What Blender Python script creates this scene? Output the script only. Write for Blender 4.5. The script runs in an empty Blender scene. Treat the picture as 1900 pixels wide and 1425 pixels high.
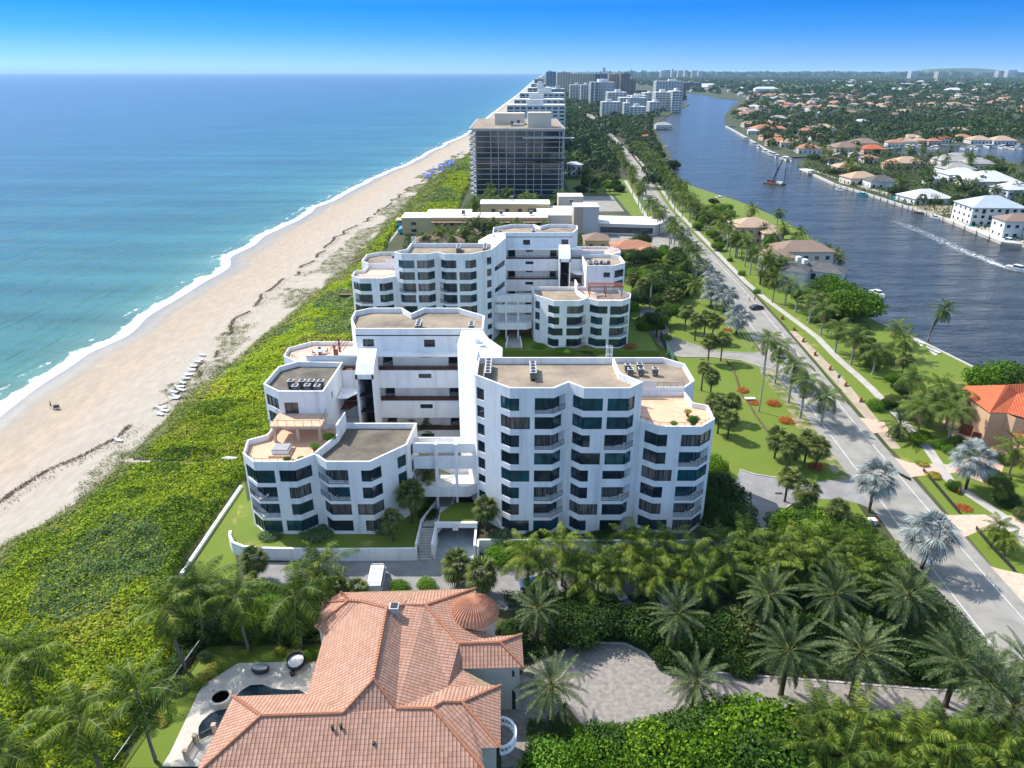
import bpy, math, random
import numpy as np
from mathutils import Vector, Matrix, geometry as mgeo
HAZE=3.2e-5
random.seed(7); rng=np.random.default_rng(11)
PI=math.pi
SC=bpy.context.scene; COL=SC.collection
# ---------------------------------------------------------------- camera
F=1330.0; HZ=134.0; H=70.0
PIT=math.atan((712.5-HZ)/F)
def G(px,py,z=0.0):
    """photograph pixel -> the place on the level z it shows"""
    u=(px-952)/F; v=(712.5-py)/F
    dy=math.cos(PIT)+v*math.sin(PIT); dz=-math.sin(PIT)+v*math.cos(PIT)
    t=(z-H)/dz
    return (u*t,dy*t)
def G3(px,py,z=0.0):
    a=G(px,py,z); return (a[0],a[1],z)
def GL(l,z=0.0): return [G(a,b,z) for a,b in l]
def ZL(o,s,l,z=0.0): return [G(o[0]+a/s,o[1]+b/s,z) for a,b in l]
cam=bpy.data.cameras.new('camera'); cob=bpy.data.objects.new('camera',cam); COL.objects.link(cob)
cob.location=(0,0,H); cob.rotation_euler=(PI/2-PIT,0,0)
cam.sensor_width=36; cam.lens=F/1900*36; cam.clip_end=90000; cam.clip_start=1; cam.shift_x=-2/1900
SC.camera=cob
# ---------------------------------------------------------------- light
EL=math.radians(48); SD=Vector((-0.8*math.cos(EL),0.6*math.cos(EL),math.sin(EL)))
sun=bpy.data.lights.new('sun','SUN'); sun.energy=3.5; sun.angle=math.radians(0.5); sun.color=(1,0.955,0.89)
so=bpy.data.objects.new('sun',sun); COL.objects.link(so); so.rotation_euler=SD.to_track_quat('Z','Y').to_euler()
W=bpy.data.worlds.new("World"); SC.world=W; W.use_nodes=True
nt=W.node_tree; bg=nt.nodes['Background']
sky=nt.nodes.new('ShaderNodeTexSky'); sky.sky_type='NISHITA'; sky.sun_disc=False
sky.sun_elevation=EL; sky.sun_rotation=math.atan2(SD.x,SD.y); sky.altitude=0; sky.air_density=1.0; sky.dust_density=0.3; sky.ozone_density=3.0
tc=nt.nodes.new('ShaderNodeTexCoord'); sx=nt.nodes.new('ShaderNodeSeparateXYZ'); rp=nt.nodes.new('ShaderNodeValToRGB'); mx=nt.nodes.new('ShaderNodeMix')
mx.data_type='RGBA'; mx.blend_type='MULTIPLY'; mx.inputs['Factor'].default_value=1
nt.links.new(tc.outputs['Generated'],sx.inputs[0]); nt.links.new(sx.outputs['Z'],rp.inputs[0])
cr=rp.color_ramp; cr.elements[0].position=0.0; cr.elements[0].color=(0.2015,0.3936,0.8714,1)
cr.elements[1].position=1.0; cr.elements[1].color=(1.95,1.55,1.15,1)  # upper sky, out of view, is brightened and warmed to fill shaded walls
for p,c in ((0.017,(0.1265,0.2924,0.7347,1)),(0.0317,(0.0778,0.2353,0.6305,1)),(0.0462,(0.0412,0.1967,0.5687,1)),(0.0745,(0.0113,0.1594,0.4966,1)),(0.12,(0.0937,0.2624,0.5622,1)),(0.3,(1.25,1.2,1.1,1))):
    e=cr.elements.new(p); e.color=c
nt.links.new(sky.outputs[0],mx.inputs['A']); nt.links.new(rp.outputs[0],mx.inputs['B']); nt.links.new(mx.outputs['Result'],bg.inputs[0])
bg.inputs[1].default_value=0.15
SC.view_settings.view_transform='Standard'; SC.view_settings.look='None'; SC.view_settings.exposure=1.0; SC.view_settings.gamma=1
# ---------------------------------------------------------------- materials
def lin(c):
    if isinstance(c,str):
        c=[int(c[i:i+2],16)/255 for i in (0,2,4)]
        return tuple(x/12.92 if x<=0.04045 else ((x+0.055)/1.055)**2.4 for x in c)
    return c
MATS={}
def mat(name,c1,c2=None,scale=1.0,rough=0.7,bump=0.0,bscale=None,metal=0,c3=None,detail=4,spec=0.3,isl=False,trans=0.0,lo=0.35,hi=0.65,coord='Object'):
    if name in MATS: return MATS[name]
    m=bpy.data.materials.new(name); m.use_nodes=True; n=m.node_tree; b=n.nodes['Principled BSDF']; L=n.links.new
    c1=lin(c1); b.inputs['Base Color'].default_value=(*c1,1); b.inputs['Roughness'].default_value=rough
    b.inputs['Metallic'].default_value=metal; b.inputs['Specular IOR Level'].default_value=spec
    if c2 is not None or bump: 
        t=n.nodes.new('ShaderNodeTexCoord')
    if c2 is not None:
        c2=lin(c2)
        r=n.nodes.new('ShaderNodeValToRGB'); r.color_ramp.elements[0].color=(*c1,1); r.color_ramp.elements[1].color=(*c2,1)
        r.color_ramp.elements[0].position=lo; r.color_ramp.elements[1].position=hi
        if c3 is not None:
            e=r.color_ramp.elements.new((lo+hi)/2+0.12); e.color=(*lin(c3),1)
        if isl:
            g=n.nodes.new('ShaderNodeNewGeometry'); oi=n.nodes.new('ShaderNodeObjectInfo'); a=n.nodes.new('ShaderNodeMath'); a.operation='MULTIPLY_ADD'; a.inputs[1].default_value=0.75
            a2=n.nodes.new('ShaderNodeMath'); a2.operation='MULTIPLY'; a2.inputs[1].default_value=0.25
            L(oi.outputs['Random'],a2.inputs[0]); L(g.outputs['Random Per Island'],a.inputs[0]); L(a2.outputs[0],a.inputs[2]); L(a.outputs[0],r.inputs[0])
        else:
            x=n.nodes.new('ShaderNodeTexNoise'); x.inputs['Scale'].default_value=scale; x.inputs['Detail'].default_value=detail; x.inputs['Roughness'].default_value=0.6
            L(t.outputs[coord],x.inputs[0]); L(x.outputs[0],r.inputs[0])
        L(r.outputs[0],b.inputs['Base Color'])
        if trans:
            tr=n.nodes.new('ShaderNodeBsdfTranslucent'); ms=n.nodes.new('ShaderNodeMixShader'); ms.inputs[0].default_value=trans
            L(r.outputs[0],tr.inputs[0]); L(b.outputs[0],ms.inputs[1]); L(tr.outputs[0],ms.inputs[2]); L(ms.outputs[0],n.nodes['Material Output'].inputs[0])
    if bump:
        x=n.nodes.new('ShaderNodeTexNoise'); x.inputs['Scale'].default_value=bscale or scale*4; x.inputs['Detail'].default_value=4
        bp=n.nodes.new('ShaderNodeBump'); bp.inputs['Strength'].default_value=1; bp.inputs['Distance'].default_value=bump
        L(t.outputs[coord],x.inputs[0]); L(x.outputs[0],bp.inputs['Height']); L(bp.outputs[0],b.inputs['Normal'])
    MATS[name]=m; return m
def stain(m,amt=0.16,sc=0.9):
    n=m.node_tree; b=n.nodes['Principled BSDF']; L=n.links.new; g=n.nodes.new('ShaderNodeNewGeometry'); mp=n.nodes.new('ShaderNodeMapping'); mp.inputs['Scale'].default_value=(sc,sc,sc*0.09); x=n.nodes.new('ShaderNodeTexNoise'); x.inputs['Scale'].default_value=1; x.inputs['Detail'].default_value=7; x.inputs['Roughness'].default_value=0.65
    r=n.nodes.new('ShaderNodeMapRange'); r.inputs['From Min'].default_value=0.5; r.inputs['From Max'].default_value=0.78; r.inputs['To Min'].default_value=1; r.inputs['To Max'].default_value=1-amt; mx=n.nodes.new('ShaderNodeMix'); mx.data_type='RGBA'; mx.blend_type='MULTIPLY'; mx.inputs['Factor'].default_value=1
    L(g.outputs['Position'],mp.inputs[0]); L(mp.outputs[0],x.inputs[0]); L(x.outputs[0],r.inputs['Value']); src=b.inputs['Base Color'].links[0].from_socket; L(src,mx.inputs['A']); L(r.outputs[0],mx.inputs['B']); L(mx.outputs['Result'],b.inputs['Base Color'])
def glassmat(name,c,c2,rough=0.04,scale=0.35):
    m=mat(name,c,c2,scale=scale,rough=rough,spec=0.6,lo=0.42,hi=0.58,detail=1); return m
M=dict(
 white=mat('white_stucco',(0.82,0.81,0.79),(0.76,0.755,0.74),0.35,0.75,0.01,8),
 roofb=mat('gravel_roof',(0.34,0.27,0.19),(0.13,0.11,0.09),0.16,0.95,0.02,12,lo=0.35,hi=0.75,detail=8),
 roofd=mat('dark_gravel_roof',(0.17,0.145,0.11),(0.085,0.075,0.06),0.3,0.95,0.02,12,detail=8),
 brick=mat('terracotta_tiles',(0.20,0.07,0.045),(0.14,0.05,0.03),1.2,0.7),
 deck=mat('deck_tiles',(0.66,0.42,0.27),(0.54,0.34,0.22),0.8,0.8),
 deckp=mat('pink_deck_tiles',(0.60,0.42,0.33),(0.5,0.34,0.27),0.8,0.8),
 g1=glassmat('dark_glass',(0.009,0.02,0.032),(0.022,0.04,0.055)),
 g2=glassmat('teal_glass',(0.008,0.085,0.11),(0.012,0.045,0.065)),
 g3=glassmat('curtained_glass',(0.10,0.10,0.095),(0.03,0.035,0.04),scale=0.9),
 g4=glassmat('green_glass',(0.012,0.04,0.045),(0.02,0.065,0.07)),
 frame=mat('dark_metal',(0.03,0.03,0.032),rough=0.5),
 wframe=mat('white_metal',(0.7,0.7,0.68),rough=0.4),
 grey=mat('grey_metal',(0.33,0.34,0.35),(0.22,0.23,0.24),2,0.5),
 dark=mat('dark_plastic',(0.025,0.025,0.028),rough=0.6),
 conc=mat('concrete',(0.5,0.48,0.44),(0.38,0.37,0.34),0.8,0.9,0.01,6),
 asph=mat('asphalt',(0.30,0.28,0.245),(0.23,0.215,0.185),0.25,0.95,0.01,14,detail=8),
 asphd=mat('car_park_asphalt',(0.27,0.26,0.25),(0.19,0.185,0.18),0.3,0.95,0.01,14,detail=8),
 line=mat('white_paint_line',(0.6,0.6,0.58),(0.48,0.48,0.46),1,0.8),
 walk=mat('pavement_concrete',(0.44,0.41,0.36),(0.34,0.32,0.285),0.5,0.9,detail=6),
 lawn=mat('lawn_grass',(0.11,0.165,0.014),(0.26,0.25,0.06),0.14,0.9,0.06,5,c3=(0.13,0.17,0.02),detail=9,lo=0.3,hi=0.7),
 lawn2=mat('dry_verge_grass',(0.10,0.14,0.02),(0.30,0.24,0.15),0.3,0.95,0.03,6,detail=7,lo=0.45,hi=0.6),
 soil=mat('leaf_litter_soil',(0.035,0.04,0.015),(0.06,0.05,0.025),0.4,0.95,0.05,5),
 mulch=mat('red_mulch',(0.16,0.05,0.025),(0.10,0.03,0.015),2,0.95,0.03,9),
 sand=mat('dirt_sand',(0.42,0.34,0.25),(0.30,0.24,0.17),0.5,0.95,0.02,6),
 bark=mat('palm_bark',(0.20,0.17,0.14),(0.12,0.10,0.08),3,0.9,0.03,8),
 barkp=mat('pale_palm_bark',(0.34,0.33,0.31),(0.24,0.23,0.21),1.5,0.85),
 barkd=mat('tree_bark',(0.10,0.075,0.05),(0.06,0.045,0.03),3,0.95,0.03,7),
 wood=mat('weathered_wood',(0.30,0.21,0.12),(0.2,0.14,0.08),2,0.85),
 redwood=mat('red_stained_wood',(0.22,0.07,0.035),(0.15,0.05,0.03),2,0.7),
 pave=mat('brick_paving',(0.30,0.265,0.23),(0.18,0.165,0.15),1.6,0.9,0.02,7,detail=8),
 pavep=mat('pink_paving',(0.62,0.40,0.30),(0.5,0.33,0.25),1.2,0.85,detail=6),
 pavec=mat('cream_paving',(0.55,0.44,0.33),(0.42,0.32,0.23),1.4,0.85,detail=8),
 stone=mat('pool_deck_stone',(0.52,0.47,0.40),(0.43,0.39,0.33),0.9,0.7),
 pool=mat('dark_pool_water',(0.004,0.012,0.02),(0.006,0.02,0.035),0.5,0.05,0.02,2,spec=0.5),
 poolb=mat('blue_pool_water',(0.02,0.22,0.30),(0.03,0.3,0.38),0.5,0.08,spec=0.5),
)

def curtain(m):
    n=m.node_tree; no=[x for x in n.nodes if x.type=='TEX_NOISE'][0]; g=n.nodes.new('ShaderNodeNewGeometry'); mp=n.nodes.new('ShaderNodeMapping'); mp.inputs['Scale'].default_value=(7,7,0.15); n.links.new(g.outputs['Position'],mp.inputs[0]); n.links.new(mp.outputs[0],no.inputs[0])
M['g5']=glassmat('pale_curtain_glass',(0.17,0.16,0.145),(0.035,0.045,0.05),0.08,0.9); curtain(M['g5']); curtain(M['g3'])
stain(M['white'],0.3,0.6); stain(M['roofb'],0.35,0.35); stain(M['roofd'],0.3,0.4); stain(M['asph'],0.22,0.35)
def leafm(name,a,b,c=None,tr=0.22,rough=0.6,k=1.3):
    a,b=[tuple(min(.8,v*k) for v in q) for q in (a,b)]; c=tuple(min(.8,v*k) for v in c) if c else None
    return mat(name,a,b,isl=True,rough=rough,spec=0.1,lo=0.1,hi=0.95,c3=c,trans=tr)
LF=dict(
 coco=leafm('coconut_frond',(0.008,0.022,0.003),(0.25,0.265,0.03),(0.06,0.105,0.01),tr=0.25),
 royal=leafm('royal_frond',(0.007,0.022,0.004),(0.11,0.16,0.024)),
 date=leafm('date_frond',(0.012,0.026,0.008),(0.18,0.20,0.09),(0.05,0.075,0.025),tr=0.12),
 sabal=leafm('sabal_fan',(0.015,0.035,0.007),(0.17,0.19,0.05)),
 bism=leafm('bismarck_fan',(0.07,0.09,0.08),(0.38,0.42,0.39),tr=0.1,k=1),
 broad=leafm('broad_leaf',(0.02,0.06,0.004),(0.23,0.32,0.018),(0.085,0.17,0.008),tr=0.35),
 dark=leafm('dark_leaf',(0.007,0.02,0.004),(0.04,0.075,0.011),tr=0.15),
 mid=leafm('mid_leaf',(0.012,0.04,0.006),(0.065,0.115,0.016)),
 olive=leafm('olive_leaf',(0.04,0.06,0.015),(0.11,0.13,0.035)),
 grape=leafm('sea_grape_leaf',(0.05,0.10,0.005),(0.62,0.52,0.03),(0.34,0.42,0.015),tr=0.45),
 grape2=leafm('sea_grape_leaf_green',(0.03,0.09,0.006),(0.42,0.52,0.025),tr=0.45),
 shrub=leafm('grey_green_leaf',(0.05,0.10,0.03),(0.16,0.22,0.09),tr=0.35),
 hedge=leafm('hedge_leaf',(0.05,0.13,0.01),(0.13,0.23,0.02)),
 duneg=leafm('dune_grass_blade',(0.09,0.13,0.02),(0.26,0.26,0.09)),
 red=leafm('red_leaf',(0.25,0.05,0.015),(0.4,0.14,0.03)),
 yellow=leafm('yellow_leaf',(0.16,0.17,0.02),(0.4,0.34,0.06)),
 far=leafm('distant_leaf',(0.014,0.034,0.012),(0.075,0.10,0.038),tr=0.1),
 stalk=mat('frond_stalk',(0.13,0.14,0.03),(0.08,0.10,0.02),2,0.6),
 shaft=mat('green_crownshaft',(0.06,0.13,0.02),(0.09,0.17,0.03),1,0.4),
 dead=leafm('dead_frond',(0.16,0.11,0.05),(0.26,0.19,0.1)),
)
M['stalk']=LF['stalk']; M['shaft']=LF['shaft']
# ---------------------------------------------------------------- mesh builder
class MB:
    def __init__(s,tr=None): s.v=[]; s.f=[]; s.mi=[]; s.cur=0; s.uv=None; s.tr=tr
    def V(s,p):
        if s.tr: p=s.tr(p)
        s.v.append(tuple(p)); return len(s.v)-1
    def face(s,pts,uv=None):
        ids=[s.V(p) for p in pts]; s.f.append(ids); s.mi.append(s.cur)
        if s.uv is not None: s.uv.append(uv or [(0,0)]*len(ids))
    def quad(s,a,b,c,d): s.face([a,b,c,d])
    def poly(s,pts,z,up=True):
        p3=[Vector((p[0],p[1],z if len(p)<3 else p[2])) for p in pts]
        base=len(s.v)
        for p in p3: s.V(p)
        for t in mgeo.tessellate_polygon([p3]):
            s.f.append([base+i for i in t]); s.mi.append(s.cur)
            if s.uv is not None: s.uv.append([(0,0)]*3)
    def prism(s,pts,z0,z1,bottom=False):
        s.poly(pts,z1)
        if bottom: s.poly(pts,z0)
        n=len(pts)
        for i in range(n):
            a=pts[i]; b=pts[(i+1)%n]
            s.quad((a[0],a[1],z0),(b[0],b[1],z0),(b[0],b[1],z1),(a[0],a[1],z1))
    def box(s,c,d,rz=0,taper=1.0):
        x,y,z=c; w,l,h=d; cs,sn=math.cos(rz),math.sin(rz)
        P=[]
        for k,tp in ((0,1),(1,taper)):
            for a,b in ((-1,-1),(1,-1),(1,1),(-1,1)):
                X=a*w/2*tp; Y=b*l/2*tp; P.append((x+X*cs-Y*sn,y+X*sn+Y*cs,z+k*h))
        ids=[s.V(p) for p in P]
        for q in ((0,3,2,1),(4,5,6,7),(0,1,5,4),(1,2,6,5),(2,3,7,6),(3,0,4,7)):
            s.f.append([ids[i] for i in q]); s.mi.append(s.cur)
            if s.uv is not None: s.uv.append([(0,0)]*4)
    def bar(s,a,b,w,h=None):
        a=Vector(a); b=Vector(b); d=(b-a)
        if d.length<1e-6: return
        h=h or w; dn=d.normalized(); sd=dn.cross(Vector((0,0,1)))
        if sd.length<1e-3: sd=Vector((1,0,0))
        sd.normalize(); up=sd.cross(dn)
        P=[]
        for p in (a,b):
            for i,j in ((-1,-1),(1,-1),(1,1),(-1,1)): P.append(p+sd*(i*w/2)+up*(j*h/2))
        ids=[s.V(p) for p in P]
        for q in ((0,3,2,1),(4,5,6,7),(0,1,5,4),(1,2,6,5),(2,3,7,6),(3,0,4,7)):
            s.f.append([ids[i] for i in q]); s.mi.append(s.cur)
            if s.uv is not None: s.uv.append([(0,0)]*4)
    def tube(s,path,rad,n=8,cap=True):
        rings=[]
        for i,p in enumerate(path):
            p=Vector(p); q=Vector(path[min(i+1,len(path)-1)])-Vector(path[max(i-1,0)]); q.normalize()
            a=q.cross(Vector((0.3,1,0.1))); 
            if a.length<1e-3: a=Vector((1,0,0))
            a.normalize(); b=q.cross(a); r=rad[i] if hasattr(rad,'__len__') else rad
            rings.append([s.V(p+a*(math.cos(t*2*PI/n)*r)+b*(math.sin(t*2*PI/n)*r)) for t in range(n)])
        for i in range(len(rings)-1):
            for t in range(n):
                s.f.append([rings[i][t],rings[i][(t+1)%n],rings[i+1][(t+1)%n],rings[i+1][t]]); s.mi.append(s.cur)
                if s.uv is not None: s.uv.append([(0,0)]*4)
        if cap:
            for r in (rings[0],rings[-1]):
                s.f.append(r[:]); s.mi.append(s.cur)
                if s.uv is not None: s.uv.append([(0,0)]*len(r))
    def lathe(s,c,prof,n=16,sx=1,sy=1):
        rings=[]
        for r,z in prof:
            rings.append([s.V((c[0]+r*sx*math.cos(t*2*PI/n),c[1]+r*sy*math.sin(t*2*PI/n),c[2]+z)) for t in range(n)])
        for i in range(len(rings)-1):
            for t in range(n):
                s.f.append([rings[i][t],rings[i][(t+1)%n],rings[i+1][(t+1)%n],rings[i+1][t]]); s.mi.append(s.cur)
                if s.uv is not None: s.uv.append([(0,0)]*4)
        if prof[-1][0]>1e-3: s.f.append(rings[-1][:]); s.mi.append(s.cur)
    def mesh(s,name,mats,smooth=False):
        me=bpy.data.meshes.new(name); me.from_pydata(s.v,[],s.f)
        if not isinstance(mats,(list,tuple)): mats=[mats]
        for m in mats: me.materials.append(m)
        if len(mats)>1: me.polygons.foreach_set('material_index',s.mi)
        if s.uv is not None:
            ul=me.uv_layers.new(name='UVMap'); flat=[c for f in s.uv for p in f for c in p]; ul.data.foreach_set('uv',flat)
        if smooth: me.polygons.foreach_set('use_smooth',[True]*len(me.polygons))
        me.update(); return me
    def build(s,name,mats,parent=None,smooth=False):
        o=bpy.data.objects.new(name,s.mesh(name,mats,smooth)); COL.objects.link(o)
        if parent is not None:
            o.parent=parent
            # parent empties carry a location: keep world positions
            o.matrix_parent_inverse=Matrix.Translation(parent.location).inverted() if parent.type=='EMPTY' and not parent.get('_loc') else Matrix()
        return o
def npmesh(name,verts,faces4,mats,attr=None,mi=None,smooth=False):
    """verts (n,3) and equal sided faces (m,k)"""
    me=bpy.data.meshes.new(name); n=len(verts); m,k=faces4.shape
    me.vertices.add(n); me.vertices.foreach_set('co',np.asarray(verts,dtype=np.float32).ravel())
    me.loops.add(m*k); me.loops.foreach_set('vertex_index',faces4.astype(np.int32).ravel())
    me.polygons.add(m); me.polygons.foreach_set('loop_start',np.arange(0,m*k,k,dtype=np.int32))
    if not isinstance(mats,(list,tuple)): mats=[mats]
    for x in mats: me.materials.append(x)
    if mi is not None: me.polygons.foreach_set('material_index',np.asarray(mi,dtype=np.int32))
    if smooth: me.polygons.foreach_set('use_smooth',np.ones(m,dtype=bool))
    if attr:
        for an,av in attr.items():
            a=me.attributes.new(an,'FLOAT','POINT'); a.data.foreach_set('value',np.asarray(av,dtype=np.float32))
    me.update(calc_edges=True); me.validate(); return me
def link(name,me,parent=None,loc=None,rz=0,sc=1):
    o=bpy.data.objects.new(name,me); COL.objects.link(o)
    if parent is not None: o.parent=parent
    if loc is not None: o.location=loc
    o.rotation_euler=(0,0,rz)
    if sc!=1: o.scale=(sc,sc,sc) if not hasattr(sc,'__len__') else sc
    return o
def tag(o,label=None,cat=None,group=None,kind=None):
    if label: o['label']=label
    if cat: o['category']=cat
    if group: o['group']=group
    if kind: o['kind']=kind
    return o
def thing(name,label,cat,group=None,loc=(0,0,0)):
    o=bpy.data.objects.new(name,None); COL.objects.link(o); o.location=loc; o.empty_display_size=0.3
    return tag(o,label,cat,group)
def struct(name,mb,m,smooth=False):
    o=mb.build(name,m,smooth=smooth); o['kind']='structure'; return o
def copy_thing(root,loc,rz=0,sc=1,label=None,group=None):
    r=root.copy(); COL.objects.link(r); r.location=loc; r.rotation_euler=(0,0,rz)
    r.scale=(sc,sc,sc) if not hasattr(sc,'__len__') else sc
    if label: r['label']=label
    if group: r['group']=group
    for ch in KIDS.get(root.name,[]):
        c=ch.copy(); COL.objects.link(c); c.parent=r
        for g in KIDS.get(ch.name,[]):
            d=g.copy(); COL.objects.link(d); d.parent=c
    return r
KIDS={}
def kid(o): KIDS.setdefault(o.parent.name,[]).append(o); return o
ORD=['first','second','third','fourth','fifth','sixth','seventh','eighth','ninth','tenth','eleventh','twelfth','thirteenth','fourteenth','fifteenth','sixteenth','seventeenth','eighteenth','nineteenth','twentieth']
# numpy value noise
_T=rng.random((256,256))
def vn(x,y):
    x=np.asarray(x,dtype=float); y=np.asarray(y,dtype=float)
    xi=np.floor(x).astype(int); yi=np.floor(y).astype(int); fx=x-xi; fy=y-yi
    fx=fx*fx*(3-2*fx); fy=fy*fy*(3-2*fy); a=xi&255; b=yi&255; a1=(xi+1)&255; b1=(yi+1)&255
    return (_T[a,b]*(1-fx)+_T[a1,b]*fx)*(1-fy)+(_T[a,b1]*(1-fx)+_T[a1,b1]*fx)*fy
def fbm(x,y,o=3):
    r=0;am=0.5
    for i in range(o): r=r+am*vn(x*2**i+i*17.3,y*2**i+i*9.1); am*=0.5
    return r/(1-0.5**o)
def inpoly(x,y,P):
    c=np.zeros(len(x),bool); n=len(P)
    for i in range(n):
        x0,y0=P[i][:2]; x1,y1=P[(i+1)%n][:2]
        if y0==y1: continue
        k=((y0>y)!=(y1>y))&(x<(x1-x0)*(y-y0)/(y1-y0)+x0); c^=k
    return c
def scatter(P,n):
    xs=[p[0] for p in P]; ys=[p[1] for p in P]
    x=rng.uniform(min(xs),max(xs),n*3); y=rng.uniform(min(ys),max(ys),n*3); k=inpoly(x,y,P); x=x[k][:n]; y=y[k][:n]; return x,y
def leafquads(P,N,size,tilt=0.8,asp=0.6):
    """leaf faces at points P (n,3) facing about N (n,3)"""
    n=len(P); N=N+rng.normal(0,tilt,(n,3)); N/=np.linalg.norm(N,axis=1)[:,None]+1e-9
    A=np.cross(N,rng.normal(0,1,(n,3))); A/=np.linalg.norm(A,axis=1)[:,None]+1e-9; B=np.cross(N,A)
    s=(size*rng.uniform(0.6,1.3,n))[:,None]
    V=np.empty((n,4,3)); V[:,0]=P-A*s; V[:,1]=P+B*s*asp; V[:,2]=P+A*s; V[:,3]=P-B*s*asp
    return V.reshape(-1,3),np.arange(n*4).reshape(-1,4)
def crown_pts(lobes,n,fill=0.35):
    """points in a crown of overlapping ellipsoids (cx,cy,cz,rx,ry,rz)"""
    L=np.array(lobes,float); w=(L[:,3]*L[:,4]+L[:,3]*L[:,5]); k=rng.choice(len(L),n,p=w/w.sum()); L=L[k]
    D=rng.normal(0,1,(n,3)); D/=np.linalg.norm(D,axis=1)[:,None]
    lump=0.84+0.3*vn(D[:,0]*2.6+k*3.1+50,D[:,1]*2.6+D[:,2]*2.9+80)
    r=lump*(1-fill*rng.random(n)**2)
    P=L[:,:3]+D*L[:,3:6]*r[:,None]; return P,D
# ================================================================ GROUND AND WATER
def interp(y,T): return np.interp(y,[a for a,b in T],[b for a,b in T])
SHORE=[(-300,-117),(100,-115),(144,-115),(160,-116),(185,-118.5),(198,-116),(233,-115),(268,-113.5),(294,-116.5),(340,-117),(391,-114),(470,-108),(542,-99.5),(646,-85),(826,-70),(937,-57),(1355,-40),(2708,20),(6988,184),(45000,1800)]
DUNE=[(-300,-88),(60,-86),(96,-83),(104,-79),(118,-77),(150,-77),(197,-72.6),(272,-65),(343,-64),(394,-62),(534,-59),(679,-44),(900,-35),(1355,-14),(2708,42),(6988,215),(45000,1850)]
def shx(y): return interp(y,SHORE)+ (vn(np.asarray(y)*0.05,3.3)-0.5)*5*(np.asarray(y)<900)
def dux(y): return interp(y,DUNE)
EAST=[(-80,-41),(50,-41)]+sorted([(b,a) for a,b in GL([(224,1425),(305,1295),(326,1209)])])+[(88,-51),(115,-50.6),(120,-48.5),(135,-47),(160,-45.5),(205,-45),(250,-50),(330,-56.5),(368,-56),(378,-30),(560,-29),(700,-27),(900,-22)]
EAST=sorted(EAST)
def eax(y): return interp(y,EAST)
ys=np.concatenate([np.arange(-300,60,30),np.arange(60,420,3),np.arange(420,1000,12),np.array([1050,1200,1400,1700,2100,2708,3500,5000,7000,12000,20000,45000])]).astype(float)
def grid(name,ys,cols,fn,mats,attrs):
    n=len(ys); m=len(cols); V=np.zeros((n*m,3)); A={k:np.zeros(n*m) for k in attrs}
    for j,c in enumerate(cols):
        x,y,z,at=fn(ys,c)
        V[j::m,0]=x; V[j::m,1]=y; V[j::m,2]=z
        for k in attrs: A[k][j::m]=at[k]
    i=np.arange(n-1)[:,None]*m+np.arange(m-1)[None,:]
    Fc=np.stack([i,i+1,i+1+m,i+m],-1).reshape(-1,4)
    return link(name,npmesh(name,V,Fc,mats,attr=A,smooth=True))
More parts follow.
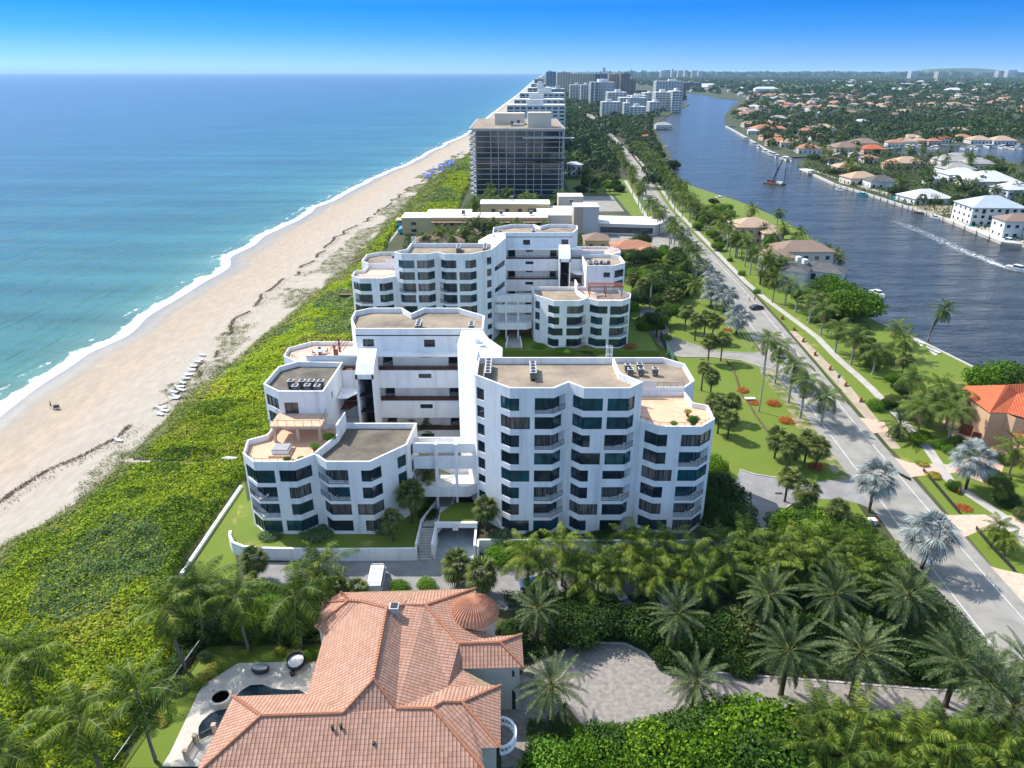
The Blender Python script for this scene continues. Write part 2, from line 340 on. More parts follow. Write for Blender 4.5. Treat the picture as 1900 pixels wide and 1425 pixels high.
# --- ocean
def ocean_mat():
    m=bpy.data.materials.new('ocean_water'); m.use_nodes=True; n=m.node_tree; b=n.nodes['Principled BSDF']; L=n.links.new; N=n.nodes.new
    at=N('ShaderNodeAttribute'); at.attribute_name='d'
    g=N('ShaderNodeNewGeometry')
    ns=N('ShaderNodeTexNoise'); ns.inputs['Scale'].default_value=0.007; ns.inputs['Detail'].default_value=7
    mp=N('ShaderNodeMapping'); mp.inputs['Scale'].default_value=(0.35,1.6,1); L(g.outputs['Position'],mp.inputs[0]); L(mp.outputs[0],ns.inputs[0])
    ma=N('ShaderNodeMath'); ma.operation='MULTIPLY_ADD'; ma.inputs[1].default_value=0.5; 
    mb=N('ShaderNodeMath'); mb.operation='MULTIPLY_ADD'; mb.inputs[1].default_value=2.4; mb.inputs[2].default_value=-0.15; L(ns.outputs[0],mb.inputs[0])
    lg=N('ShaderNodeMath'); lg.operation='MULTIPLY'; L(at.outputs['Fac'],lg.inputs[0]); L(mb.outputs[0],lg.inputs[1])
    r=N('ShaderNodeMapRange'); r.inputs['From Min'].default_value=0; r.inputs['From Max'].default_value=1200; r.clamp=True
    L(lg.outputs[0],r.inputs['Value'])
    sq=N('ShaderNodeMath'); sq.operation='POWER'; sq.inputs[1].default_value=0.5; L(r.outputs[0],sq.inputs[0])
    cr=N('ShaderNodeValToRGB'); e=cr.color_ramp.elements; e[0].position=0; e[0].color=(0.22,0.26,0.21,1); e[1].position=1; e[1].color=(0.02,0.058,0.078,1)
    for p,c in ((0.05,(0.10,0.185,0.145)),(0.12,(0.04,0.135,0.12)),(0.25,(0.023,0.098,0.1)),(0.5,(0.017,0.073,0.086))):
        k=e.new(p); k.color=(*c,1)
    L(sq.outputs[0],cr.inputs[0])
    sn=N('ShaderNodeTexNoise'); sn.inputs['Scale'].default_value=0.02; sn.inputs['Detail'].default_value=8; sn.inputs['Roughness'].default_value=0.62; sm=N('ShaderNodeMapping'); sm.inputs['Scale'].default_value=(0.3,1.7,1); sm.inputs['Rotation'].default_value=(0,0,0.12); L(g.outputs['Position'],sm.inputs[0]); L(sm.outputs[0],sn.inputs[0])
    sr=N('ShaderNodeMapRange'); sr.inputs['From Min'].default_value=0.33; sr.inputs['From Max'].default_value=0.68; sr.inputs['To Min'].default_value=0.68; sr.inputs['To Max'].default_value=1.35; L(sn.outputs[0],sr.inputs['Value']); sx_=N('ShaderNodeMix'); sx_.data_type='RGBA'; sx_.blend_type='MULTIPLY'; sx_.inputs['Factor'].default_value=1; L(cr.outputs[0],sx_.inputs['A']); L(sr.outputs[0],sx_.inputs['B'])
    # foam
    f1=N('ShaderNodeTexNoise'); f1.inputs['Scale'].default_value=0.22; f1.inputs['Detail'].default_value=8; f1.inputs['Roughness'].default_value=0.7
    mp2=N('ShaderNodeMapping'); mp2.inputs['Scale'].default_value=(1.6,0.7,1); L(g.outputs['Position'],mp2.inputs[0]); L(mp2.outputs[0],f1.inputs[0])
    fr=N('ShaderNodeValToRGB'); q=fr.color_ramp.elements; q[0].position=0; q[0].color=(1,1,1,1); q[1].position=1; q[1].color=(0,0,0,1)
    fd=N('ShaderNodeMapRange'); fd.inputs['From Min'].default_value=0; fd.inputs['From Max'].default_value=40; L(at.outputs['Fac'],fd.inputs['Value']); 
    for p,v in ((0.03,0.86),(0.07,0.7),(0.11,0.52),(0.15,0.44),(0.2,0.5),(0.26,0.33),(0.6,0.38),(0.75,0.32)):
        k=q.new(p); k.color=(v,v,v,1)
    q[-1].color=(0.28,0.28,0.28,1); L(fd.outputs[0],fr.inputs[0])
    fa=N('ShaderNodeMath'); fa.operation='ADD'; L(fr.outputs[0],fa.inputs[0]); L(f1.outputs[0],fa.inputs[1])
    ft=N('ShaderNodeMapRange'); ft.inputs['From Min'].default_value=1.04; ft.inputs['From Max'].default_value=1.16; L(fa.outputs[0],ft.inputs['Value'])
    mx=N('ShaderNodeMix'); mx.data_type='RGBA'; mx.inputs['B'].default_value=(0.78,0.8,0.8,1); L(ft.outputs[0],mx.inputs['Factor']); L(sx_.outputs['Result'],mx.inputs['A']); L(mx.outputs['Result'],b.inputs['Base Color'])
    ro=N('ShaderNodeMapRange'); ro.inputs['To Min'].default_value=0.22; ro.inputs['To Max'].default_value=0.8; L(ft.outputs[0],ro.inputs['Value']); L(ro.outputs[0],b.inputs['Roughness'])
    b.inputs['Specular IOR Level'].default_value=0.06
    hs=[]
    for sc,st,rot,w in ((0.16,(1.5,0.5,1),0.15,1.0),(0.045,(1.7,0.35,1),-0.1,2.0),(0.9,(1,0.6,1),0.3,0.2)):
        w1=N('ShaderNodeTexNoise'); w1.inputs['Scale'].default_value=sc; w1.inputs['Detail'].default_value=3; mm=N('ShaderNodeMapping'); mm.inputs['Scale'].default_value=st; mm.inputs['Rotation'].default_value=(0,0,rot)
        L(g.outputs['Position'],mm.inputs[0]); L(mm.outputs[0],w1.inputs[0]); mu=N('ShaderNodeMath'); mu.operation='MULTIPLY'; mu.inputs[1].default_value=w; L(w1.outputs[0],mu.inputs[0]); hs.append(mu)
    a=N('ShaderNodeMath'); L(hs[0].outputs[0],a.inputs[0]); L(hs[1].outputs[0],a.inputs[1]); a3=N('ShaderNodeMath'); L(a.outputs[0],a3.inputs[0]); L(hs[2].outputs[0],a3.inputs[1])
    bp=N('ShaderNodeBump'); bp.inputs['Distance'].default_value=0.9; bp.inputs['Strength'].default_value=0.8; L(a3.outputs[0],bp.inputs['Height']); L(bp.outputs[0],b.inputs['Normal'])
    return m
dcols=[-6,0,1.5,3,5,8,12,18,26,38,55,80,120,180,270,400,600,900,1400,2500,5000,12000,30000,60000]
oc=grid('ocean',ys,dcols,lambda y,c:(shx(y)-c,y,np.full(len(y),-1.15),{'d':np.full(len(y),max(c,0))}),ocean_mat(),['d']); oc['kind']='structure'
# --- beach
def beach_mat():
    m=bpy.data.materials.new('beach_sand'); m.use_nodes=True; n=m.node_tree; b=n.nodes['Principled BSDF']; L=n.links.new; N=n.nodes.new
    at=N('ShaderNodeAttribute'); at.attribute_name='t'; g=N('ShaderNodeNewGeometry')
    ns=N('ShaderNodeTexNoise'); ns.inputs['Scale'].default_value=0.09; ns.inputs['Detail'].default_value=8; ns.inputs['Roughness'].default_value=0.65
    mp=N('ShaderNodeMapping'); mp.inputs['Scale'].default_value=(1.6,0.35,1); L(g.outputs['Position'],mp.inputs[0]); L(mp.outputs[0],ns.inputs[0])
    a=N('ShaderNodeMath'); a.operation='MULTIPLY_ADD'; a.inputs[1].default_value=0.16; L(ns.outputs[0],a.inputs[0]); L(at.outputs['Fac'],a.inputs[2])
    cr=N('ShaderNodeValToRGB'); e=cr.color_ramp.elements; e[0].position=0.05; e[0].color=(0.2,0.175,0.135,1); e[1].position=0.9; e[1].color=(0.37,0.32,0.255,1)
    for p,c in ((0.20,(0.25,0.215,0.17)),(0.245,(0.345,0.275,0.195)),(0.5,(0.38,0.30,0.215)),(0.62,(0.37,0.31,0.24))):
        k=e.new(p); k.color=(*c,1)
    L(a.outputs[0],cr.inputs[0])
    n2=N('ShaderNodeTexNoise'); n2.inputs['Scale'].default_value=0.5; n2.inputs['Detail'].default_value=9; n2.inputs['Roughness'].default_value=0.7; mp3=N('ShaderNodeMapping'); mp3.inputs['Scale'].default_value=(1.3,0.5,1); L(g.outputs['Position'],mp3.inputs[0]); L(mp3.outputs[0],n2.inputs[0])
    r2=N('ShaderNodeMapRange'); r2.inputs['From Min'].default_value=0.3; r2.inputs['From Max'].default_value=0.7; r2.inputs['To Min'].default_value=0.8; r2.inputs['To Max'].default_value=1.1; L(n2.outputs[0],r2.inputs['Value'])
    mu=N('ShaderNodeMix'); mu.data_type='RGBA'; mu.blend_type='MULTIPLY'; mu.inputs['Factor'].default_value=1; L(cr.outputs[0],mu.inputs['A']); L(r2.outputs[0],mu.inputs['B']); L(mu.outputs['Result'],b.inputs['Base Color'])
    ro=N('ShaderNodeMapRange'); ro.inputs['From Min'].default_value=0.1; ro.inputs['From Max'].default_value=0.26; ro.inputs['To Min'].default_value=0.35; ro.inputs['To Max'].default_value=0.95; L(a.outputs[0],ro.inputs['Value']); L(ro.outputs[0],b.inputs['Roughness'])
    bp=N('ShaderNodeBump'); bp.inputs['Distance'].default_value=0.12; L(n2.outputs[0],bp.inputs['Height']); L(bp.outputs[0],b.inputs['Normal'])
    return m
def bfn(y,c):
    s=shx(y); d=dux(y)+3; x=s+(d-s)*c+(8 if c>=1 else 0); z=-1.15+1.05*np.clip(c,-1,1)**1.0 if c>=0 else np.full(len(y),-1.15+4*c)
    z=z*np.ones(len(y))+(fbm(x*0.15,y*0.08)-0.5)*0.25*(1 if 0.2<c<0.95 else 0)
    return x,y,z,{'t':np.full(len(y),c)}
be=grid('beach',ys,[-0.3,-0.05,0,0.05,0.1,0.15,0.2,0.3,0.4,0.5,0.6,0.7,0.8,0.9,1.0],bfn,beach_mat(),['t']); be['kind']='structure'
# --- land
BANK=[(124,-300),(124,120),(122.5,150),(119.6,170.5),(115.6,193.7),(110.6,213.4),(112,242),(119,262),(130,290),(138.3,335),(139,382),(134,434),(121,488),(118,538),(130.3,616.5),(142,669),(159.5,793),(192,1026),(228,1186),(306,1462),(419,1820),(425,1934),(652,2963),(900,4500)]
landm=mat('land_ground',(0.028,0.045,0.014),(0.075,0.075,0.035),0.05,0.95,0.05,3,detail=8)
yy=[y for y in ys if y<=7000]
isl=[(float(dux(y))+9,float(y)) for y in yy if y<4500]+[(900,4500)]+BANK[::-1][1:]
m=MB(); m.prism(isl,-2.5,0.0); struct('island_ground',m,landm)
RB=[(645,2635),(608,2278),(613,2082),(490,1719),(367,1327),(302,1078),(314,1067),(290,996),(270,865),(250,741),(244,687),(252,673.5),(286,682),(330,735),(377,752),(432,792.6),(477,786.6),(541.6,805),(900,860),(2000,800),(30000,-300)]
m=MB(); m.prism(RB+[(45000,45000),(1850,45000),(215,6988),(120,4400),(640,3000)],-2.5,-0.02); struct('mainland_ground',m,landm)
PEN=[(228,584.5),(236,620),(262,668),(300,690),(351,700),(385,673),(428,656),(420,600),(375,540),(390,470),(470,400),(600,300),(600,-300),(232,-300),(229,250),(226.6,316),(220,320.2),(226,387),(224,410),(223,454),(219.5,502)]
m=MB(); m.prism(PEN,-2.5,0.0); struct('peninsula_ground',m,landm)
def canal_mat():
    m=bpy.data.materials.new('canal_water'); m.use_nodes=True; n=m.node_tree; b=n.nodes['Principled BSDF']; L=n.links.new; N=n.nodes.new
    g=N('ShaderNodeNewGeometry')
    ns=N('ShaderNodeTexNoise'); ns.inputs['Scale'].default_value=0.09; ns.inputs['Detail'].default_value=8; ns.inputs['Roughness'].default_value=0.7; mq=N('ShaderNodeMapping'); mq.inputs['Scale'].default_value=(0.25,1.5,1); mq.inputs['Rotation'].default_value=(0,0,-0.45); L(g.outputs['Position'],mq.inputs[0]); L(mq.outputs[0],ns.inputs[0])
    cr=N('ShaderNodeValToRGB'); e=cr.color_ramp.elements; e[0].position=0.35; e[0].color=(0.009,0.013,0.018,1); e[1].position=0.7; e[1].color=(0.062,0.07,0.074,1); L(ns.outputs[0],cr.inputs[0]); L(cr.outputs[0],b.inputs['Base Color'])
    b.inputs['Roughness'].default_value=0.16; b.inputs['Specular IOR Level'].default_value=0.3
    hs=None
    for sc,st,rot,w in ((0.3,(0.55,1.6,1),-0.5,0.8),(0.075,(0.5,1.6,1),-0.35,1.6),(1.3,(0.7,1.3,1),-0.5,0.16)):
        w1=N('ShaderNodeTexNoise'); w1.inputs['Scale'].default_value=sc; w1.inputs['Detail'].default_value=3; mm=N('ShaderNodeMapping'); mm.inputs['Scale'].default_value=st; mm.inputs['Rotation'].default_value=(0,0,rot)
        L(g.outputs['Position'],mm.inputs[0]); L(mm.outputs[0],w1.inputs[0]); mu=N('ShaderNodeMath'); mu.operation='MULTIPLY_ADD'; mu.inputs[1].default_value=w; L(w1.outputs[0],mu.inputs[0])
        if hs is None: mu.inputs[2].default_value=0
        else: L(hs.outputs[0],mu.inputs[2])
        hs=mu
    bp=N('ShaderNodeBump'); bp.inputs['Distance'].default_value=1.7; L(hs.outputs[0],bp.inputs['Height']); L(bp.outputs[0],b.inputs['Normal'])
    return m
m=MB(); m.quad((90,-300,-0.9),(3500,-300,-0.9),(3500,3300,-0.9),(90,3300,-0.9)); struct('canal_water',m,canal_mat())
# --- road
RR=[(-100,66.5),(70,70.8),(78,71.1),(95,71.8),(114,72.8),(132,73.8),(148,74.8),(167,76.3),(211,79.2),(246,80.9),(291,82),(347,83),(402,85),(435,87.5),(534,96.5),(703,108),(908,119),(1186,132),(1529,147),(2020,157),(3000,175),(4400,190)]
def rdx(y): return interp(y,RR)
ry=np.concatenate([np.arange(-100,500,6),np.arange(500,1200,25),np.array([1350,1529,2020,3000,4400])]).astype(float)
def strip(name,a,b,z,mt,y0=-1e9,y1=1e9,st=True):
    mb=MB(); yy=[y for y in ry if y0<=y<=y1]
    fa=a if callable(a) else (lambda y:rdx(y)+a); fb=b if callable(b) else (lambda y:rdx(y)+b)
    for p,q in zip(yy[:-1],yy[1:]): mb.quad((fa(p),p,z),(fb(p),p,z),(fb(q),q,z),(fa(q),q,z))
    return mb
struct('coast_road',strip('',-9.6,2.1,0.07,0),M['asph'])
for a in (-0.09,-7.25): struct('road_edge_line',strip('',a,a+0.16,0.085,0,y1=900),M['line'])
# lawns
def sheet(name,pts,z,mt): mb=MB(); mb.poly(pts,z); return struct(name,mb,mt)
def pl(l): return GL(l)
sheet('condo_lawn',[(31,96),(38,100),(60,96),(61,110),(64,150),(67,180),(70,215),(73,250),(74,330),(60,330),(33,262),(20,240),(-12,240),(-12,140),(5,136),(30,136)],0.02,M['lawn'])
sheet('canal_lawn',[(74.5,95),(76,115),(77.5,140),(79,165),(82,205),(84,246),(85,330),(88,430),(100,540),(116,538),(121,488),(134,430),(139,382),(138,336),(112,243),(110.2,214),(115,194),(119,171),(122,151),(123,120),(123,60),(72,60),(73,80)],0.02,M['lawn'])
sheet('garden_lawn',pl([(440,895),(452,890),(470,985),(462,1010),(437,1015),(440,1075),(350,1080),(332,1072)]),0.03,M['lawn'])
sheet('villa_lawn',pl([(385,1200),(600,1195),(600,1250),(440,1250),(380,1290),(320,1425),(225,1425),(300,1300)]),0.03,M['lawn'])
sheet('verge_soil',[(rdx(y)-9.7-w,y) for y,w in ((108,2),(120,2.5),(135,3.6),(150,2.8),(165,4.0),(180,2.5))]+[(rdx(y)-9.5,y) for y in (180,165,150,135,120,108)],0.035,M['lawn2'])
sheet('verge_dirt',[(rdx(y)+3.0+a,y) for y,a in ((128,0),(140,.2),(160,.4),(185,.1),(200,0))]+[(rdx(y)+4.8+a,y) for y,a in ((200,0),(185,.8),(160,1.4),(140,.9),(128,0.3))],0.035,M['sand'])
sheet('planting_soil',[(-50,52),(60,52),(60,73),(-50,72)],0.015,M['soil'])
# pavement along the road
SWK=[(-50,74.2),(60,77.5)]+sorted([(b,a) for a,b in GL([(1885,985),(1855,953),(1765,897),(1720,830)])])+[(160,86.6),(179,86.5),(195,87.6),(215,86.2),(232,85),(254,84.6),(281,85.5),(317,87),(347,88),(402,90),(534,101.5),(703,113)]
SWK=sorted(SWK)
struct('pavement',strip('',lambda y:interp(y,SWK)-1.0,lambda y:interp(y,SWK)+1.0,0.06,0,y0=60,y1=703),M['walk'])
# driveways and car parks
sheet('car_park',pl([(478,1045),(600,1042),(760,1036),(900,1036),(1330,1018),(1372,872),(1401,881),(1447,888),(1500,894),(1590,888),(1640,955),(1596,936),(1568,928),(1500,925),(1470,935),(1445,952),(1452,1000),(1440,1125),(1000,1140),(800,1115),(640,1092),(470,1095)]),0.05,M['asphd'])
sheet('condo_driveway',pl([(1187,571),(1205,569),(1222,585),(1238,610),(1243,625),(1275,637),(1330,652),(1400,655),(1432,646),(1470,690),(1440,688),(1418,682),(1375,668),(1318,662),(1268,662),(1252,660),(1240,650),(1222,640),(1205,620),(1190,610)]),0.05,M['asph'])
def kerb(name,pts,w=0.25,h=0.14,mt='conc'):
    mb=MB()
    for a,b in zip(pts[:-1],pts[1:]): mb.bar((a[0],a[1],h/2+0.05),(b[0],b[1],h/2+0.05),w,h)
    return struct(name,mb,M[mt])
kerb('kerb',pl([(1372,872),(1401,881),(1447,888),(1500,894)])); kerb('kerb',pl([(1205,569),(1222,585),(1238,610),(1243,625),(1275,637),(1330,652),(1390,656)])); kerb('kerb',pl([(1470,935),(1445,952)]))
kerb('kerb',pl([(1252,661),(1268,663),(1318,663),(1375,669),(1418,683)]))
sheet('villa_forecourt',pl([(975,1240),(1060,1200),(1110,1193),(1160,1195),(1195,1212),(1210,1228),(1250,1243),(1340,1250),(1500,1262),(1700,1278),(1900,1290),(1960,1310),(1960,1350),(1700,1335),(1500,1322),(1300,1302),(1230,1330),(1170,1345),(1080,1350),(1050,1300),(960,1425),(930,1425),(930,1300)]),0.05,M['pave'])
kerb('kerb',pl([(1060,1200),(1110,1193),(1160,1195),(1195,1212),(1210,1228),(1250,1243),(1340,1250),(1500,1262),(1700,1278),(1900,1290)]),0.3,0.1)
sheet('pool_deck',pl([(443,1233),(586,1229),(620,1300),(520,1425),(300,1425),(316,1400),(368,1290),(378,1273)]),0.25,M['stone'])
Zp=((280,1180),5.588)
sheet('swimming_pool',ZL(*Zp,[(870,650),(890,610),(940,560),(1030,510),(1150,500),(1250,540),(1400,560),(1530,555),(1620,605),(1640,700),(880,700)],0.27),0.27,M['pool'])
sheet('swimming_pool',ZL(*Zp,[(490,1010),(495,940),(530,880),(620,800),(700,770),(790,755),(860,800),(860,900),(700,1000),(500,1070)],0.27),0.27,M['pool'])
for p in ([(1590,774),(1640,783),(1650,800),(1615,805)],[(1648,845),(1690,859),(1759,862),(1800,850),(1760,800),(1745,779),(1804,790),(1870,840),(1850,905),(1773,877),(1700,884),(1682,888)]):
    sheet('driveway',pl(p),0.045,M['pavep'])
for p in ([(1740,951),(1762,956),(1830,955),(1960,960),(1960,1000),(1900,990),(1850,984),(1820,984),(1795,995),(1780,1000)],[(1822,1045),(1850,1055),(1900,1066),(1990,1090),(1990,1160),(1910,1150)]):
    sheet('driveway',pl(p),0.045,M['pavec'])
# hotel forecourts farther on
sheet('hotel_car_park',[(34,285),(74.5,290),(76,330),(70,345),(34,330)],0.045,M['asph'])
sheet('tower_car_park',[(34,398),(61,398),(61,452),(34,452)],0.045,M['asph'])
sheet('tower_lawn',[(63,348),(73,348),(82,430),(92,525),(60,525),(36,525),(36,456),(63,456)],0.02,M['lawn'])
sheet('side_path',[(66,330),(68,330),(80,520),(78,520)],0.05,M['walk'])
sheet('waterfront_plot',pl([(1500+310,0)])*0+ZL((1480,240),4.524,[(920,640),(1370,640),(1390,700),(1200,715),(1000,690)]),0.03,M['sand'])
# canal banks: seawall caps
def wallcap(name,pts,label,z=0.12,w=0.9,mt='walk'):
    mb=MB()
    for a,b in zip(pts[:-1],pts[1:]): mb.bar((a[0],a[1],z-0.6),(b[0],b[1],z-0.6),w,1.2)
    o=mb.build(name,M[mt]); return tag(o,label,'seawall')
wallcap('seawall',[(122.2,120),(122.3,150),(119.4,170.5),(115.4,193.7),(110.5,213.4)],'white capped seawall at the edge of the wide lawn by the leaning palm')
wallcap('seawall',[(229,200),(229,250),(226.4,316),(220,320.2),(225.8,387),(223.8,410),(222.8,454),(219.3,502),(227.6,584)],'pale seawall and dock edge along the far peninsula houses',w=2.2,z=0.25)
wallcap('seawall',[(244,687),(250,741),(270,865),(290,996),(302,1078)],'pale seawall in front of the orange roofed houses on the far bank',w=2.5,z=0.25)
wallcap('seawall',[(286,681),(331,734),(377,751),(432,791.6),(477,785.6),(541.6,804)],'pale dock edge around the basin behind the peninsula',w=2.5,z=0.25)
# --- dunes
def dune_h(x,y):
    w=np.clip((x-dux(y))/9,0,1); e=np.clip((eax(y)-x)/1.2,0,1)
    pth=np.clip(np.abs(y-122.2+0.06*(x+60))/2.6,0,1)**2
    pth=np.where(x<-47,pth,1)
    return (0.25+1.35*w)*(0.15+1.3*fbm(x*0.1,y*0.1,2)**1.3+0.7*vn(x*0.34,y*0.34)**2)*e*pth+0.05
def dune_layer(name,y0,y1,dens,size,label):
    P=[(float(dux(y))+0.5,y) for y in np.linspace(y0,y1,24)]+[(float(eax(y))-0.3,y) for y in np.linspace(y1,y0,24)]
    A=abs(sum(P[i][0]*P[(i+1)%len(P)][1]-P[(i+1)%len(P)][0]*P[i][1] for i in range(len(P))))/2
    n=int(A*dens); x,y=scatter(P,n); n=len(x); h=dune_h(x,y); 
    e=(x-dux(y))/np.maximum(eax(y)-dux(y),5)
    edge=0.22*(fbm(x*.06,y*.06,3)-0.5)
    keep=(e+edge*1.3>0.05)&(h>0.10)
    x,y,h,e=x[keep],y[keep],h[keep],e[keep]; n=len(x)
    gx=(dune_h(x+.5,y)-dune_h(x-.5,y)); gy=(dune_h(x,y+.5)-dune_h(x,y-.5))
    cl=vn(x*1.1,y*1.1)*0.35
    z=h+cl-rng.random(n)**2*0.35
    N=np.stack([-gx,-gy,np.ones(n)],1)
    V,Fc=leafquads(np.stack([x,y,z],1),N,size,tilt=0.45,asp=0.75)
    c=fbm(x*0.035+3,y*0.035+7,4)
    c2=fbm(x*0.09+31,y*0.09+13,4); mi=np.where(c>0.53,0,1)
    mi=np.where(rng.random(n)<0.14,1-mi,mi); mi=np.where((c2<0.38)&(rng.random(n)<0.7),4,mi); mi=np.where((c2>0.68)&(rng.random(n)<0.4),5,mi)
    sh=(inpoly(x+5*(fbm(x*.2,y*.2)-.5),y+8*(fbm(x*.2+5,y*.2)-.5),SHR)&(rng.random(n)<.62))|((c<0.38)&(rng.random(n)<0.7))
    mi=np.where(sh&(rng.random(n)<0.93),2,mi)
    gr=(e<0.16+0.25*(fbm(x*.05+9,y*.05,3)-0.5)+np.where(y>250,0.25,0))
    mi=np.where(gr&(rng.random(n)<0.8),3,mi)
    me=npmesh(name,V,Fc,[LF['grape'],LF['grape2'],LF['shrub'],LF['duneg'],LF['broad'],LF['yellow']],mi=mi)
    return tag(link(name,me),label,'dune plants',kind='stuff')
SHR=GL([(60,1100),(110,1010),(200,960),(285,975),(318,1010),(295,1045),(240,1095),(170,1150),(90,1160)],1.5)
dune_layer('sea_grape_thicket',48,150,46,0.19,'yellow green sea grape thicket nearest the camera beside the villa and lawn')
dune_layer('sea_grape_thicket',150,300,20,0.27,'green dune thicket beside the two white condominiums')
dune_layer('sea_grape_thicket',300,900,5,0.5,'low green dune plants stretching past the hotel and glass tower')
# ground under the plants
def dsurf(y0,y1,st):
    yy=np.arange(y0,y1+st,st)
    def fn(y,c): x=dux(y)+0.6+(eax(y)-dux(y)-0.6)*c; return x,y,dune_h(x,y)*0.72-0.35+0.33*np.clip((x-dux(y)-7)/4,0,1),{'t':x*0}
    o=grid('dune_ground',yy,np.linspace(0,1,40),fn,mat('dune_floor',(0.05,0.075,0.012),(0.16,0.15,0.06),0.5,0.95,0.1,2,detail=6),['t']); o['kind']='structure'
dsurf(46,300,1.2); dsurf(300,900,6)
# grass tufts and creeping plants on the upper beach
def tufts():
    xs=[];ysl=[]
    y=rng.uniform(60,700,9000); e=rng.random(9000)**1.6
    x=dux(y)-e*14+1; k=(fbm(x*.11+2,y*.05+4,3)+0.10*(1-e)*2>0.60)|(e<0.05)
    x,y=x[k],y[k]; x=np.repeat(x,22)+rng.normal(0,.55,len(x)*22); y=np.repeat(y,22)+rng.normal(0,.55,len(y)*22); n=len(x)
    s=shx(y);d=dux(y)+3; z=-1.15+1.05*np.clip((x-s)/(d-s),0,1)+rng.uniform(0.05,0.3,n)
    V,Fc=leafquads(np.stack([x,y,z],1),np.tile([0,0,1.0],(n,1)),0.17,tilt=0.9,asp=0.35)
    me=npmesh('beach_creeper',V,Fc,[LF['duneg'],LF['olive']],mi=(rng.random(n)<0.3).astype(int)); return tag(link('beach_creeper',me),'patches of green creeper and grass on the upper beach','beach plants',kind='stuff')
tufts()
WR=GL([(-60,950),(0,928),(60,893),(140,850),(200,815),(275,770),(330,728),(420,602+40),(420,605),(470,564),(529,521),(571,491),(607,453),(683,405),(718,380),(790,330),(860,280)],-0.6)
def wrack():
    P=[];S=[]
    T=[];tot=0
    for a,b in zip(WR[:-1],WR[1:]):
        L=math.dist(a,b); n=int(L*60); t=rng.random(n); 
        x=a[0]+(b[0]-a[0])*t; y=a[1]+(b[1]-a[1])*t
        k=vn(x*.35+y*.12,y*.22)>0.38; x,y=x[k],y[k]
        m_=len(x); w=rng.choice([0,0,0,1],m_); x=x+rng.normal(0,0.32,m_)+w*rng.normal(1.5,1.2,m_)+(vn(y*.15,x*0+4)-.5)*4; y=y+rng.normal(0,.5,m_)
        P.append(np.stack([x,y],1))
    P=np.concatenate(P); x,y=P[:,0],P[:,1]; s=shx(y);d=dux(y)+3; z=-1.15+1.05*np.clip((x-s)/(d-s),0,1)+0.1
    n=len(x); V,Fc=leafquads(np.stack([x,y,z],1),np.tile([0,0,1.0],(n,1)),0.16,tilt=0.35,asp=0.5)
    me=npmesh('seaweed_line',V,Fc,mat('dry_seaweed',(0.10,0.065,0.04),(0.05,0.035,0.025),1,0.95)); tag(link('seaweed_line',me),'broken dark line of washed up seaweed along the beach','seaweed',kind='stuff')
wrack()
# ================================================================ THE TWO WHITE CONDOMINIUMS
def off_poly(pts,d,closed=True):
    """move a polyline d to the left of its direction (inside, for our outlines)"""
    n=len(pts); out=[]
    for i in range(n):
        if closed or 0<i<n-1:
            a=Vector(pts[i-1][:2]); b=Vector(pts[i][:2]); c=Vector(pts[(i+1)%n][:2])
            d1=(b-a).normalized(); d2=(c-b).normalized()
            n1=Vector((-d1.y,d1.x)); n2=Vector((-d2.y,d2.x)); s=n1+n2
            k=d/max(0.35,(1+n1.dot(n2))) ; p=b+s*k
        else:
            if i==0: d1=(Vector(pts[1][:2])-Vector(pts[0][:2])).normalized()
            else: d1=(Vector(pts[-1][:2])-Vector(pts[-2][:2])).normalized()
            p=Vector(pts[i][:2])+Vector((-d1.y,d1.x))*d
        out.append((p.x,p.y))
    return out
def ccw(pts):
    A=sum(pts[i][0]*pts[(i+1)%len(pts)][1]-pts[(i+1)%len(pts)][0]*pts[i][1] for i in range(len(pts)))
    return pts if A>0 else pts[::-1]
def parapet(mb,pts,ztop,zroof,w=0.28):
    pts=ccw(pts); inn=off_poly(pts,w); n=len(pts)
    for i in range(n):
        j=(i+1)%n; a,b,c,d=pts[i],pts[j],inn[j],inn[i]
        mb.quad((*a,ztop),(*b,ztop),(*c,ztop),(*d,ztop)); mb.quad((*d,zroof),(*c,zroof),(*c,ztop),(*d,ztop))
    return inn
def walls(mb,pts,z0,z1,closed=True):
    n=len(pts)
    for i in range(n if closed else n-1):
        a,b=pts[i],pts[(i+1)%n]; mb.quad((a[0],a[1],z0),(b[0],b[1],z0),(b[0],b[1],z1),(a[0],a[1],z1))
BALC=[]
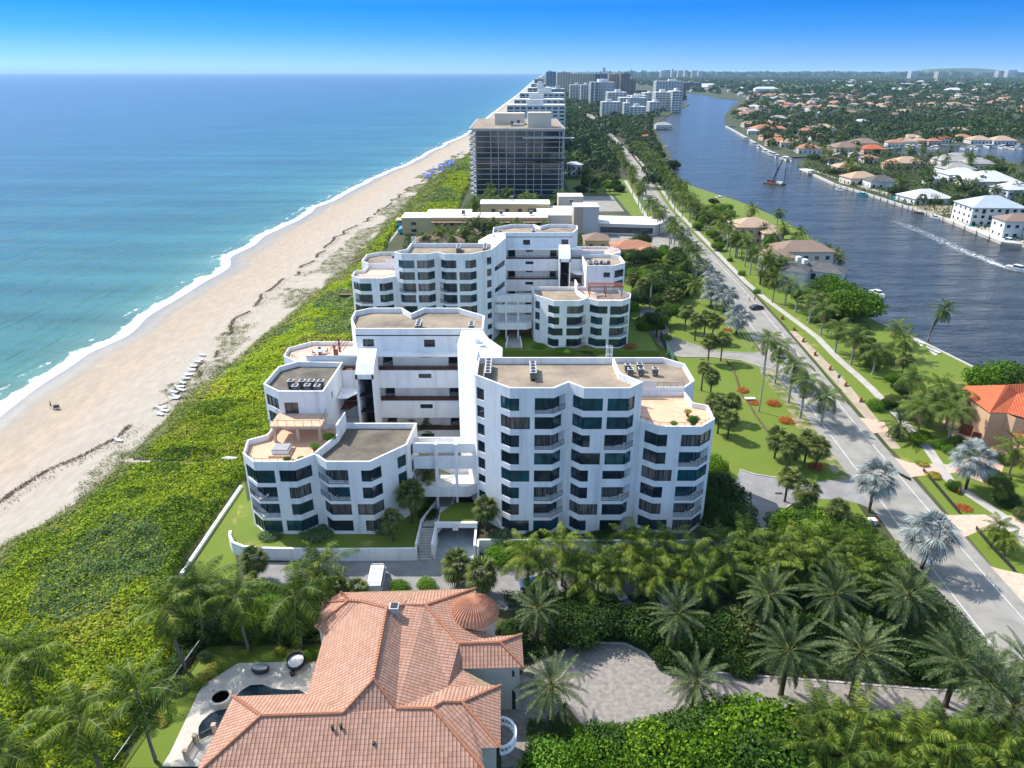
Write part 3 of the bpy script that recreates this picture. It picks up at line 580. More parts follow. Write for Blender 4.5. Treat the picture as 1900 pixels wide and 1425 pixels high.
def facade(T,root,pts,z0,nf,fh,ztop,wins,wall,inset=0.2,glasses=('g1','g2','g4','g1','g5','g4'),fr='frame'):
    S=[0]
    for a,b in zip(pts[:-1],pts[1:]): S.append(S[-1]+math.dist(a[:2],b[:2]))
    def at(s,d=0):
        for i in range(len(S)):
            if abs(S[i]-s)<0.02:
                q=off_poly(pts,d,False)[i] if d else pts[i][:2]; return q
        for i in range(len(S)-1):
            if S[i]<=s<=S[i+1]:
                t=(s-S[i])/(S[i+1]-S[i]); a=Vector(pts[i][:2]); b=Vector(pts[i+1][:2]); p=a.lerp(b,t); dn=(b-a).normalized(); p=p+Vector((-dn.y,dn.x))*d; return (p.x,p.y)
        return pts[-1][:2]
    for k in range(nf):
        zf=z0+k*fh; W=sorted(wins.get(k,[])); bp=sorted(set([round(x,3) for x in S]+[round(w[0],3) for w in W]+[round(w[1],3) for w in W]))
        for a,b in zip(bp[:-1],bp[1:]):
            if b-a<0.01: continue
            mid=(a+b)/2; w=[q for q in W if q[0]<mid<q[1]]
            p,q=at(a),at(b)
            if not w: wall.quad((*p,zf),(*q,zf),(*q,zf+fh),(*p,zf+fh)); continue
            w=w[0]; zl,zh=zf+w[2],zf+w[3]; ins=1.35 if w[4] in 'bp' else inset
            p2,q2=at(a,ins),at(b,ins)
            if w[2]>0.01: wall.quad((*p,zf),(*q,zf),(*q,zl),(*p,zl))
            wall.quad((*p,zh),(*q,zh),(*q,zf+fh),(*p,zf+fh))
            fl=zf+0.12 if w[4]=='p' else zl
            wall.quad((*p,zl),(*q,zl),(*(q2 if w[4]!='p' else at(b,.18)),zl),(*(p2 if w[4]!='p' else at(a,.18)),zl)); wall.quad((*p,zh),(*q,zh),(*q2,zh),(*p2,zh))
            if w[4]=='p': wall.quad((*at(a,.18),fl),(*at(b,.18),fl),(*q2,fl),(*p2,fl)); wall.quad((*at(a,.18),fl),(*at(b,.18),fl),(*at(b,.18),zl),(*at(a,.18),zl))
        for w in W:
            zl,zh=zf+w[2],zf+w[3]; ins=1.35 if w[4] in 'bp' else inset; zg=zf+0.12 if w[4]=='p' else zl
            for s in (w[0],w[1]):
                p,q=at(s),at(s,ins); wall.quad((*p,zg),(*q,zg),(*q,zh),(*p,zh))
            sl=[w[0]]+[s for s in S if w[0]+.02<s<w[1]-.02]+[w[1]]
            pane=MB(T); frm=MB(T)
            for a,b in zip(sl[:-1],sl[1:]):
                pane.quad((*at(a,ins),zg),(*at(b,ins),zg),(*at(b,ins),zh),(*at(a,ins),zh))
                n=max(1,int(round((b-a)/1.25)))
                di=ins-0.05
                for j in range(n+1):
                    s=a+(b-a)*j/n; s=min(max(s,w[0]+0.04),w[1]-0.04); p=at(s,di); frm.bar((*p,zg),(*p,zh),0.07)
                for z in (zg+0.04,zh-0.04): frm.bar((*at(a,di),z),(*at(b,di),z),0.07)
                if w[4]=='t': frm.bar((*at(a,di),zl+0.62),(*at(b,di),zl+0.62),0.09)
            gm=M[w[5]] if len(w)>5 else M[random.choice(glasses)]
            po=pane.build('window' if w[4] not in 'bp' else 'balcony_door',gm,root); frm.build('frame',M[fr],po)
            if w[4]=='b':
                q_=at((w[0]+w[1])/2,.75); BALC.append(T((*q_,zf+0.1)))
                rb=MB(T)
                for a,b in zip(sl[:-1],sl[1:]):
                    for z in (1.0,0.12): rb.bar((*at(a,0.03),zf+z),(*at(b,0.03),zf+z),0.05)
                    n=max(2,int((b-a)/0.16))
                    for j in range(n+1):
                        p=at(a+(b-a)*j/n,0.03); rb.bar((*p,zf+0.1),(*p,zf+1.0),0.022 if j%8 else 0.05)
                rb.build('balcony_railing',M['frame'],root)
def rail(T,root,pts,z,h=1.0,name='railing',m='frame',gap=0.17,pw=0.02,glass=False):
    rb=MB(T)
    for a,b in zip(pts[:-1],pts[1:]):
        L=math.dist(a[:2],b[:2]); rb.bar((*a[:2],z+h),(*b[:2],z+h),0.05); 
        if not glass: rb.bar((*a[:2],z+0.1),(*b[:2],z+0.1),0.035)
        n=max(1,int(L/gap)); every=max(1,int(1.4/gap))
        for j in range(n+1):
            t=j/n; p=(a[0]+(b[0]-a[0])*t,a[1]+(b[1]-a[1])*t); big=(j%every==0)
            if glass and not big and gap<1: continue
            rb.bar((*p,z),(*p,z+h),0.05 if big else pw)
    return rb.build(name,M[m],root)
FH=3.05; Z0=2.0
# window styles: (z low, z high, kind)
def N(a,b,k='w',lo=0.5,hi=2.55,g=None): return (a,b,lo,hi,k)+((g,) if g else ())
def Bk(a,b): return (a,b,0.08,2.62,'b')
def Pk(a,b): return (a,b,0.95,2.5,'p')
def condo(T,root,deckm,var):
    wl=MB(T)
    # --- eight storey tower
    P=[(-5.7,108.4),(-5.8,101),(-0.5,96),(6,96),(8.3,98.2),(10.4,96),(17.1,96),(19.4,98.3)]
    P2=P[1:]
    wins={}
    c1=['N','W','N','N','W','N','N','W']; c2=['B','W','B','T','W','B','B','W']; c3=['T','T','N','W','N','N','W','N']; c4=['T','T','B','W','P','B','W','B']
    if var: c1=['N','W','W','W','W','N','N','W']; c2=['W','W','B','B','W','W','B','W']; c3=['W','W','W','W','N','N','W','N']; c4=['T','W','B','W','B','W','W','B']
    for r in range(8):
        k=7-r; w=[]
        w.append(N(0.25,1.85,'t' if r<5 else 'w',0.4 if r<5 else 0.9,2.35,'g1'))
        t=c1[r]; w.append(N(5.4,8.7 if t=='N' else 10.3))
        t=c2[r]; w.append({'N':N(12.4,15.4),'W':N(11.0,15.6),'T':N(11.0,15.6,g='g2'),'B':Bk(11.0,16.4)}[t])
        t=c3[r]; w.append({'N':N(18.0,21.2),'W':N(17.9,22.9),'T':N(17.9,22.9,g='g2')}[t])
        t=c4[r]; w.append({'W':N(23.6,28.2),'T':N(23.6,28.2,g='g2'),'B':Bk(23.4,28.6),'P':Pk(23.4,28.6)}[t])
        wins[k]=w
    facade(T,root,P2,Z0,8,FH,27.6,wins,wl)
    TP=[(-5.8,101),(-0.5,96),(6,96),(8.3,98.2),(10.4,96),(17.1,96),(19.4,98.3),(16.5,101.8),(16.3,108.4),(-5.7,108.4)]
    walls(wl,TP,26.4,27.6); walls(wl,[(19.4,98.3),(16.5,101.8),(16.3,108.4),(-5.7,108.4),(-5.8,101)],0,26.4,False)
    walls(wl,P2,0.2,Z0,False)
    inn=parapet(wl,TP,27.6,26.5); r=MB(T); r.poly(inn,26.52); r.build('roof',M['roofb'],root)
    # --- six storey wing with terrace and the seven storey part behind it
    R=[(19.3,98.5),(22,96.2),(28.4,96.2),(31,98.8),(31.2,103.7)]
    c5=['N','N','W','N','N','W']; c6=['W','B','W','B','B','W']
    wins={}
    for r in range(6):
        wins[5-r]=[N(1.1,4.9 if c5[r]=='N' else 6.1),Bk(6.9,12.7) if c6[r]=='B' else N(7.0,12.9),Bk(14.3,17.6) if r%2 else N(14.2,17.2)]
    facade(T,root,R,Z0,6,FH,21.4,wins,wl); walls(wl,R,0.2,Z0,False)
    RT=R+[(29,104.8),(28.6,109.2),(16.45,109.2),(16.6,101.9)]; walls(wl,RT,20.3,21.2); inn=parapet(wl,RT,21.2,20.3,0.25)
    r=MB(T); r.poly(inn,20.36); r.build('terrace_floor',M[deckm],root)
    rail(T,root,off_poly(ccw(R),0.12,False) if False else [(19.5,98.6),(22.05,96.35),(28.3,96.35),(30.8,98.9),(31,103.7)],21.2,0.55,'terrace_railing',gap=1.1,glass=True)
    A6=[(16.4,109.2),(28.6,109.2),(30.9,112.1),(30.9,119.7),(27.6,122.9),(16.4,122.9)]
    walls(wl,A6,0.2,21.9); inn=parapet(wl,A6,21.9,20.9); r=MB(T); r.poly(inn,20.92); r.build('roof',M['roofb'],root)
    f=MB(T); 
    for i in range(5): f.box((18.0+i*1.3,109.05,21.9),(1.25,0.06,1.3)); f.box((17.4+i*1.3,109.05,21.9),(0.12,0.12,1.4))
    f.build('roof_screen',M['wframe'],root)
    rail(T,root,[(24.0,109.3),(28.4,109.3)],21.9,0.8,'railing',gap=0.5)
    # --- four storey block with deck
    Lp=[(-43.2,103.2),(-42.4,98.7),(-39.8,96),(-33.6,96),(-31,98.4),(-28.7,96),(-22,96),(-17,101.6),(-16.4,109.3)]
    S0=math.dist(Lp[0],Lp[1])
    dl=['W','B','B','W']; dr=['W','N','N','W']; a1=['B','B','W','W']; b1=['N','N','W','N']
    if var: dl=['W','B','B','W']; dr=['W','N','N','W']; a1=['W','B','W','B']; b1=['N','N','W','N']
    wins={}
    for r in range(4):
        w=[N(0.8,3.6)]
        w.append(Bk(S0+.5,11.3) if dl[r]=='B' else N(S0+.5,11.3,'w',0.25)); w.append(N(12.0 if dr[r]=='W' else 13.2,17.3 if dr[r]=='W' else 16.8))
        w.append(Bk(18.5,24.6) if a1[r]=='B' else N(19.5,24.6)); w.append(N(26.6 if b1[r]=='N' else 25.6,30.2))
        if r<3: w.append(N(33.4,35.2))
        w.append(N(37.8,39.6))
        wins[3-r]=w
    facade(T,root,Lp,Z0,4,FH,15.3,wins,wl); walls(wl,Lp,0.2,Z0,False)
    LP=Lp+[(-28.4,109.3),(-40.2,109.3),(-40.6,105)]
    walls(wl,LP,14.2,15.25); parapet(wl,LP,15.25,14.2,0.28); 
    rf=[(-28.5,96.4),(-22.1,96.4),(-17.4,101.8),(-16.8,109),(-28.2,109),(-28.5,104.5),(-30.6,98.8)]
    r=MB(T); r.poly(rf,14.28); r.build('roof',M['roofd' if not var else 'roofb'],root)
    dk=[(-42.8,103),(-42.1,98.9),(-39.7,96.3),(-33.7,96.3),(-31,98.7),(-28.9,104.5),(-28.6,109),(-40,109),(-40.3,105)]
    r=MB(T); r.poly(dk,14.30); r.build('terrace_floor',M[deckm],root)
    dv=MB(T)
    for a,b,h in (((-30.85,98.4),(-28.8,104.4),15.6),((-28.8,104.4),(-28.5,109.3),17.3)):
        dv.bar((a[0],a[1],(14.2+h)/2),(b[0],b[1],(14.2+h)/2),0.3,h-14.2)
    dv.build('dividing_wall',M['white'],root)
    walls(wl,[(-16.4,109.3),(-40,109.3),(-43.2,103.2)],0.2,14.2,False)
    rail(T,root,[(-43,103),(-42.2,98.8),(-39.7,96.15),(-33.7,96.15)],15.25,0.5,'terrace_railing',gap=1.1,glass=True)
    # --- six storey block with the corner windows
    L6=[(-42.3,119.6),(-42.5,111.8),(-39,108.7),(-31.5,108.7),(-31.1,121.8)]
    s1=7.8; s2=s1+math.dist(L6[1],L6[2])
    door=(s2+0.7,s2+3.0,0.0,2.1,'w','g3') if not var else (s2+1.0,s2+2.8,0.8,2.2,'w','g1')
    wn=N(s2+7.5+4.2,s2+7.5+4.9,'w',0.8,2.1,'g1')
    facade(T,root,L6,Z0+4*FH,2,FH,21.4,{0:[N(4.8,7.0),N(8.3,s2-0.4)],1:[N(4.8,7.0),N(8.3,s2-0.4),(door[0],door[1],door[2]+ (0.0 if var else 0.0),door[3],door[4],door[5]),wn]},wl)
    walls(wl,L6,0.2,Z0+4*FH,False); L6p=L6+[(-39.5,122.2)]; walls(wl,L6p,20.3,21.4); walls(wl,[L6p[-1],L6p[0]],0.2,20.3,False); walls(wl,[(-31.1,121.8),(-39.5,122.2)],0.2,20.3,False)
    inn=parapet(wl,L6p,21.4,20.45); r=MB(T); r.poly(inn,20.46); r.build('roof',M['roofd' if not var else 'roofb'],root)
    # --- terrace behind it
    D6=[(-30.8,122.4),(-39.5,122.4),(-43.2,125.8),(-43.6,130),(-40,133.6),(-30.8,133.6)]
    walls(wl,D6,0.2,21.1); inn=parapet(wl,D6,21.1,20.3,0.25); r=MB(T); r.poly(inn,20.34); r.build('terrace_floor',M['deckp'],root)
    rail(T,root,[(-39.6,122.6),(-43,125.9),(-43.4,130),(-39.9,133.4),(-31,133.4)],21.1,0.9,'terrace_railing',gap=0.9,glass=True)
    f=MB(T); 
    for i in range(7): f.box((-37.4+i*1.0,122.5,20.4),(0.94,0.05,2.0)); f.box((-37.9+i*1.0,122.5,20.4),(0.07,0.07,2.05))
    f.build('terrace_screen',M['wframe'],root)
    # --- back wing with open galleries
    W8=[(-28.5,122.5),(-5.4,122.5),(-5.4,130),(-10.8,135),(-17.5,135),(-19.5,131.5),(-21.8,135),(-28,135),(-30.7,132.9),(-30.4,128)]
    facade(T,root,[(-28.5,122.5),(-9.3,122.5)],Z0+7*FH-0.5,1,FH+0.5,27.6,{0:[(1.2,3.2,1.3,2.75,'w','g1'),(12.3,14.3,1.2,2.65,'w','g1')]},wl)
    walls(wl,[W8[0],W8[1]],26.2,27.6,False); walls(wl,[(-9.3,122.5),(-5.4,122.5)],0.2,26.4,False); walls(wl,W8[1:]+[W8[0]],0.2,27.6,False)
    inn=parapet(wl,W8,27.6,26.6); r=MB(T); r.poly(inn,26.62); r.build('roof',M['roofb'],root)
    y0,y1=120.3,122.5; xa,xb=-31.1,-9.3
    for k,kind in enumerate(['s','s','g','s','g','s','g']):
        zf=Z0+k*FH
        if kind=='s':
            facade(T,root,[(xa,y0),(xb,y0)],zf,1,FH,0,{0:[(13.9,16.2,1.6,2.45,'w','g1'),(4.7,5.5,1.6,2.45,'w','g1')]},wl,inset=0.12)
            wl.quad((xa,y0,zf+FH),(xb,y0,zf+FH),(xb,y1,zf+FH),(xa,y1,zf+FH))
        else:
            fl=MB(T); fl.quad((xa,y0+.02,zf+0.03),(xb,y0+.02,zf+0.03),(xb,y1+1.5,zf+0.03),(xa,y1+1.5,zf+0.03)); fl.build('gallery_floor',M['brick'],root)
            wl.quad((xa,y0,zf-0.02),(xb,y0,zf-0.02),(xb,y0,zf+0.08),(xa,y0,zf+0.08)); wl.quad((xa,y0,zf+0.08),(xb,y0,zf+0.08),(xb,y0+.12,zf+0.08),(xa,y0+.12,zf+0.08))
            facade(T,root,[(xa,y1),(xb,y1)],zf,1,FH-0.35,0,{0:[(4.2,5.0,1.3,2.2,'w','g1'),(14,16.1,1.7,2.4,'w','g1'),(7.1,9.0,0.05,2.4,'b','g1'),(19.2,21.3,0.05,2.4,'b','g1')]},wl)
            wl.quad((xa,y0,zf+FH-0.35),(xb,y0,zf+FH-0.35),(xb,y0,zf+FH),(xa,y0,zf+FH)); wl.quad((xa,y0,zf+FH-.35),(xb,y0,zf+FH-.35),(xb,y1,zf+FH-.35),(xa,y1,zf+FH-.35)); wl.quad((xa,y0,zf+FH),(xb,y0,zf+FH),(xb,y1,zf+FH),(xa,y1,zf+FH))
            rail(T,root,[(xa,y0+.1),(xb,y0+.1)],zf+0.05,0.95,'gallery_railing')
    # --- stair tower
    st=MB(T); xl,xr,yf,yb=-27.6,-24.4,115.4,120.3
    for x in (xl,xr):
        st.face([(x,yf,0.2),(x,yb,0.2),(x,yb,24.6),(x,yf+1.6,23.0),(x,yf,21.6)]); x2=x+(0.35 if x==xl else -0.35); st.face([(x2,yf,0.2),(x2,yb,0.2),(x2,yb,24.2),(x2,yf,21.2)]); st.quad((x,yf,0.2),(x2,yf,0.2),(x2,yf,21.6),(x,yf,21.6))
    st.quad((xl,yf,21.6),(xr,yf,21.6),(xr,yf+1.6,23.0),(xl,yf+1.6,23.0)); st.quad((xl,yf+1.6,23.0),(xr,yf+1.6,23.0),(xr,yb,24.6),(xl,yb,24.6)); st.quad((xl,yf,21.6),(xr,yf,21.6),(xr,yf,20.7),(xl,yf,20.7)); st.quad((xl,yb,24.6),(xr,yb,24.6),(xr,yb,22),(xl,yb,22))
    st.box((-25.9,yb+0.9,23.4),(2.2,1.3,0.5))
    st.build('stair_tower',M['white'],root)
    ss=MB(T); ss.cur=0
    for k in range(12):
        z=Z0+k*FH/2
        if z>19.5: break
        ss.box(((xl+xr)/2,yb-1.0 if k%2 else yf+1.0,z),(2.4,1.6,0.14)); 
        for j in range(8):
            t=j/8; y=(yf+1.6+t*2.6) if k%2==0 else (yb-1.6-t*2.6); ss.box((xr-0.95 if k%2==0 else xl+0.95,y,z+t*FH/2),(1.0,0.3,0.12))
        ss.bar((xl+.4,yf+0.25,z+1),(xr-.4,yf+0.25,z+1),0.05)
    ss.quad((xl+.36,yb-.05,0.3),(xr-.36,yb-.05,0.3),(xr-.36,yb-.05,21),(xl+.36,yb-.05,21))
    ss.build('stairs',M['dark'],root)
    # lobby landings left of the stair tower
    for z in (8.1,14.2):
        ld=MB(T); ld.poly([(-31.1,116.5),(-29.5,116.5),(-28.8,118),(-27.6,119.2),(-27.6,120.3),(-31.1,120.3)],z+0.05)
        ld.build('gallery_landing',M['brick'],root)
    for z in (5.0,11.15,17.25): wl.prism([(-31.1,115.0),(-29.4,115.0),(-27.6,118),(-27.6,120.3),(-31.1,120.3)],z-0.15 if z>6 else z-.1,z+0.02,True)
    # --- central lift tower
    C=[(-5.82,102.6),(-9.3,112),(-9.3,122.45),(-5.5,122.45),(-4.2,118),(-1.8,113.5),(-1.8,108.45),(-5.72,108.45)]
    walls(wl,C,0.2,27.3); tq=[(-9.3,112,28.3),(-8.9,117.5,28.3),(-4.6,116.2,28.3),(-5.8,110.6,28.3)]
    for q in ([tq[0],tq[1],tq[2],tq[3]],[(-5.82,102.6,27.3),tq[3],tq[0]],[(-5.82,102.6,27.3),(-5.72,108.45,27.3),(-1.8,108.45,27.3),tq[3]],[(-1.8,108.45,27.3),(-1.8,113.5,27.3),tq[2],tq[3]],[(-1.8,113.5,27.3),(-4.2,118,27.3),(-5.5,122.45,27.3),tq[2]],[(-5.5,122.45,27.3),(-9.3,122.45,27.3),tq[1],tq[2]],[(-9.3,122.45,27.3),(-9.3,112,27.3),tq[0],tq[1]],[(-5.82,102.6,27.3),tq[0],(-9.3,112,27.3)]): wl.face(q)
    wl.box((-6.0,113.4,28.3),(0.9,0.9,0.8)); wl.box((-5.2,111.8,28.2),(1.2,0.5,0.3),0.5)
    if var:
        for z in (9,15,21):
            sl=MB(T); a=Vector((-6.4,104.1,z)); b=Vector((-8.9,110.9,z)); o=Vector((-0.06,-0.02,0))
            sl.face([a+o,b+o,b+o+Vector((0,0,1.5)),a+o+Vector((0,0,1.1))])
            sl.build('stair_window',M['g1'],root)
    # --- bridge between the blocks
    br=MB(T); xa,xb,yb_=-16.5,-5.8,103.9
    def beam(z0,z1,y=yb_,d=0.35): br.box(((xa+xb)/2,y+d/2,z0),(xb-xa,d,z1-z0))
    beam(12.6,14.2); beam(9.6,11.7)
    for x in (-12.7,-9.4): br.box((x,yb_-0.15,5.0),(0.5,0.5,9.2))
    br.box(((xa+xb)/2,105.2,12.3),(xb-xa,2.2,0.25)); br.box(((xa+xb)/2,106.2,12.5),(xb-xa,0.25,1.6)); br.box(((xa+xb)/2,105.2,9.3),(xb-xa,2.2,0.25)); br.box(((xa+xb)/2,108.1,5.0),(xb-xa,0.2,2.2))
    br.face([(xa,103.2,5.2),(xa+1.5,101.9,5.2),(xb-1.5,101.9,5.2),(xb,103.2,5.2),(xb,103.2,7.2),(xb-1.5,101.9,7.2),(xa+1.5,101.9,7.2),(xa,103.2,7.2)][:0] or [(xa+1.5,101.9,5.2),(xb-1.5,101.9,5.2),(xb-1.5,101.9,7.2),(xa+1.5,101.9,7.2)])
    br.quad((xa,103.4,5.2),(xa+1.5,101.9,5.2),(xa+1.5,101.9,7.2),(xa,103.4,7.2)); br.quad((xb,103.4,5.2),(xb-1.5,101.9,5.2),(xb-1.5,101.9,7.2),(xb,103.4,7.2))
    br.poly([(xa,103.4),(xa+1.5,101.9),(xb-1.5,101.9),(xb,103.4),(xb,108),(xa,108)],6.1); br.poly([(xa,103.4),(xa+1.5,101.9),(xb-1.5,101.9),(xb,103.4),(xb,108),(xa,108)],5.2)
    for x in (-12.7,-9.4): br.box((x,103.3,2.0),(0.4,0.4,3.3))
    br.build('bridge',M['white'],root)
    en=MB(T); en.quad((xa,107.5,2.0),(xb,107.5,2.0),(xb,107.5,5.2),(xa,107.5,5.2)); en.build('entrance_wall',M['brick'],root)
    dd=MB(T)
    for i in range(4): dd.box((-12.2+i*0.72,107.4,2.05),(0.66,0.08,2.3))
    dd.build('door',M['redwood'],root)
    wl.build('wall',M['white'],root)
    return wl
TA=lambda p:(p[0],p[1],p[2]); TB=lambda p:(-11.3-p[0],p[1]+84.5,p[2])
ca=thing('apartment_building','nearest white condominium of stepped blocks with angled bay windows and tan terraces','apartment block',loc=(-6,108,0)); condo(TA,ca,'deck',0)
cb=thing('apartment_building','second white condominium, behind the nearest, with a red pergola on its low right terrace','apartment block',loc=(-6,192,0)); condo(TB,cb,'deckp',1)
# --- raised garden, walls, steps and garage in front of the nearer condominium
m=MB(); m.prism([(-44.6,95.4),(-43.2,93.2),(-40.6,92.3),(-29,92.0),(-14.9,92.3),(-15.0,98),(-13,108),(-16.4,108),(-16.4,109),(-43,109),(-47,104)],0,1.98); struct('raised_garden',m,M['lawn'])
m=MB(); m.prism([(-5.6,94),(33,94),(33,100),(31,112),(-5.6,108)],0,1.96); m.prism([(-9.5,103.2),(-5.9,103.2),(-5.9,108),(-9.5,108)],0,2.02); struct('raised_garden',m,M['soil'])
m=MB(); m.poly([(-12.0,97.3),(-6.2,97.3),(-6.2,103.2),(-9.8,103.2),(-12,100)],3.32); struct('raised_garden',m,M['lawn'])
def wallthing(pts,z0,z1,w,label,name='retaining_wall',mt='white',cat='wall'):
    mb=MB()
    for a,b in zip(pts[:-1],pts[1:]): mb.bar((a[0],a[1],(z0+z1)/2),(b[0],b[1],(z0+z1)/2),w,z1-z0)
    return tag(mb.build(name,M[mt]),label,cat)
wallthing([(-45.6,96.6),(-45.3,95.4),(-44.2,93.6),(-42.2,92.5),(-40,92.1),(-29,91.7),(-14.9,91.9)],0,2.25,0.4,'long low white retaining wall below the left block, curling back at its left end')
wallthing([(-5.5,92),(-5.5,93.8),(20,93.6),(33.2,93.6)],0,2.5,0.35,'white retaining wall behind the palms below the tall tower')
wallthing([(-15.1,92),(-15.0,97.6),(-15,98.6),(-13.1,104.5),(-13.0,108)],0.9,2.9,0.3,'white parapet on the left of the entrance walkway and steps')
wallthing([(-12.6,92),(-12.5,97.4),(-10.3,103.2),(-10.0,108)],0.9,2.95,0.3,'white parapet between the entrance walkway and the garage roof')
wallthing(GL([(448,905),(338,1068)]),0,0.55,0.5,'low white wall between the sea grape thicket and the left lawn')
wallthing([(31.2,98),(33.5,93.8),(34.2,88)],1.2,2.6,0.25,'thin white sloping wall at the right foot of the tower')
m=MB(); m.poly([(-14.9,97.5),(-12.7,97.5),(-10.2,103.2),(-10.1,107.8),(-12.9,107.8),(-12.9,104.3)],2.35); tag(m.build('walkway',M['walk']),'tan paved entrance walkway rising from the steps to the red entrance of the nearest condominium','walkway')
st=thing('garden_steps','straight flight of grey concrete steps between the retaining wall and the garage','steps',loc=(-13.8,92,0))
for i in range(12):
    s=MB(); s.box((-13.8,92.0+i*0.46,0),(2.2,0.46,0.19*(i+1))); s.build('step',M['conc'],st)
ga=thing('garage_entrance','white framed open underground garage entrance with a grey ramp beside the steps','garage',loc=(-9.2,96.7,0))
m=MB(); m.box((-9.2,97.0,2.6),(6.9,0.5,0.9)); m.box((-12.4,94.6,0),(0.35,5.0,2.6)); m.box((-6.0,94.6,0),(0.35,5.0,2.6)); m.quad((-12.3,103,0),(-6,103,0),(-6,103,2.6),(-12.3,103,2.6)); m.quad((-12.3,97.2,2.6),(-6,97.2,2.6),(-6,103,2.6),(-12.3,103,2.6))
m.build('frame',M['white'],ga); m=MB(); m.quad((-12.25,92,0.06),(-6.1,92,0.06),(-6.1,103,0.06),(-12.25,103,0.06)); m.build('ramp',mat('ramp_concrete',(0.3,0.34,0.36),(0.24,0.27,0.29),0.6,0.9),ga)
m=MB(); m.box((-9.3,96.68,2.15),(0.9,0.05,1.0)); m.build('sign',M['wframe'],ga)
# --- same things, mirrored, for the far condominium: a walkway with white walls
m=MB(TB); m.poly([(-13.5,96),(-9.5,96),(-9.9,103),(-10.0,107.8),(-13,107.8),(-13,103)],2.12); tag(m.build('walkway',M['walk']),'grey paved walkway to the entrance of the second condominium','walkway')
m=MB(TB); m.prism([(-50,94),(33,94),(33,100),(31,112),(-50,112)],0,2.02); struct('raised_garden',m,M['lawn'])
for pts,l in (([(-13.6,96),(-13.2,103)],'short white wall on the right of the second condominium walkway'),([(-9.4,96),(-9.9,103)],'short white wall on the left of the second condominium walkway')):
    mb=MB(TB); a,b=pts; mb.bar((*a,2.5),(*b,2.5),0.3,1.1); tag(mb.build('garden_wall',M['white']),l,'wall')
# --- air conditioners
acp=thing('air_conditioner','x','air conditioner')
m=MB(); m.box((0,0,0.35),(0.95,0.95,1.0)); kid(m.build('casing',mat('dark_casing',(0.12,0.125,0.13),(0.07,0.07,0.075),2,0.6),acp))
m=MB(); m.cur=0; m.box((0,0,1.35),(1.0,1.0,0.06)); kid(m.build('top_cover',M['wframe'],acp))
m=MB(); m.lathe((0,0,1.41),[(0.44,0),(0.44,0.03),(0.0,0.03)],14); kid(m.build('fan_grille',M['dark'],acp))
m=MB(); 
for x in (-0.35,0.35): m.box((x,0,0),(0.12,1.1,0.35))
kid(m.build('stand',M['wood'],acp))
def acs(T,rz,spots,where,first=[True]):
    for i,(x,y,z) in enumerate(spots):
        p=T((x,y,z)); l=f'{ORD[i]} air conditioner from the front, {where}'
        if first[0]: first[0]=False; acp.location=p; tag(acp,l,group='rooftop air conditioners')
        else: copy_thing(acp,p,rz,1,l,'rooftop air conditioners')
for T,nm,cl in ((TA,'near condominium',0),(TB,'far condominium',1)):
    acs(T,0,[(-3.9,101.6+i*1.25,26.52) for i in range(5)],f'left row on tower roof, {nm}' if not cl else f'right row on tower roof, {nm}')
    acs(T,0,[(3.1,101.6+i*1.25,26.52) for i in range(4)],f'middle row on tower roof, {nm}')
    acs(T,0,[(20.6,116.4,20.95),(22.5,116.6,20.95),(25.0,116.6,20.95),(20.4,118.4,20.95),(22.6,118.7,20.95)][:5 if not cl else 2],f'rear corner roof, {nm}')
    acs(T,0,[(-36.6,110.2,20.46),(-34.6,110.4,20.46),(-32.9,110.2,20.46),(-37.9,112.3,20.46),(-36.0,112.3,20.46),(-34.4,112.3,20.46),(-32.8,112.3,20.46)],f'six storey roof, {nm}')
    acs(T,0,[(-17.3,123.6+i*1.25,26.62) for i in range(3)],f'middle of back wing roof, {nm}')
    acs(T,0,[(-7.6,123.6+i*1.25,26.62) for i in range(2)],f'end of back wing roof, {nm}')
# --- roof ladders
for T,x,l in ((TA,15.6,'white caged roof ladder at the back right of the nearest tower roof'),(TB,15.6,'white caged roof ladder at the back left of the second tower roof')):
    m=MB(T)
    for a in range(7):
        t=PI*a/6; m.bar((x+0.5*math.cos(t),108.7+0.55*math.sin(t),25.5),(x+0.5*math.cos(t),108.7+0.55*math.sin(t),29.4),0.08)
    for z in (26.5,27.8,29.0):
        pp=[(x+0.5*math.cos(PI*a/6),108.7+0.55*math.sin(PI*a/6),z) for a in range(7)]; 
        for p,q in zip(pp[:-1],pp[1:]): m.bar(p,q,0.1)
    tag(m.build('roof_ladder',M['wframe']),l,'ladder')
# --- timber platform with posts on the low deck of the near condominium
pf=thing('raised_deck','tan raised deck on square posts against the white block above the low terrace','deck',loc=(-35.4,106,14.3))
m=MB(); m.box((-35.4,106.3,17.0),(8.4,4.7,0.3)); m.build('floor',M['deck'],pf)
for x in (-39,-35.2,-31.6): m=MB(); m.box((x,104.3,14.3),(0.42,0.42,2.75)); m.build('post',M['pavec'],pf)
rail(None,pf,[(-39.5,108.4),(-39.5,104.05),(-31.3,104.05),(-31.3,108.4)],17.3,1.0,gap=1.2,glass=True)
ht=thing('hot_tub','square hot tub under a grey cover on the tan terrace of the left block','hot tub',loc=(-36.9,100.4,14.3))
m=MB(); m.box((-36.9,100.6,14.3),(3.4,3.2,0.25)); m.build('step',M['deck'],ht); m=MB(); m.box((-36.9,100.7,14.55),(2.6,2.3,0.65)); m.build('tub',M['wframe'],ht); m=MB(); m.box((-36.9,100.7,15.2),(2.65,2.35,0.14),taper=0.92); m.build('cover',mat('grey_cover',(0.33,0.33,0.33),(0.25,0.25,0.25),1,0.6),ht)
m=MB(); m.box((-33.1,99.9,14.3),(3.4,3.6,0.18)); tag(m.build('deck_step',M['deck']),'low tan deck step beside the hot tub','step')
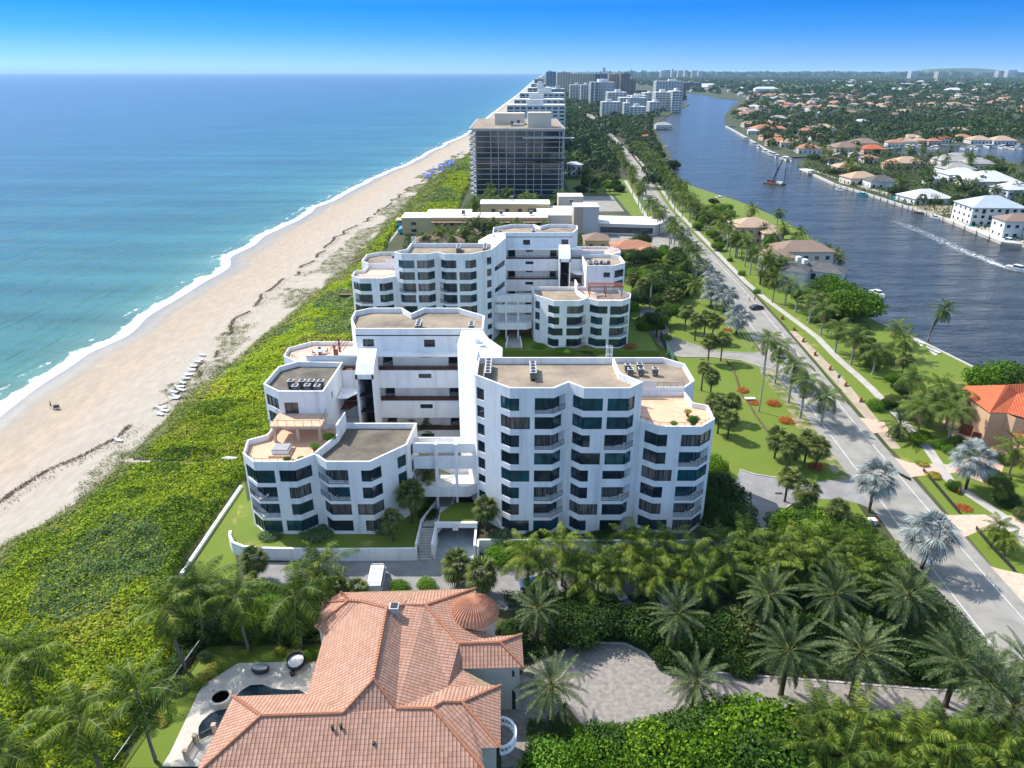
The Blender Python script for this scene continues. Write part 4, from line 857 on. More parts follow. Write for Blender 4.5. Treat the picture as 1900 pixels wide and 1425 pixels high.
# --- pergola on the far condominium and posts on the left terrace
pg=thing('pergola','long dark red pergola on posts on the right terrace of the second condominium','pergola',loc=(24.5,188,14.3))
m=MB()
for i in range(22): m.box((20.6+i*0.42,188.6,17.2),(0.14,3.8,0.2))
m.box((25.0,186.9,17.0),(9.4,0.2,0.2)); m.box((25.0,190.3,17.0),(9.4,0.2,0.2)); m.build('rafters',M['redwood'],pg)
for x in (20.7,25,29.3):
    for y in (186.9,190.3): m=MB(); m.box((x,y,14.3),(0.22,0.22,2.8)); m.build('post',M['redwood'],pg)
pg=thing('trellis','open dark red trellis posts on the left rear terrace of the nearest condominium','trellis',loc=(-33,128,20.3))
for x,y in ((-33.6,126.2),(-32.6,124),(-33.6,130)): m=MB(); m.box((x,y,20.34),(0.35,0.35,2.7)); m.build('post',M['redwood'],pg)
m=MB()
for i in range(5): m.bar((-33.8+i*.6,123.8,22.9),(-33.8+i*.6,130.3,22.9),0.1)
m.build('rafters',M['redwood'],pg)
def table(loc,label,top='g3'):
    t=thing('terrace_table',label,'table',loc=loc); x,y,z=loc
    m=MB(); m.lathe((x,y,z+0.7),[(0,0),(0.8,0),(0.8,0.05),(0,0.05)],16); m.build('table_top',mat('blue_glass_top',(0.3,0.45,0.5),rough=0.1),t); m=MB(); m.tube([(x,y,z),(x,y,z+0.7)],0.06,6); m.lathe((x,y,z),[(0.35,0),(0.3,0.05),(0.05,0.08)],10); m.build('leg',M['frame'],t)
def chair(loc,rz,label,mt='wframe',group=None):
    t=thing('terrace_chair',label,'chair',group,loc=loc); x,y,z=loc
    m=MB(); m.box((x,y,z+0.4),(0.5,0.5,0.06),rz); m.build('seat',M[mt],t)
    m=MB(); m.box((x-0.24*math.sin(-rz)*-1 if 0 else x+0.24*math.sin(rz)*-1,y+0.24*math.cos(rz),z+0.45),(0.5,0.06,0.5),rz); m.build('backrest',M[mt],t)
    m=MB()
    for a,b in ((-.22,-.22),(.22,-.22),(.22,.22),(-.22,.22)): m.box((x+a,y+b,z),(0.04,0.04,0.4))
    m.build('legs',M['frame'],t)
table((-37,128.6,20.34),'round blue glass terrace table on the pink left rear terrace of the nearest condominium')
for i,a in enumerate((0.5,1.9,3.3,4.9)): chair((-37+1.2*math.cos(a),128.6+1.2*math.sin(a),20.34),a-PI/2,'red brown chair around the round terrace table','redwood','chairs round the blue glass table')
table((22.8,187.6,14.3),'glass table under the red pergola of the second condominium')
for i,a in enumerate((0.3,2.8,4.6)): chair((22.8+1.3*math.cos(a),187.6+1.3*math.sin(a),14.3),a-PI/2,'white cushioned chair under the red pergola','wframe','chairs under the pergola')
table((-31.9,124.8,20.34),'small table between the red trellis posts of the nearest condominium')
# ================================================================ THE TILED VILLA IN THE FOREGROUND
def tilemat(name,cols,tw=0.36,tl=0.46,groove=0.35):
    m=bpy.data.materials.new(name); m.use_nodes=True; n=m.node_tree; b=n.nodes['Principled BSDF']; L=n.links.new; NN=n.nodes.new
    def mt(op,a,b_=None,c=None):
        x=NN('ShaderNodeMath'); x.operation=op
        for i,v in enumerate((a,b_,c)):
            if v is None: continue
            if hasattr(v,'links'): L(v,x.inputs[i])
            else: x.inputs[i].default_value=v
        return x.outputs[0]
    uv=NN('ShaderNodeUVMap'); sp=NN('ShaderNodeSeparateXYZ'); L(uv.outputs[0],sp.inputs[0])
    u=mt('DIVIDE',sp.outputs['X'],tw); v=mt('DIVIDE',sp.outputs['Y'],tl)
    s=mt('ABSOLUTE',mt('SINE',mt('MULTIPLY',u,PI))); fv=mt('FRACT',v)
    inv=mt('SUBTRACT',1.0,fv)
    h=mt('ADD',mt('MULTIPLY',mt('POWER',s,0.6),0.075),mt('MULTIPLY',inv,0.05))
    wn=NN('ShaderNodeTexWhiteNoise'); wn.noise_dimensions='2D'; cb_=NN('ShaderNodeCombineXYZ'); L(mt('FLOOR',u),cb_.inputs[0]); L(mt('FLOOR',v),cb_.inputs[1]); L(cb_.outputs[0],wn.inputs[0])
    cr=NN('ShaderNodeValToRGB'); cr.color_ramp.elements[0].color=(*cols[0],1); cr.color_ramp.elements[1].color=(*cols[-1],1)
    for i,c in enumerate(cols[1:-1]): e=cr.color_ramp.elements.new((i+1)/(len(cols)-1)); e.color=(*c,1)
    g=NN('ShaderNodeNewGeometry'); no=NN('ShaderNodeTexNoise'); no.inputs['Scale'].default_value=0.35; no.inputs['Detail'].default_value=6; L(g.outputs['Position'],no.inputs[0])
    L(mt('ADD',mt('MULTIPLY',wn.outputs[0],0.5),mt('MULTIPLY',no.outputs[0],0.5)),cr.inputs[0])
    gr=mt('MULTIPLY_ADD',mt('LESS_THAN',s,0.34),-groove,1.0); g2=mt('MULTIPLY_ADD',mt('LESS_THAN',fv,0.13),-groove*0.9,1.0)
    mx=NN('ShaderNodeMix'); mx.data_type='RGBA'; mx.blend_type='MULTIPLY'; mx.inputs['Factor'].default_value=1; L(cr.outputs[0],mx.inputs['A']); L(mt('MULTIPLY',gr,g2),mx.inputs['B']); L(mx.outputs['Result'],b.inputs['Base Color'])
    bp=NN('ShaderNodeBump'); bp.inputs['Distance'].default_value=1.0; bp.inputs['Strength'].default_value=1; L(h,bp.inputs['Height']); L(bp.outputs[0],b.inputs['Normal']); b.inputs['Roughness'].default_value=0.85; b.inputs['Specular IOR Level'].default_value=0.2
    return m
TILE=tilemat('clay_roof_tiles',[(0.29,0.155,0.105),(0.40,0.22,0.15),(0.455,0.255,0.18),(0.49,0.30,0.22)],0.42,0.5)
CAP=mat('ridge_tile_terracotta',(0.48,0.21,0.11),(0.36,0.16,0.09),3,0.8,0.02,5)
def roof_face(mb,P):
    P=[Vector(p) for p in P]; c=sum(P,Vector())/len(P); nrm=Vector()
    for i in range(len(P)): nrm+=(P[i]-c).cross(P[(i+1)%len(P)]-c)
    nrm.normalize(); 
    if nrm.z<0: nrm=-nrm
    hz=Vector((0,0,1)).cross(nrm)
    if hz.length<1e-4: hz=Vector((1,0,0))
    hz.normalize(); up=nrm.cross(hz)
    base=len(mb.v)
    for p in P: mb.V(p)
    uv=[(p.dot(hz),p.dot(up)) for p in P]
    fl=[Vector((p.dot(hz),p.dot(up),0)) for p in P]
    for t in mgeo.tessellate_polygon([fl]): mb.f.append([base+i for i in t]); mb.mi.append(mb.cur); mb.uv.append([uv[i] for i in t])
vi=thing('villa','large villa with a pink clay barrel tile roof, chimney and round turret in the foreground','house',loc=(-15,60,0))
Q=lambda l:[G3(*p) for p in l]
RF=dict(
 S=[(484,1328,9.4),(636,1323,9.4),(693,1260,11.2),(735,1315,9.4),(803,1314,9.4),(897,1425,7.2),(360,1440,7.2)],
 W=[(484,1328,9.4),(433,1292,7.2),(360,1440,7.2)], NW=[(433,1292,7.2),(570,1287,7.2),(636,1323,9.4),(484,1328,9.4)],
 WM=[(570,1287,7.2),(636,1323,9.4),(693,1260,11.2),(718,1128,11.2),(670,1116,9.9),(601,1180,7.2)],
 a=[(647,1114,9.6),(670,1116,9.9),(601,1180,7.2),(585,1163,7.2)], b=[(647,1114,9.6),(585,1163,7.2),(599,1118,7.2)], c=[(647,1114,9.6),(599,1118,7.2),(632,1099,7.2)],
 d=[(647,1114,9.6),(632,1099,7.2),(748,1099,7.2),(718,1128,11.2),(670,1116,9.9)], e=[(718,1128,11.2),(748,1099,7.2),(765,1098,7.2),(748,1123,9.9)],
 f=[(748,1123,9.7),(765,1098,7.2),(882,1092,7.2),(790,1123,9.7)], g=[(790,1123,9.7),(882,1092,7.2),(905,1187,7.2),(852,1194,8.6)],
 h=[(718,1128,11.2),(748,1123,9.9),(790,1123,9.7),(852,1194,8.6),(855,1241,7.2),(912,1271,6.8),(830,1275,8.0),(735,1315,9.4),(693,1260,11.2)],
 i=[(852,1194,8.6),(928,1192,8.6),(972,1238,7.2),(855,1241,7.2)], j=[(852,1194,8.6),(928,1192,8.6),(968,1177,7.2),(858,1186,7.2)], k=[(928,1192,8.6),(968,1177,7.2),(972,1238,7.2)],
 l=[(735,1315,9.4),(803,1314,9.4),(820,1303,9.4),(858,1303,9.0),(929,1272,7.2),(912,1271,6.8),(830,1275,8.0)], m=[(858,1303,9.0),(929,1272,7.2),(929,1387,7.2)],
 n=[(803,1314,9.4),(820,1303,9.4),(858,1303,9.0),(929,1387,7.2),(894,1388,7.4),(897,1425,7.2)])
mb=MB(); mb.uv=[]
for k,v in RF.items(): roof_face(mb,Q(v))
rfo=mb.build('roof',TILE,vi)
mb=MB()
for a,b in (((484,1328,9.4),(636,1323,9.4)),((636,1323,9.4),(693,1260,11.2)),((693,1260,11.2),(718,1128,11.2)),((693,1260,11.2),(735,1315,9.4)),((735,1315,9.4),(803,1314,9.4)),((803,1314,9.4),(897,1425,7.2)),((484,1328,9.4),(433,1292,7.2)),((484,1328,9.4),(360,1440,7.2)),((718,1128,11.2),(670,1116,9.9)),((670,1116,9.9),(647,1114,9.6)),((647,1114,9.6),(585,1163,7.2)),((647,1114,9.6),(599,1118,7.2)),((647,1114,9.6),(632,1099,7.2)),((748,1123,9.8),(790,1123,9.7)),((790,1123,9.7),(882,1092,7.2)),((790,1123,9.7),(852,1194,8.6)),((852,1194,8.6),(928,1192,8.6)),((928,1192,8.6),(968,1177,7.2)),((928,1192,8.6),(972,1238,7.2)),((803,1314,9.4),(820,1303,9.4)),((820,1303,9.4),(858,1303,9.0)),((858,1303,9.0),(929,1272,7.2)),((858,1303,9.0),(929,1387,7.2)),((748,1123,9.9),(718,1128,11.2))):
    A=Vector(G3(*a)); B=Vector(G3(*b)); n=max(2,int((B-A).length/0.42))
    for i in range(n):
        p=A.lerp(B,i/n); q=A.lerp(B,(i+1.1)/n); p.z+=0.07+0.05*((i)%1); q.z+=0.02
        mb.tube([p,q],[0.21,0.16],6)
mb.build('ridge_tiles',CAP,rfo)
EV=[(440,1300),(576,1294),(606,1184),(592,1164),(605,1122),(636,1105),(874,1098),(893,1180),(960,1182),(964,1231),(848,1235),(903,1279),(920,1281),(920,1379),(885,1381),(888,1430),(372,1436)]
EV=GL(EV,7.2)
mb=MB(); walls(mb,EV,0,7.35); mb.poly(EV,7.1); mb.build('wall',mat('cream_stucco',(0.58,0.52,0.43),(0.5,0.45,0.37),0.6,0.85),vi)
# eaves underside
mb=MB(); mb.poly(GL([(433,1292),(570,1287),(601,1180),(585,1163),(599,1118),(632,1099),(882,1092),(905,1187),(968,1177),(972,1238),(855,1241),(912,1272),(929,1272),(929,1387),(894,1388),(897,1428),(360,1440)],7.15),7.15); mb.build('soffit',M['wood'],vi)
c=G(881,1136,8.3)
mb=MB(); mb.uv=[]
nn=40
ap=Vector((c[0],c[1],10.6))
for i in range(nn):
    a0,a1=2*PI*i/nn,2*PI*(i+1)/nn; r=3.0
    p=Vector((c[0]+r*math.cos(a0),c[1]+r*math.sin(a0),8.3)); q=Vector((c[0]+r*math.cos(a1),c[1]+r*math.sin(a1),8.3)); mdp=(p+q)/2; mdp=Vector((mdp.x*1.0,mdp.y,8.42))
    R_=[(3.0,8.3),(2.55,9.0),(1.7,9.75),(0.8,10.25),(0.02,10.45)]
    for (r0,z0),(r1,z1) in zip(R_[:-1],R_[1:]):
        base=len(mb.v)
        for rr,aa,zz in ((r0,a0,z0),(r0,a1,z0),(r1,a1,z1),(r1,a0,z1)): mb.V((c[0]+rr*math.cos(aa),c[1]+rr*math.sin(aa),zz))
        mb.f.append([base,base+1,base+2,base+3]); mb.mi.append(0); mb.uv.append([(0,3-r0),(0.42,3-r0),(0.42,3-r1),(0,3-r1)])
mb.build('turret_roof',TILE,vi)
mb=MB(); 
for i in range(nn): 
    a0=2*PI*i/nn; mb.tube([(c[0]+rr*math.cos(a0),c[1]+rr*math.sin(a0),zz+.03) for rr,zz in R_],[.12,.11,.08,.05,.02],5,False)
mb.build('turret_ridge_tiles',CAP,vi)
mb=MB(); mb.lathe((c[0],c[1],0),[(2.5,0),(2.5,8.0),(2.65,8.1),(2.65,8.3)],28); mb.build('turret_wall',mat('cream_stucco',(0.58,0.52,0.43)),vi)
ch=G(733,1146,9.6)
mb=MB(); mb.box((ch[0],ch[1],8.8),(0.95,1.0,2.5)); mb.box((ch[0],ch[1],11.3),(1.15,1.2,0.15)); mb.build('chimney',M['conc'],rfo)
mb=MB(); mb.box((ch[0],ch[1],11.45),(0.75,0.8,0.12)); mb.build('flue',M['dark'],rfo)
for px,py,z in ((617,1352,8.9),(633,1350,8.9),(694,1383,8.0)):
    p=G(px,py,z); mb=MB(); mb.lathe((p[0],p[1],z-0.2),[(0.14,0),(0.14,0.5),(0.2,0.5),(0.2,0.62),(0,0.65)],8); mb.build('roof_vent',M['dark'],rfo)
# arched loggia window on the forecourt side
pa=G(964,1231,7.2); yw=pa[1]-0.0
for i in range(3):
    x=G(916+i*17,1255,5.6)[0]; mb=MB(); pts=[]
    for k in range(9): a=PI*k/8; pts.append((x+0.3*math.cos(a),yw-0.04,5.9+0.3*math.sin(a)))
    pts=[(x+0.3,yw-0.04,5.2)]+pts+[(x-0.3,yw-0.04,5.2)]; mb.face(pts); o=mb.build('arched_window',M['g1'],vi)
mb=MB(); x=G(938,1300,2)[0]; pts=[(x+1.2,yw-0.04,0)]+[(x+1.2*math.cos(PI*k/12),yw-0.04,2.3+1.2*math.sin(PI*k/12)) for k in range(13)]+[(x-1.2,yw-0.04,0)]; mb.face(pts); mb.build('arched_doorway',M['g1'],vi)
bc=G(929,1370,4.0)
mb=MB()
for k in range(13):
    a=-PI/2+PI*k/12; mb.box((bc[0]+1.6*math.cos(a),bc[1]+1.9*math.sin(a),4.0),(0.12,0.12,0.85))
pp=[(bc[0]+1.6*math.cos(-PI/2+PI*k/12),bc[1]+1.9*math.sin(-PI/2+PI*k/12),4.95) for k in range(13)]
for p,q in zip(pp[:-1],pp[1:]): mb.bar(p,q,0.3,0.18); mb.bar((p[0],p[1],4.0),(q[0],q[1],4.0),0.3,0.2)
mb.build('balcony',M['white'],vi)
# --- round the pool
sp_=ZL(*Zp,[(725,640)],0.7)[0]
t=thing('spa_pool','round raised stone spa with dark water at the corner of the pool deck','spa',loc=(sp_[0],sp_[1],0.25))
mb=MB(); mb.lathe((sp_[0],sp_[1],0.25),[(1.45,0),(1.35,0.6),(1.3,0.7),(1.0,0.7),(1.0,0.5)],28); mb.build('rim',M['stone'],t); mb=MB(); mb.lathe((sp_[0],sp_[1],0.75),[(1.02,0),(0,0.0)],24); mb.build('water',M['pool'],t)
mb=MB(); mb.lathe((sp_[0]-1.3,sp_[1]+0.9,0.25),[(0.12,0),(0.22,0.5),(0.12,0.9),(0.2,1.0),(0,1.0)],12); tag(mb.build('stone_urn',M['stone']),'small stone urn beside the round spa','urn')
def pod(px,py,label,open_):
    x,y=ZL(*Zp,[(px,py)],0.3)[0]; t=thing('daybed',label,'daybed',loc=(x,y,0.25))
    prof=[(0.6,0.0),(1.05,0.25),(1.15,0.55),(1.1,0.7)]
    mb=MB(); mb.lathe((x,y,0.25),prof,22,1.0,1.15 if open_ else 0.62); mb.build('wicker_shell',M['dark'],t)
    mb=MB(); mb.lathe((x,y,0.97),[(0.98,0),(0.95,0.12),(0,0.16)],22,1.0,1.12 if open_ else 0.5); mb.build('cushion',M['wframe'] if open_ else M['grey'],t)
    if open_:
        mb=MB(); 
        for k in range(7):
            a=PI*(k)/6; a2=PI*(k+1)/6 if k<6 else a
            mb.bar((x+1.1*math.cos(a),y+1.2*math.sin(a),1.15),(x+1.1*math.cos(a2),y+1.2*math.sin(a2),1.15),0.12,0.7)
        mb.build('backrest',M['dark'],t)
pod(1510,300,'round white cushioned wicker daybed on the pool deck near the roof edge',True)
pod(1140,370,'dark oval wicker lounger in palm shade on the pool deck',False)
mb=MB(); x,y=ZL(*Zp,[(1470,400)],0.3)[0]; mb.lathe((x,y,0.25),[(0.3,0),(0.36,0.35),(0,0.38)],14); tag(mb.build('ottoman',M['dark']),'small dark wicker ottoman in front of the white daybed','ottoman')
def balus(pts,label):
    t=thing('pool_balustrade',label,'railing',loc=(*pts[0],0.25)); 
    mb=MB(); n=14
    for a,b in zip(pts[:-1],pts[1:]):
        mb.bar((*a,1.25),(*b,1.25),0.1,0.08); mb.bar((*a,0.4),(*b,0.4),0.08,0.06)
        for i in range(n+1): q=i/n; mb.box((a[0]+(b[0]-a[0])*q,a[1]+(b[1]-a[1])*q,0.3),(0.05,0.05,0.95))
    mb.build('bars',M['frame'],t)
    for p in pts: mb=MB(); mb.box((*p,0.25),(0.4,0.4,1.25)); mb.box((*p,1.5),(0.5,0.5,0.1)); mb.build('pier',M['pavec'],t)
balus(ZL(*Zp,[(655,960),(460,1070),(360,1230)],0.9),'iron balustrade between stone piers above the lower pool deck')
m=MB()
for i,(a,b) in enumerate(((376,1199),(340,1245))): pass
fp=GL([(380,1192),(305,1297),(215,1425)]); 
fo=thing('garden_fence','thin grey metal fence between the sea grapes and the villa garden','fence',loc=(*fp[0],0))
m=MB()
for a,b in zip(fp[:-1],fp[1:]):
    n=int(math.dist(a,b)/0.14)
    for i in range(n): q=i/n; m.box((a[0]+(b[0]-a[0])*q,a[1]+(b[1]-a[1])*q,0),(0.03,0.03,1.2))
m.build('pickets',M['frame'],fo)
m=MB()
for a,b in zip(fp[:-1],fp[1:]): m.bar((*a,1.25),(*b,1.25),0.09,0.07)
m.build('top_rail',M['grey'],fo)
# ================================================================ PLANTS
def frond(L,el0,droop,az,nl,ll,lw,t0=0.14,sag=0.35,vee=0.25,fw=0.55,seg=12,rw=0.035,twist=0.0):
    """one feather frond: rachis quads and leaflet quads"""
    V=[];Fq=[];mi=[]
    t=np.linspace(0,1,seg+1); el=el0-droop*t**1.35; ds=L/seg
    r=np.concatenate([[0],np.cumsum(np.cos((el[1:]+el[:-1])/2)*ds)]); z=np.concatenate([[0],np.cumsum(np.sin((el[1:]+el[:-1])/2)*ds)])
    ca,sa=math.cos(az),math.sin(az); side=np.array([-sa,ca,0]); side=side*math.cos(twist)+np.array([0,0,1])*math.sin(twist)
    P=np.stack([r*ca,r*sa,z],1)
    for i in range(seg):
        w0=rw*(1-t[i])+0.012; w1=rw*(1-t[i+1])+0.012; b=len(V)
        V+= [P[i]-side*w0,P[i]+side*w0,P[i+1]+side*w1,P[i+1]-side*w1]; Fq.append([b,b+1,b+2,b+3]); mi.append(1)
    for k in range(nl):
        tt=t0+(1-t0)*(k+0.5)/nl; f=tt*seg; i=min(int(f),seg-1); p=P[i]+(P[i+1]-P[i])*(f-i); tg=(P[i+1]-P[i]); tg=tg/np.linalg.norm(tg)
        up=np.cross(tg,side); up=up if up[2]>0 else -up
        ln=ll*(math.sin(PI*min(1,(0.18+0.8*tt)))**0.7)*random.uniform(0.88,1.08)
        for s in (-1,1):
            d=side*s+tg*fw+up*vee+np.random.normal(0,0.05,3)*1; d/=np.linalg.norm(d); mid=p+d*ln*0.5; tip=p+d*ln; tip=tip+np.array([0,0,-sag*ln]); mid=mid+np.array([0,0,-sag*ln*0.2])
            b=len(V); V+=[p-tg*lw*0.5,p+tg*lw*0.5,mid+tg*lw*0.55,mid-tg*lw*0.55]; Fq.append([b,b+1,b+2,b+3]); V+=[tip+tg*0.01,tip-tg*0.01]; Fq.append([b+3,b+2,b+4,b+5]); mi+=[0,0]
    return V,Fq,mi
np.random.seed(5)
def crown_feather(nf,L,e_hi,e_lo,droop,nl,ll,lw,jit=0.15,dead=0,**kw):
    V=[];Fq=[];mi=[]
    for k in range(nf):
        u=k/(nf-1); az=k*2.39996+random.uniform(-.15,.15); e=e_hi+(e_lo-e_hi)*u**0.8+random.uniform(-jit,jit)
        v,f,m=frond(L*random.uniform(0.85,1.08)*(0.8+0.2*math.sin(PI*min(1,u*1.2))),e,droop*random.uniform(0.8,1.2),az,nl,ll,lw,twist=random.uniform(-.25,.25),**kw)
        if k>=nf-dead: m=[2]*len(m)
        b=len(V); V+=v; Fq+=[[x+b for x in q] for q in f]; mi+=m
    return np.array(V),np.array(Fq),mi
def fan_leaf(az,el,pet,R,nseg,fold=0.25,spread=2.3):
    """palmate fan leaf on a stalk"""
    V=[];Fq=[];mi=[]
    d=np.array([math.cos(az)*math.cos(el),math.sin(az)*math.cos(el),math.sin(el)]); s=np.array([-math.sin(az),math.cos(az),0]); u=np.cross(d,s); u=u if u[2]>0 else -u
    c=d*pet+np.array([0,0,-0.06*pet*pet]); V+=[-s*0.03,s*0.03,c+s*0.02,c-s*0.02]; Fq.append([0,1,2,3]); mi.append(1)
    d2=d*1.0+np.array([0,0,-0.5]); d2/=np.linalg.norm(d2)
    for k in range(nseg):
        a=spread*((k+0.5)/nseg*2-1); ln=R*(1-0.22*abs(a)/spread)*random.uniform(0.9,1.05)
        q=d2*math.cos(a)+s*math.sin(a); w=np.cross(q,u)*(R*spread/nseg*0.62); dz=u*(fold*ln*(0.25 if k%2 else 0.1))
        m_=c+q*ln*0.6+dz; tip=c+q*ln+dz*0.4+np.array([0,0,-0.22*ln]); b=len(V)
        V+=[c-w*0.08,c+w*0.08,m_+w,m_-w]; Fq.append([b,b+1,b+2,b+3]); V+=[tip+w*0.15,tip-w*0.15]; Fq.append([b+3,b+2,b+4,b+5]); mi+=[0,0]
    return V,Fq,mi
def crown_fan(n,pet,R,nseg,e_lo=-0.9,**kw):
    V=[];Fq=[];mi=[]
    for k in range(n):
        u=k/(n-1); v,f,m=fan_leaf(k*2.39996+random.uniform(-.2,.2),1.35+(e_lo-1.35)*u**0.85+random.uniform(-.12,.12),pet*random.uniform(.85,1.1),R*random.uniform(.85,1.1),nseg,**kw)
        b=len(V); V+=v; Fq+=[[x+b for x in q] for q in f]; mi+=m
    return np.array(V),np.array(Fq),mi
def trunk_mb(h,r0,r1,lean=0,bulge=0,n=10):
    m=MB(); path=[];rad=[]
    for i in range(n+1):
        t=i/n; path.append((lean*(t**1.6),0.15*lean*math.sin(t*3),h*t)); rad.append((r0+(r1-r0)*t)*(1+bulge*math.exp(-((t-0.45)/0.25)**2))*(1.25 if i==0 else 1)+0.012*(i%2))
    m.tube(path,rad,9); return m
# unit crowns, made once and shared
CR={}
def addc(k,data,mats):
    V,Fq,mi=data; CR.setdefault(k,[]).append(npmesh('crown_'+k,V,Fq,mats,mi=mi))
for i in range(4): addc('coconut',crown_feather(22,4.3,1.5,-0.85,1.2,38,0.85,0.055,sag=0.46,vee=0.05,dead=i%3),[LF['coco'],M['stalk'],LF['dead']])
for i in range(3): addc('royal',crown_feather(18,3.5,1.25,-0.6,1.4,34,0.75,0.055,sag=0.45,vee=0.2,dead=1),[LF['royal'],M['stalk'],LF['dead']])
for i in range(4): addc('date',crown_feather(42,3.6,1.45,-0.85,0.65,38,0.44,0.04,sag=0.12,vee=0.35,fw=0.9,t0=0.2),[LF['date'],M['stalk'],LF['dead']])
for i in range(3): addc('sabal',crown_fan(34,1.0,0.95,16,e_lo=-0.95),[LF['sabal'],M['stalk']])
for i in range(2): addc('bismarck',crown_fan(27,1.75,1.4,26,e_lo=-0.8,fold=0.35),[LF['bism'],LF['bism']])
CR['coconut_small']=CR['coconut']
CNT={}
PS=dict(coconut=1.4,royal=1.55,date=1.42,sabal=1.18,bismarck=1.22)
def palm(kind,x,y,h,sc=1.0,label=None,group=None,lean=0.0,la=0.0,z=0.0,rz=None):
    sc=sc*PS[kind]*(1 if kind!='date' or sc>1.05 or True else 1)
    nm={'coconut':'coconut_palm','royal':'royal_palm','date':'date_palm','sabal':'cabbage_palm','bismarck':'silver_palm'}[kind]
    x0=x-math.cos(la)*lean; y0=y-math.sin(la)*lean
    t=thing(nm,label,'palm tree',group,loc=(x0,y0,z)); 
    r0,r1,mt,bl={'coconut':(0.19,0.12,M['bark'],0),'royal':(0.26,0.17,M['barkp'],0.25),'date':(0.32,0.3,M['barkd'],0),'sabal':(0.2,0.17,M['barkd'],0),'bismarck':(0.26,0.24,M['barkd'],0)}[kind]
    key=(kind,round(h),round(lean)); hh=h-z
    cs=CNT.get(key)
    if cs is None: cs=CNT[key]=trunk_mb(1.0,r0,r1,lean,bl).mesh('trunk',mt,True)
    o=link('trunk',cs,t,None,la,(1,1,hh)); 
    cr=random.choice(CR[kind]); c=link('crown',cr,t,(math.cos(la)*lean,math.sin(la)*lean,hh+(0.9 if kind=='royal' else 0)),random.uniform(0,6.28) if rz is None else rz,sc*random.uniform(0.95,1.05))
    if kind=='royal':
        s=CNT.get('shaft')
        if s is None: mm=MB(); mm.tube([(0,0,-0.1),(0,0,0.3),(0,0,1.1)],[0.2,0.22,0.11],9); s=CNT['shaft']=mm.mesh('crownshaft',M['shaft'],True)
        link('crownshaft',s,t,(math.cos(la)*lean,math.sin(la)*lean,hh))
    return t
def palmpx(kind,px,py,h,sc=1.0,label=None,group=None,z=0.0,lean=0.0,la=0.0):
    x,y=G(px,py,h); return palm(kind,x,y,h,sc,label,group,lean,la,z)
# broad leaved crowns
def crown_mesh(name,lobes,n,size,mats,split=0.5,fill=0.4,tilt=0.6):
    P,D=crown_pts(lobes,n,fill); V,Fq=leafquads(P,D+np.array([0,0,0.35]),size,tilt=tilt)
    mi=(vn(P[:,0]*0.9+5,P[:,1]*0.9+P[:,2]*0.7)>split).astype(int) if len(mats)>1 else None
    return npmesh(name,V,Fq,mats,mi=mi)
def lobes_round(R,Hh,n=7,sq=0.75):
    L=[(0,0,Hh,R*0.72,R*0.72,R*0.72*sq)]
    for k in range(n):
        a=k*2*PI/n+random.uniform(-.3,.3); rr=R*random.uniform(0.42,0.6); L.append((rr*math.cos(a),rr*math.sin(a),Hh+random.uniform(-.25,.2)*R*sq,R*random.uniform(.38,.55),R*random.uniform(.38,.55),R*random.uniform(.35,.5)*sq))
    return L
UT={}
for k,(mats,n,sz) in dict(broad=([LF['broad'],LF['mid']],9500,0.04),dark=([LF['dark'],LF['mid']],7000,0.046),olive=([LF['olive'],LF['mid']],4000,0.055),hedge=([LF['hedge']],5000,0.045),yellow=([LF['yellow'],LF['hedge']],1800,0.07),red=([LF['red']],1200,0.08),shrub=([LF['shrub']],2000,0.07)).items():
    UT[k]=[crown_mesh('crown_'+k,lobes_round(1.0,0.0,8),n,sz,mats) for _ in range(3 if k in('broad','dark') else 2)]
for k,mats in dict(farb=[LF['far'],LF['mid']],faro=[LF['olive'],LF['far']]).items(): UT[k]=[crown_mesh('crown_'+k,lobes_round(1.0,0.0,5),420,0.16,mats,fill=0.3) for _ in range(3)]
def core_mesh():
    m=MB(); m.lathe((0,0,-0.5),[(0.0,0),(0.5,0.1),(0.62,0.45),(0.5,0.8),(0.0,0.95)],8); return m.mesh('inner_foliage',LF['dark'],False)
def tree(x,y,R,h,kind='broad',label=None,group=None,sq=1.0,z=0.0,name='broadleaf_tree',cat='tree',trunk=True,sx=1.0):
    t=thing(name,label,cat,group,loc=(x,y,z)); zc=max(h-R*0.75*sq,R*0.3*sq)
    c=link('crown',random.choice(UT[kind]),t,(0,0,zc),random.uniform(0,6.28),(R*sx,R,R*sq))
    if trunk:
        key='bt'; s=CNT.get(key)
        if s is None:
            m=MB(); m.tube([(0,0,0),(0.02,0,0.5),(0,0,1)],[0.09,0.065,0.05],8)
            for a in (0,2.1,4.2): m.tube([(0,0,0.6),(0.25*math.cos(a),0.25*math.sin(a),1.1),(0.45*math.cos(a),0.45*math.sin(a),1.45)],[0.045,0.03,0.015],5)
            s=CNT[key]=m.mesh('trunk',M['barkd'],True)
        link('trunk',s,t,None,0,(max(R,1.5),max(R,1.5),max(zc,0.5)))
    return t
def treepx(px,py,R,h,kind='broad',label=None,group=None,**k):
    x,y=G(px,py,h*0.6); return tree(x,y,R,h,kind,label,group,**k)
def shrub(px,py,R,h,kind,label,group=None,sx=1.0,z=0.0,name='shrub'):
    x,y=G(px,py,h*0.6+z); return tree(x,y,R,h,kind,label,group,sq=h/R/1.1,name=name,cat='shrub',trunk=False,sx=sx,z=z)
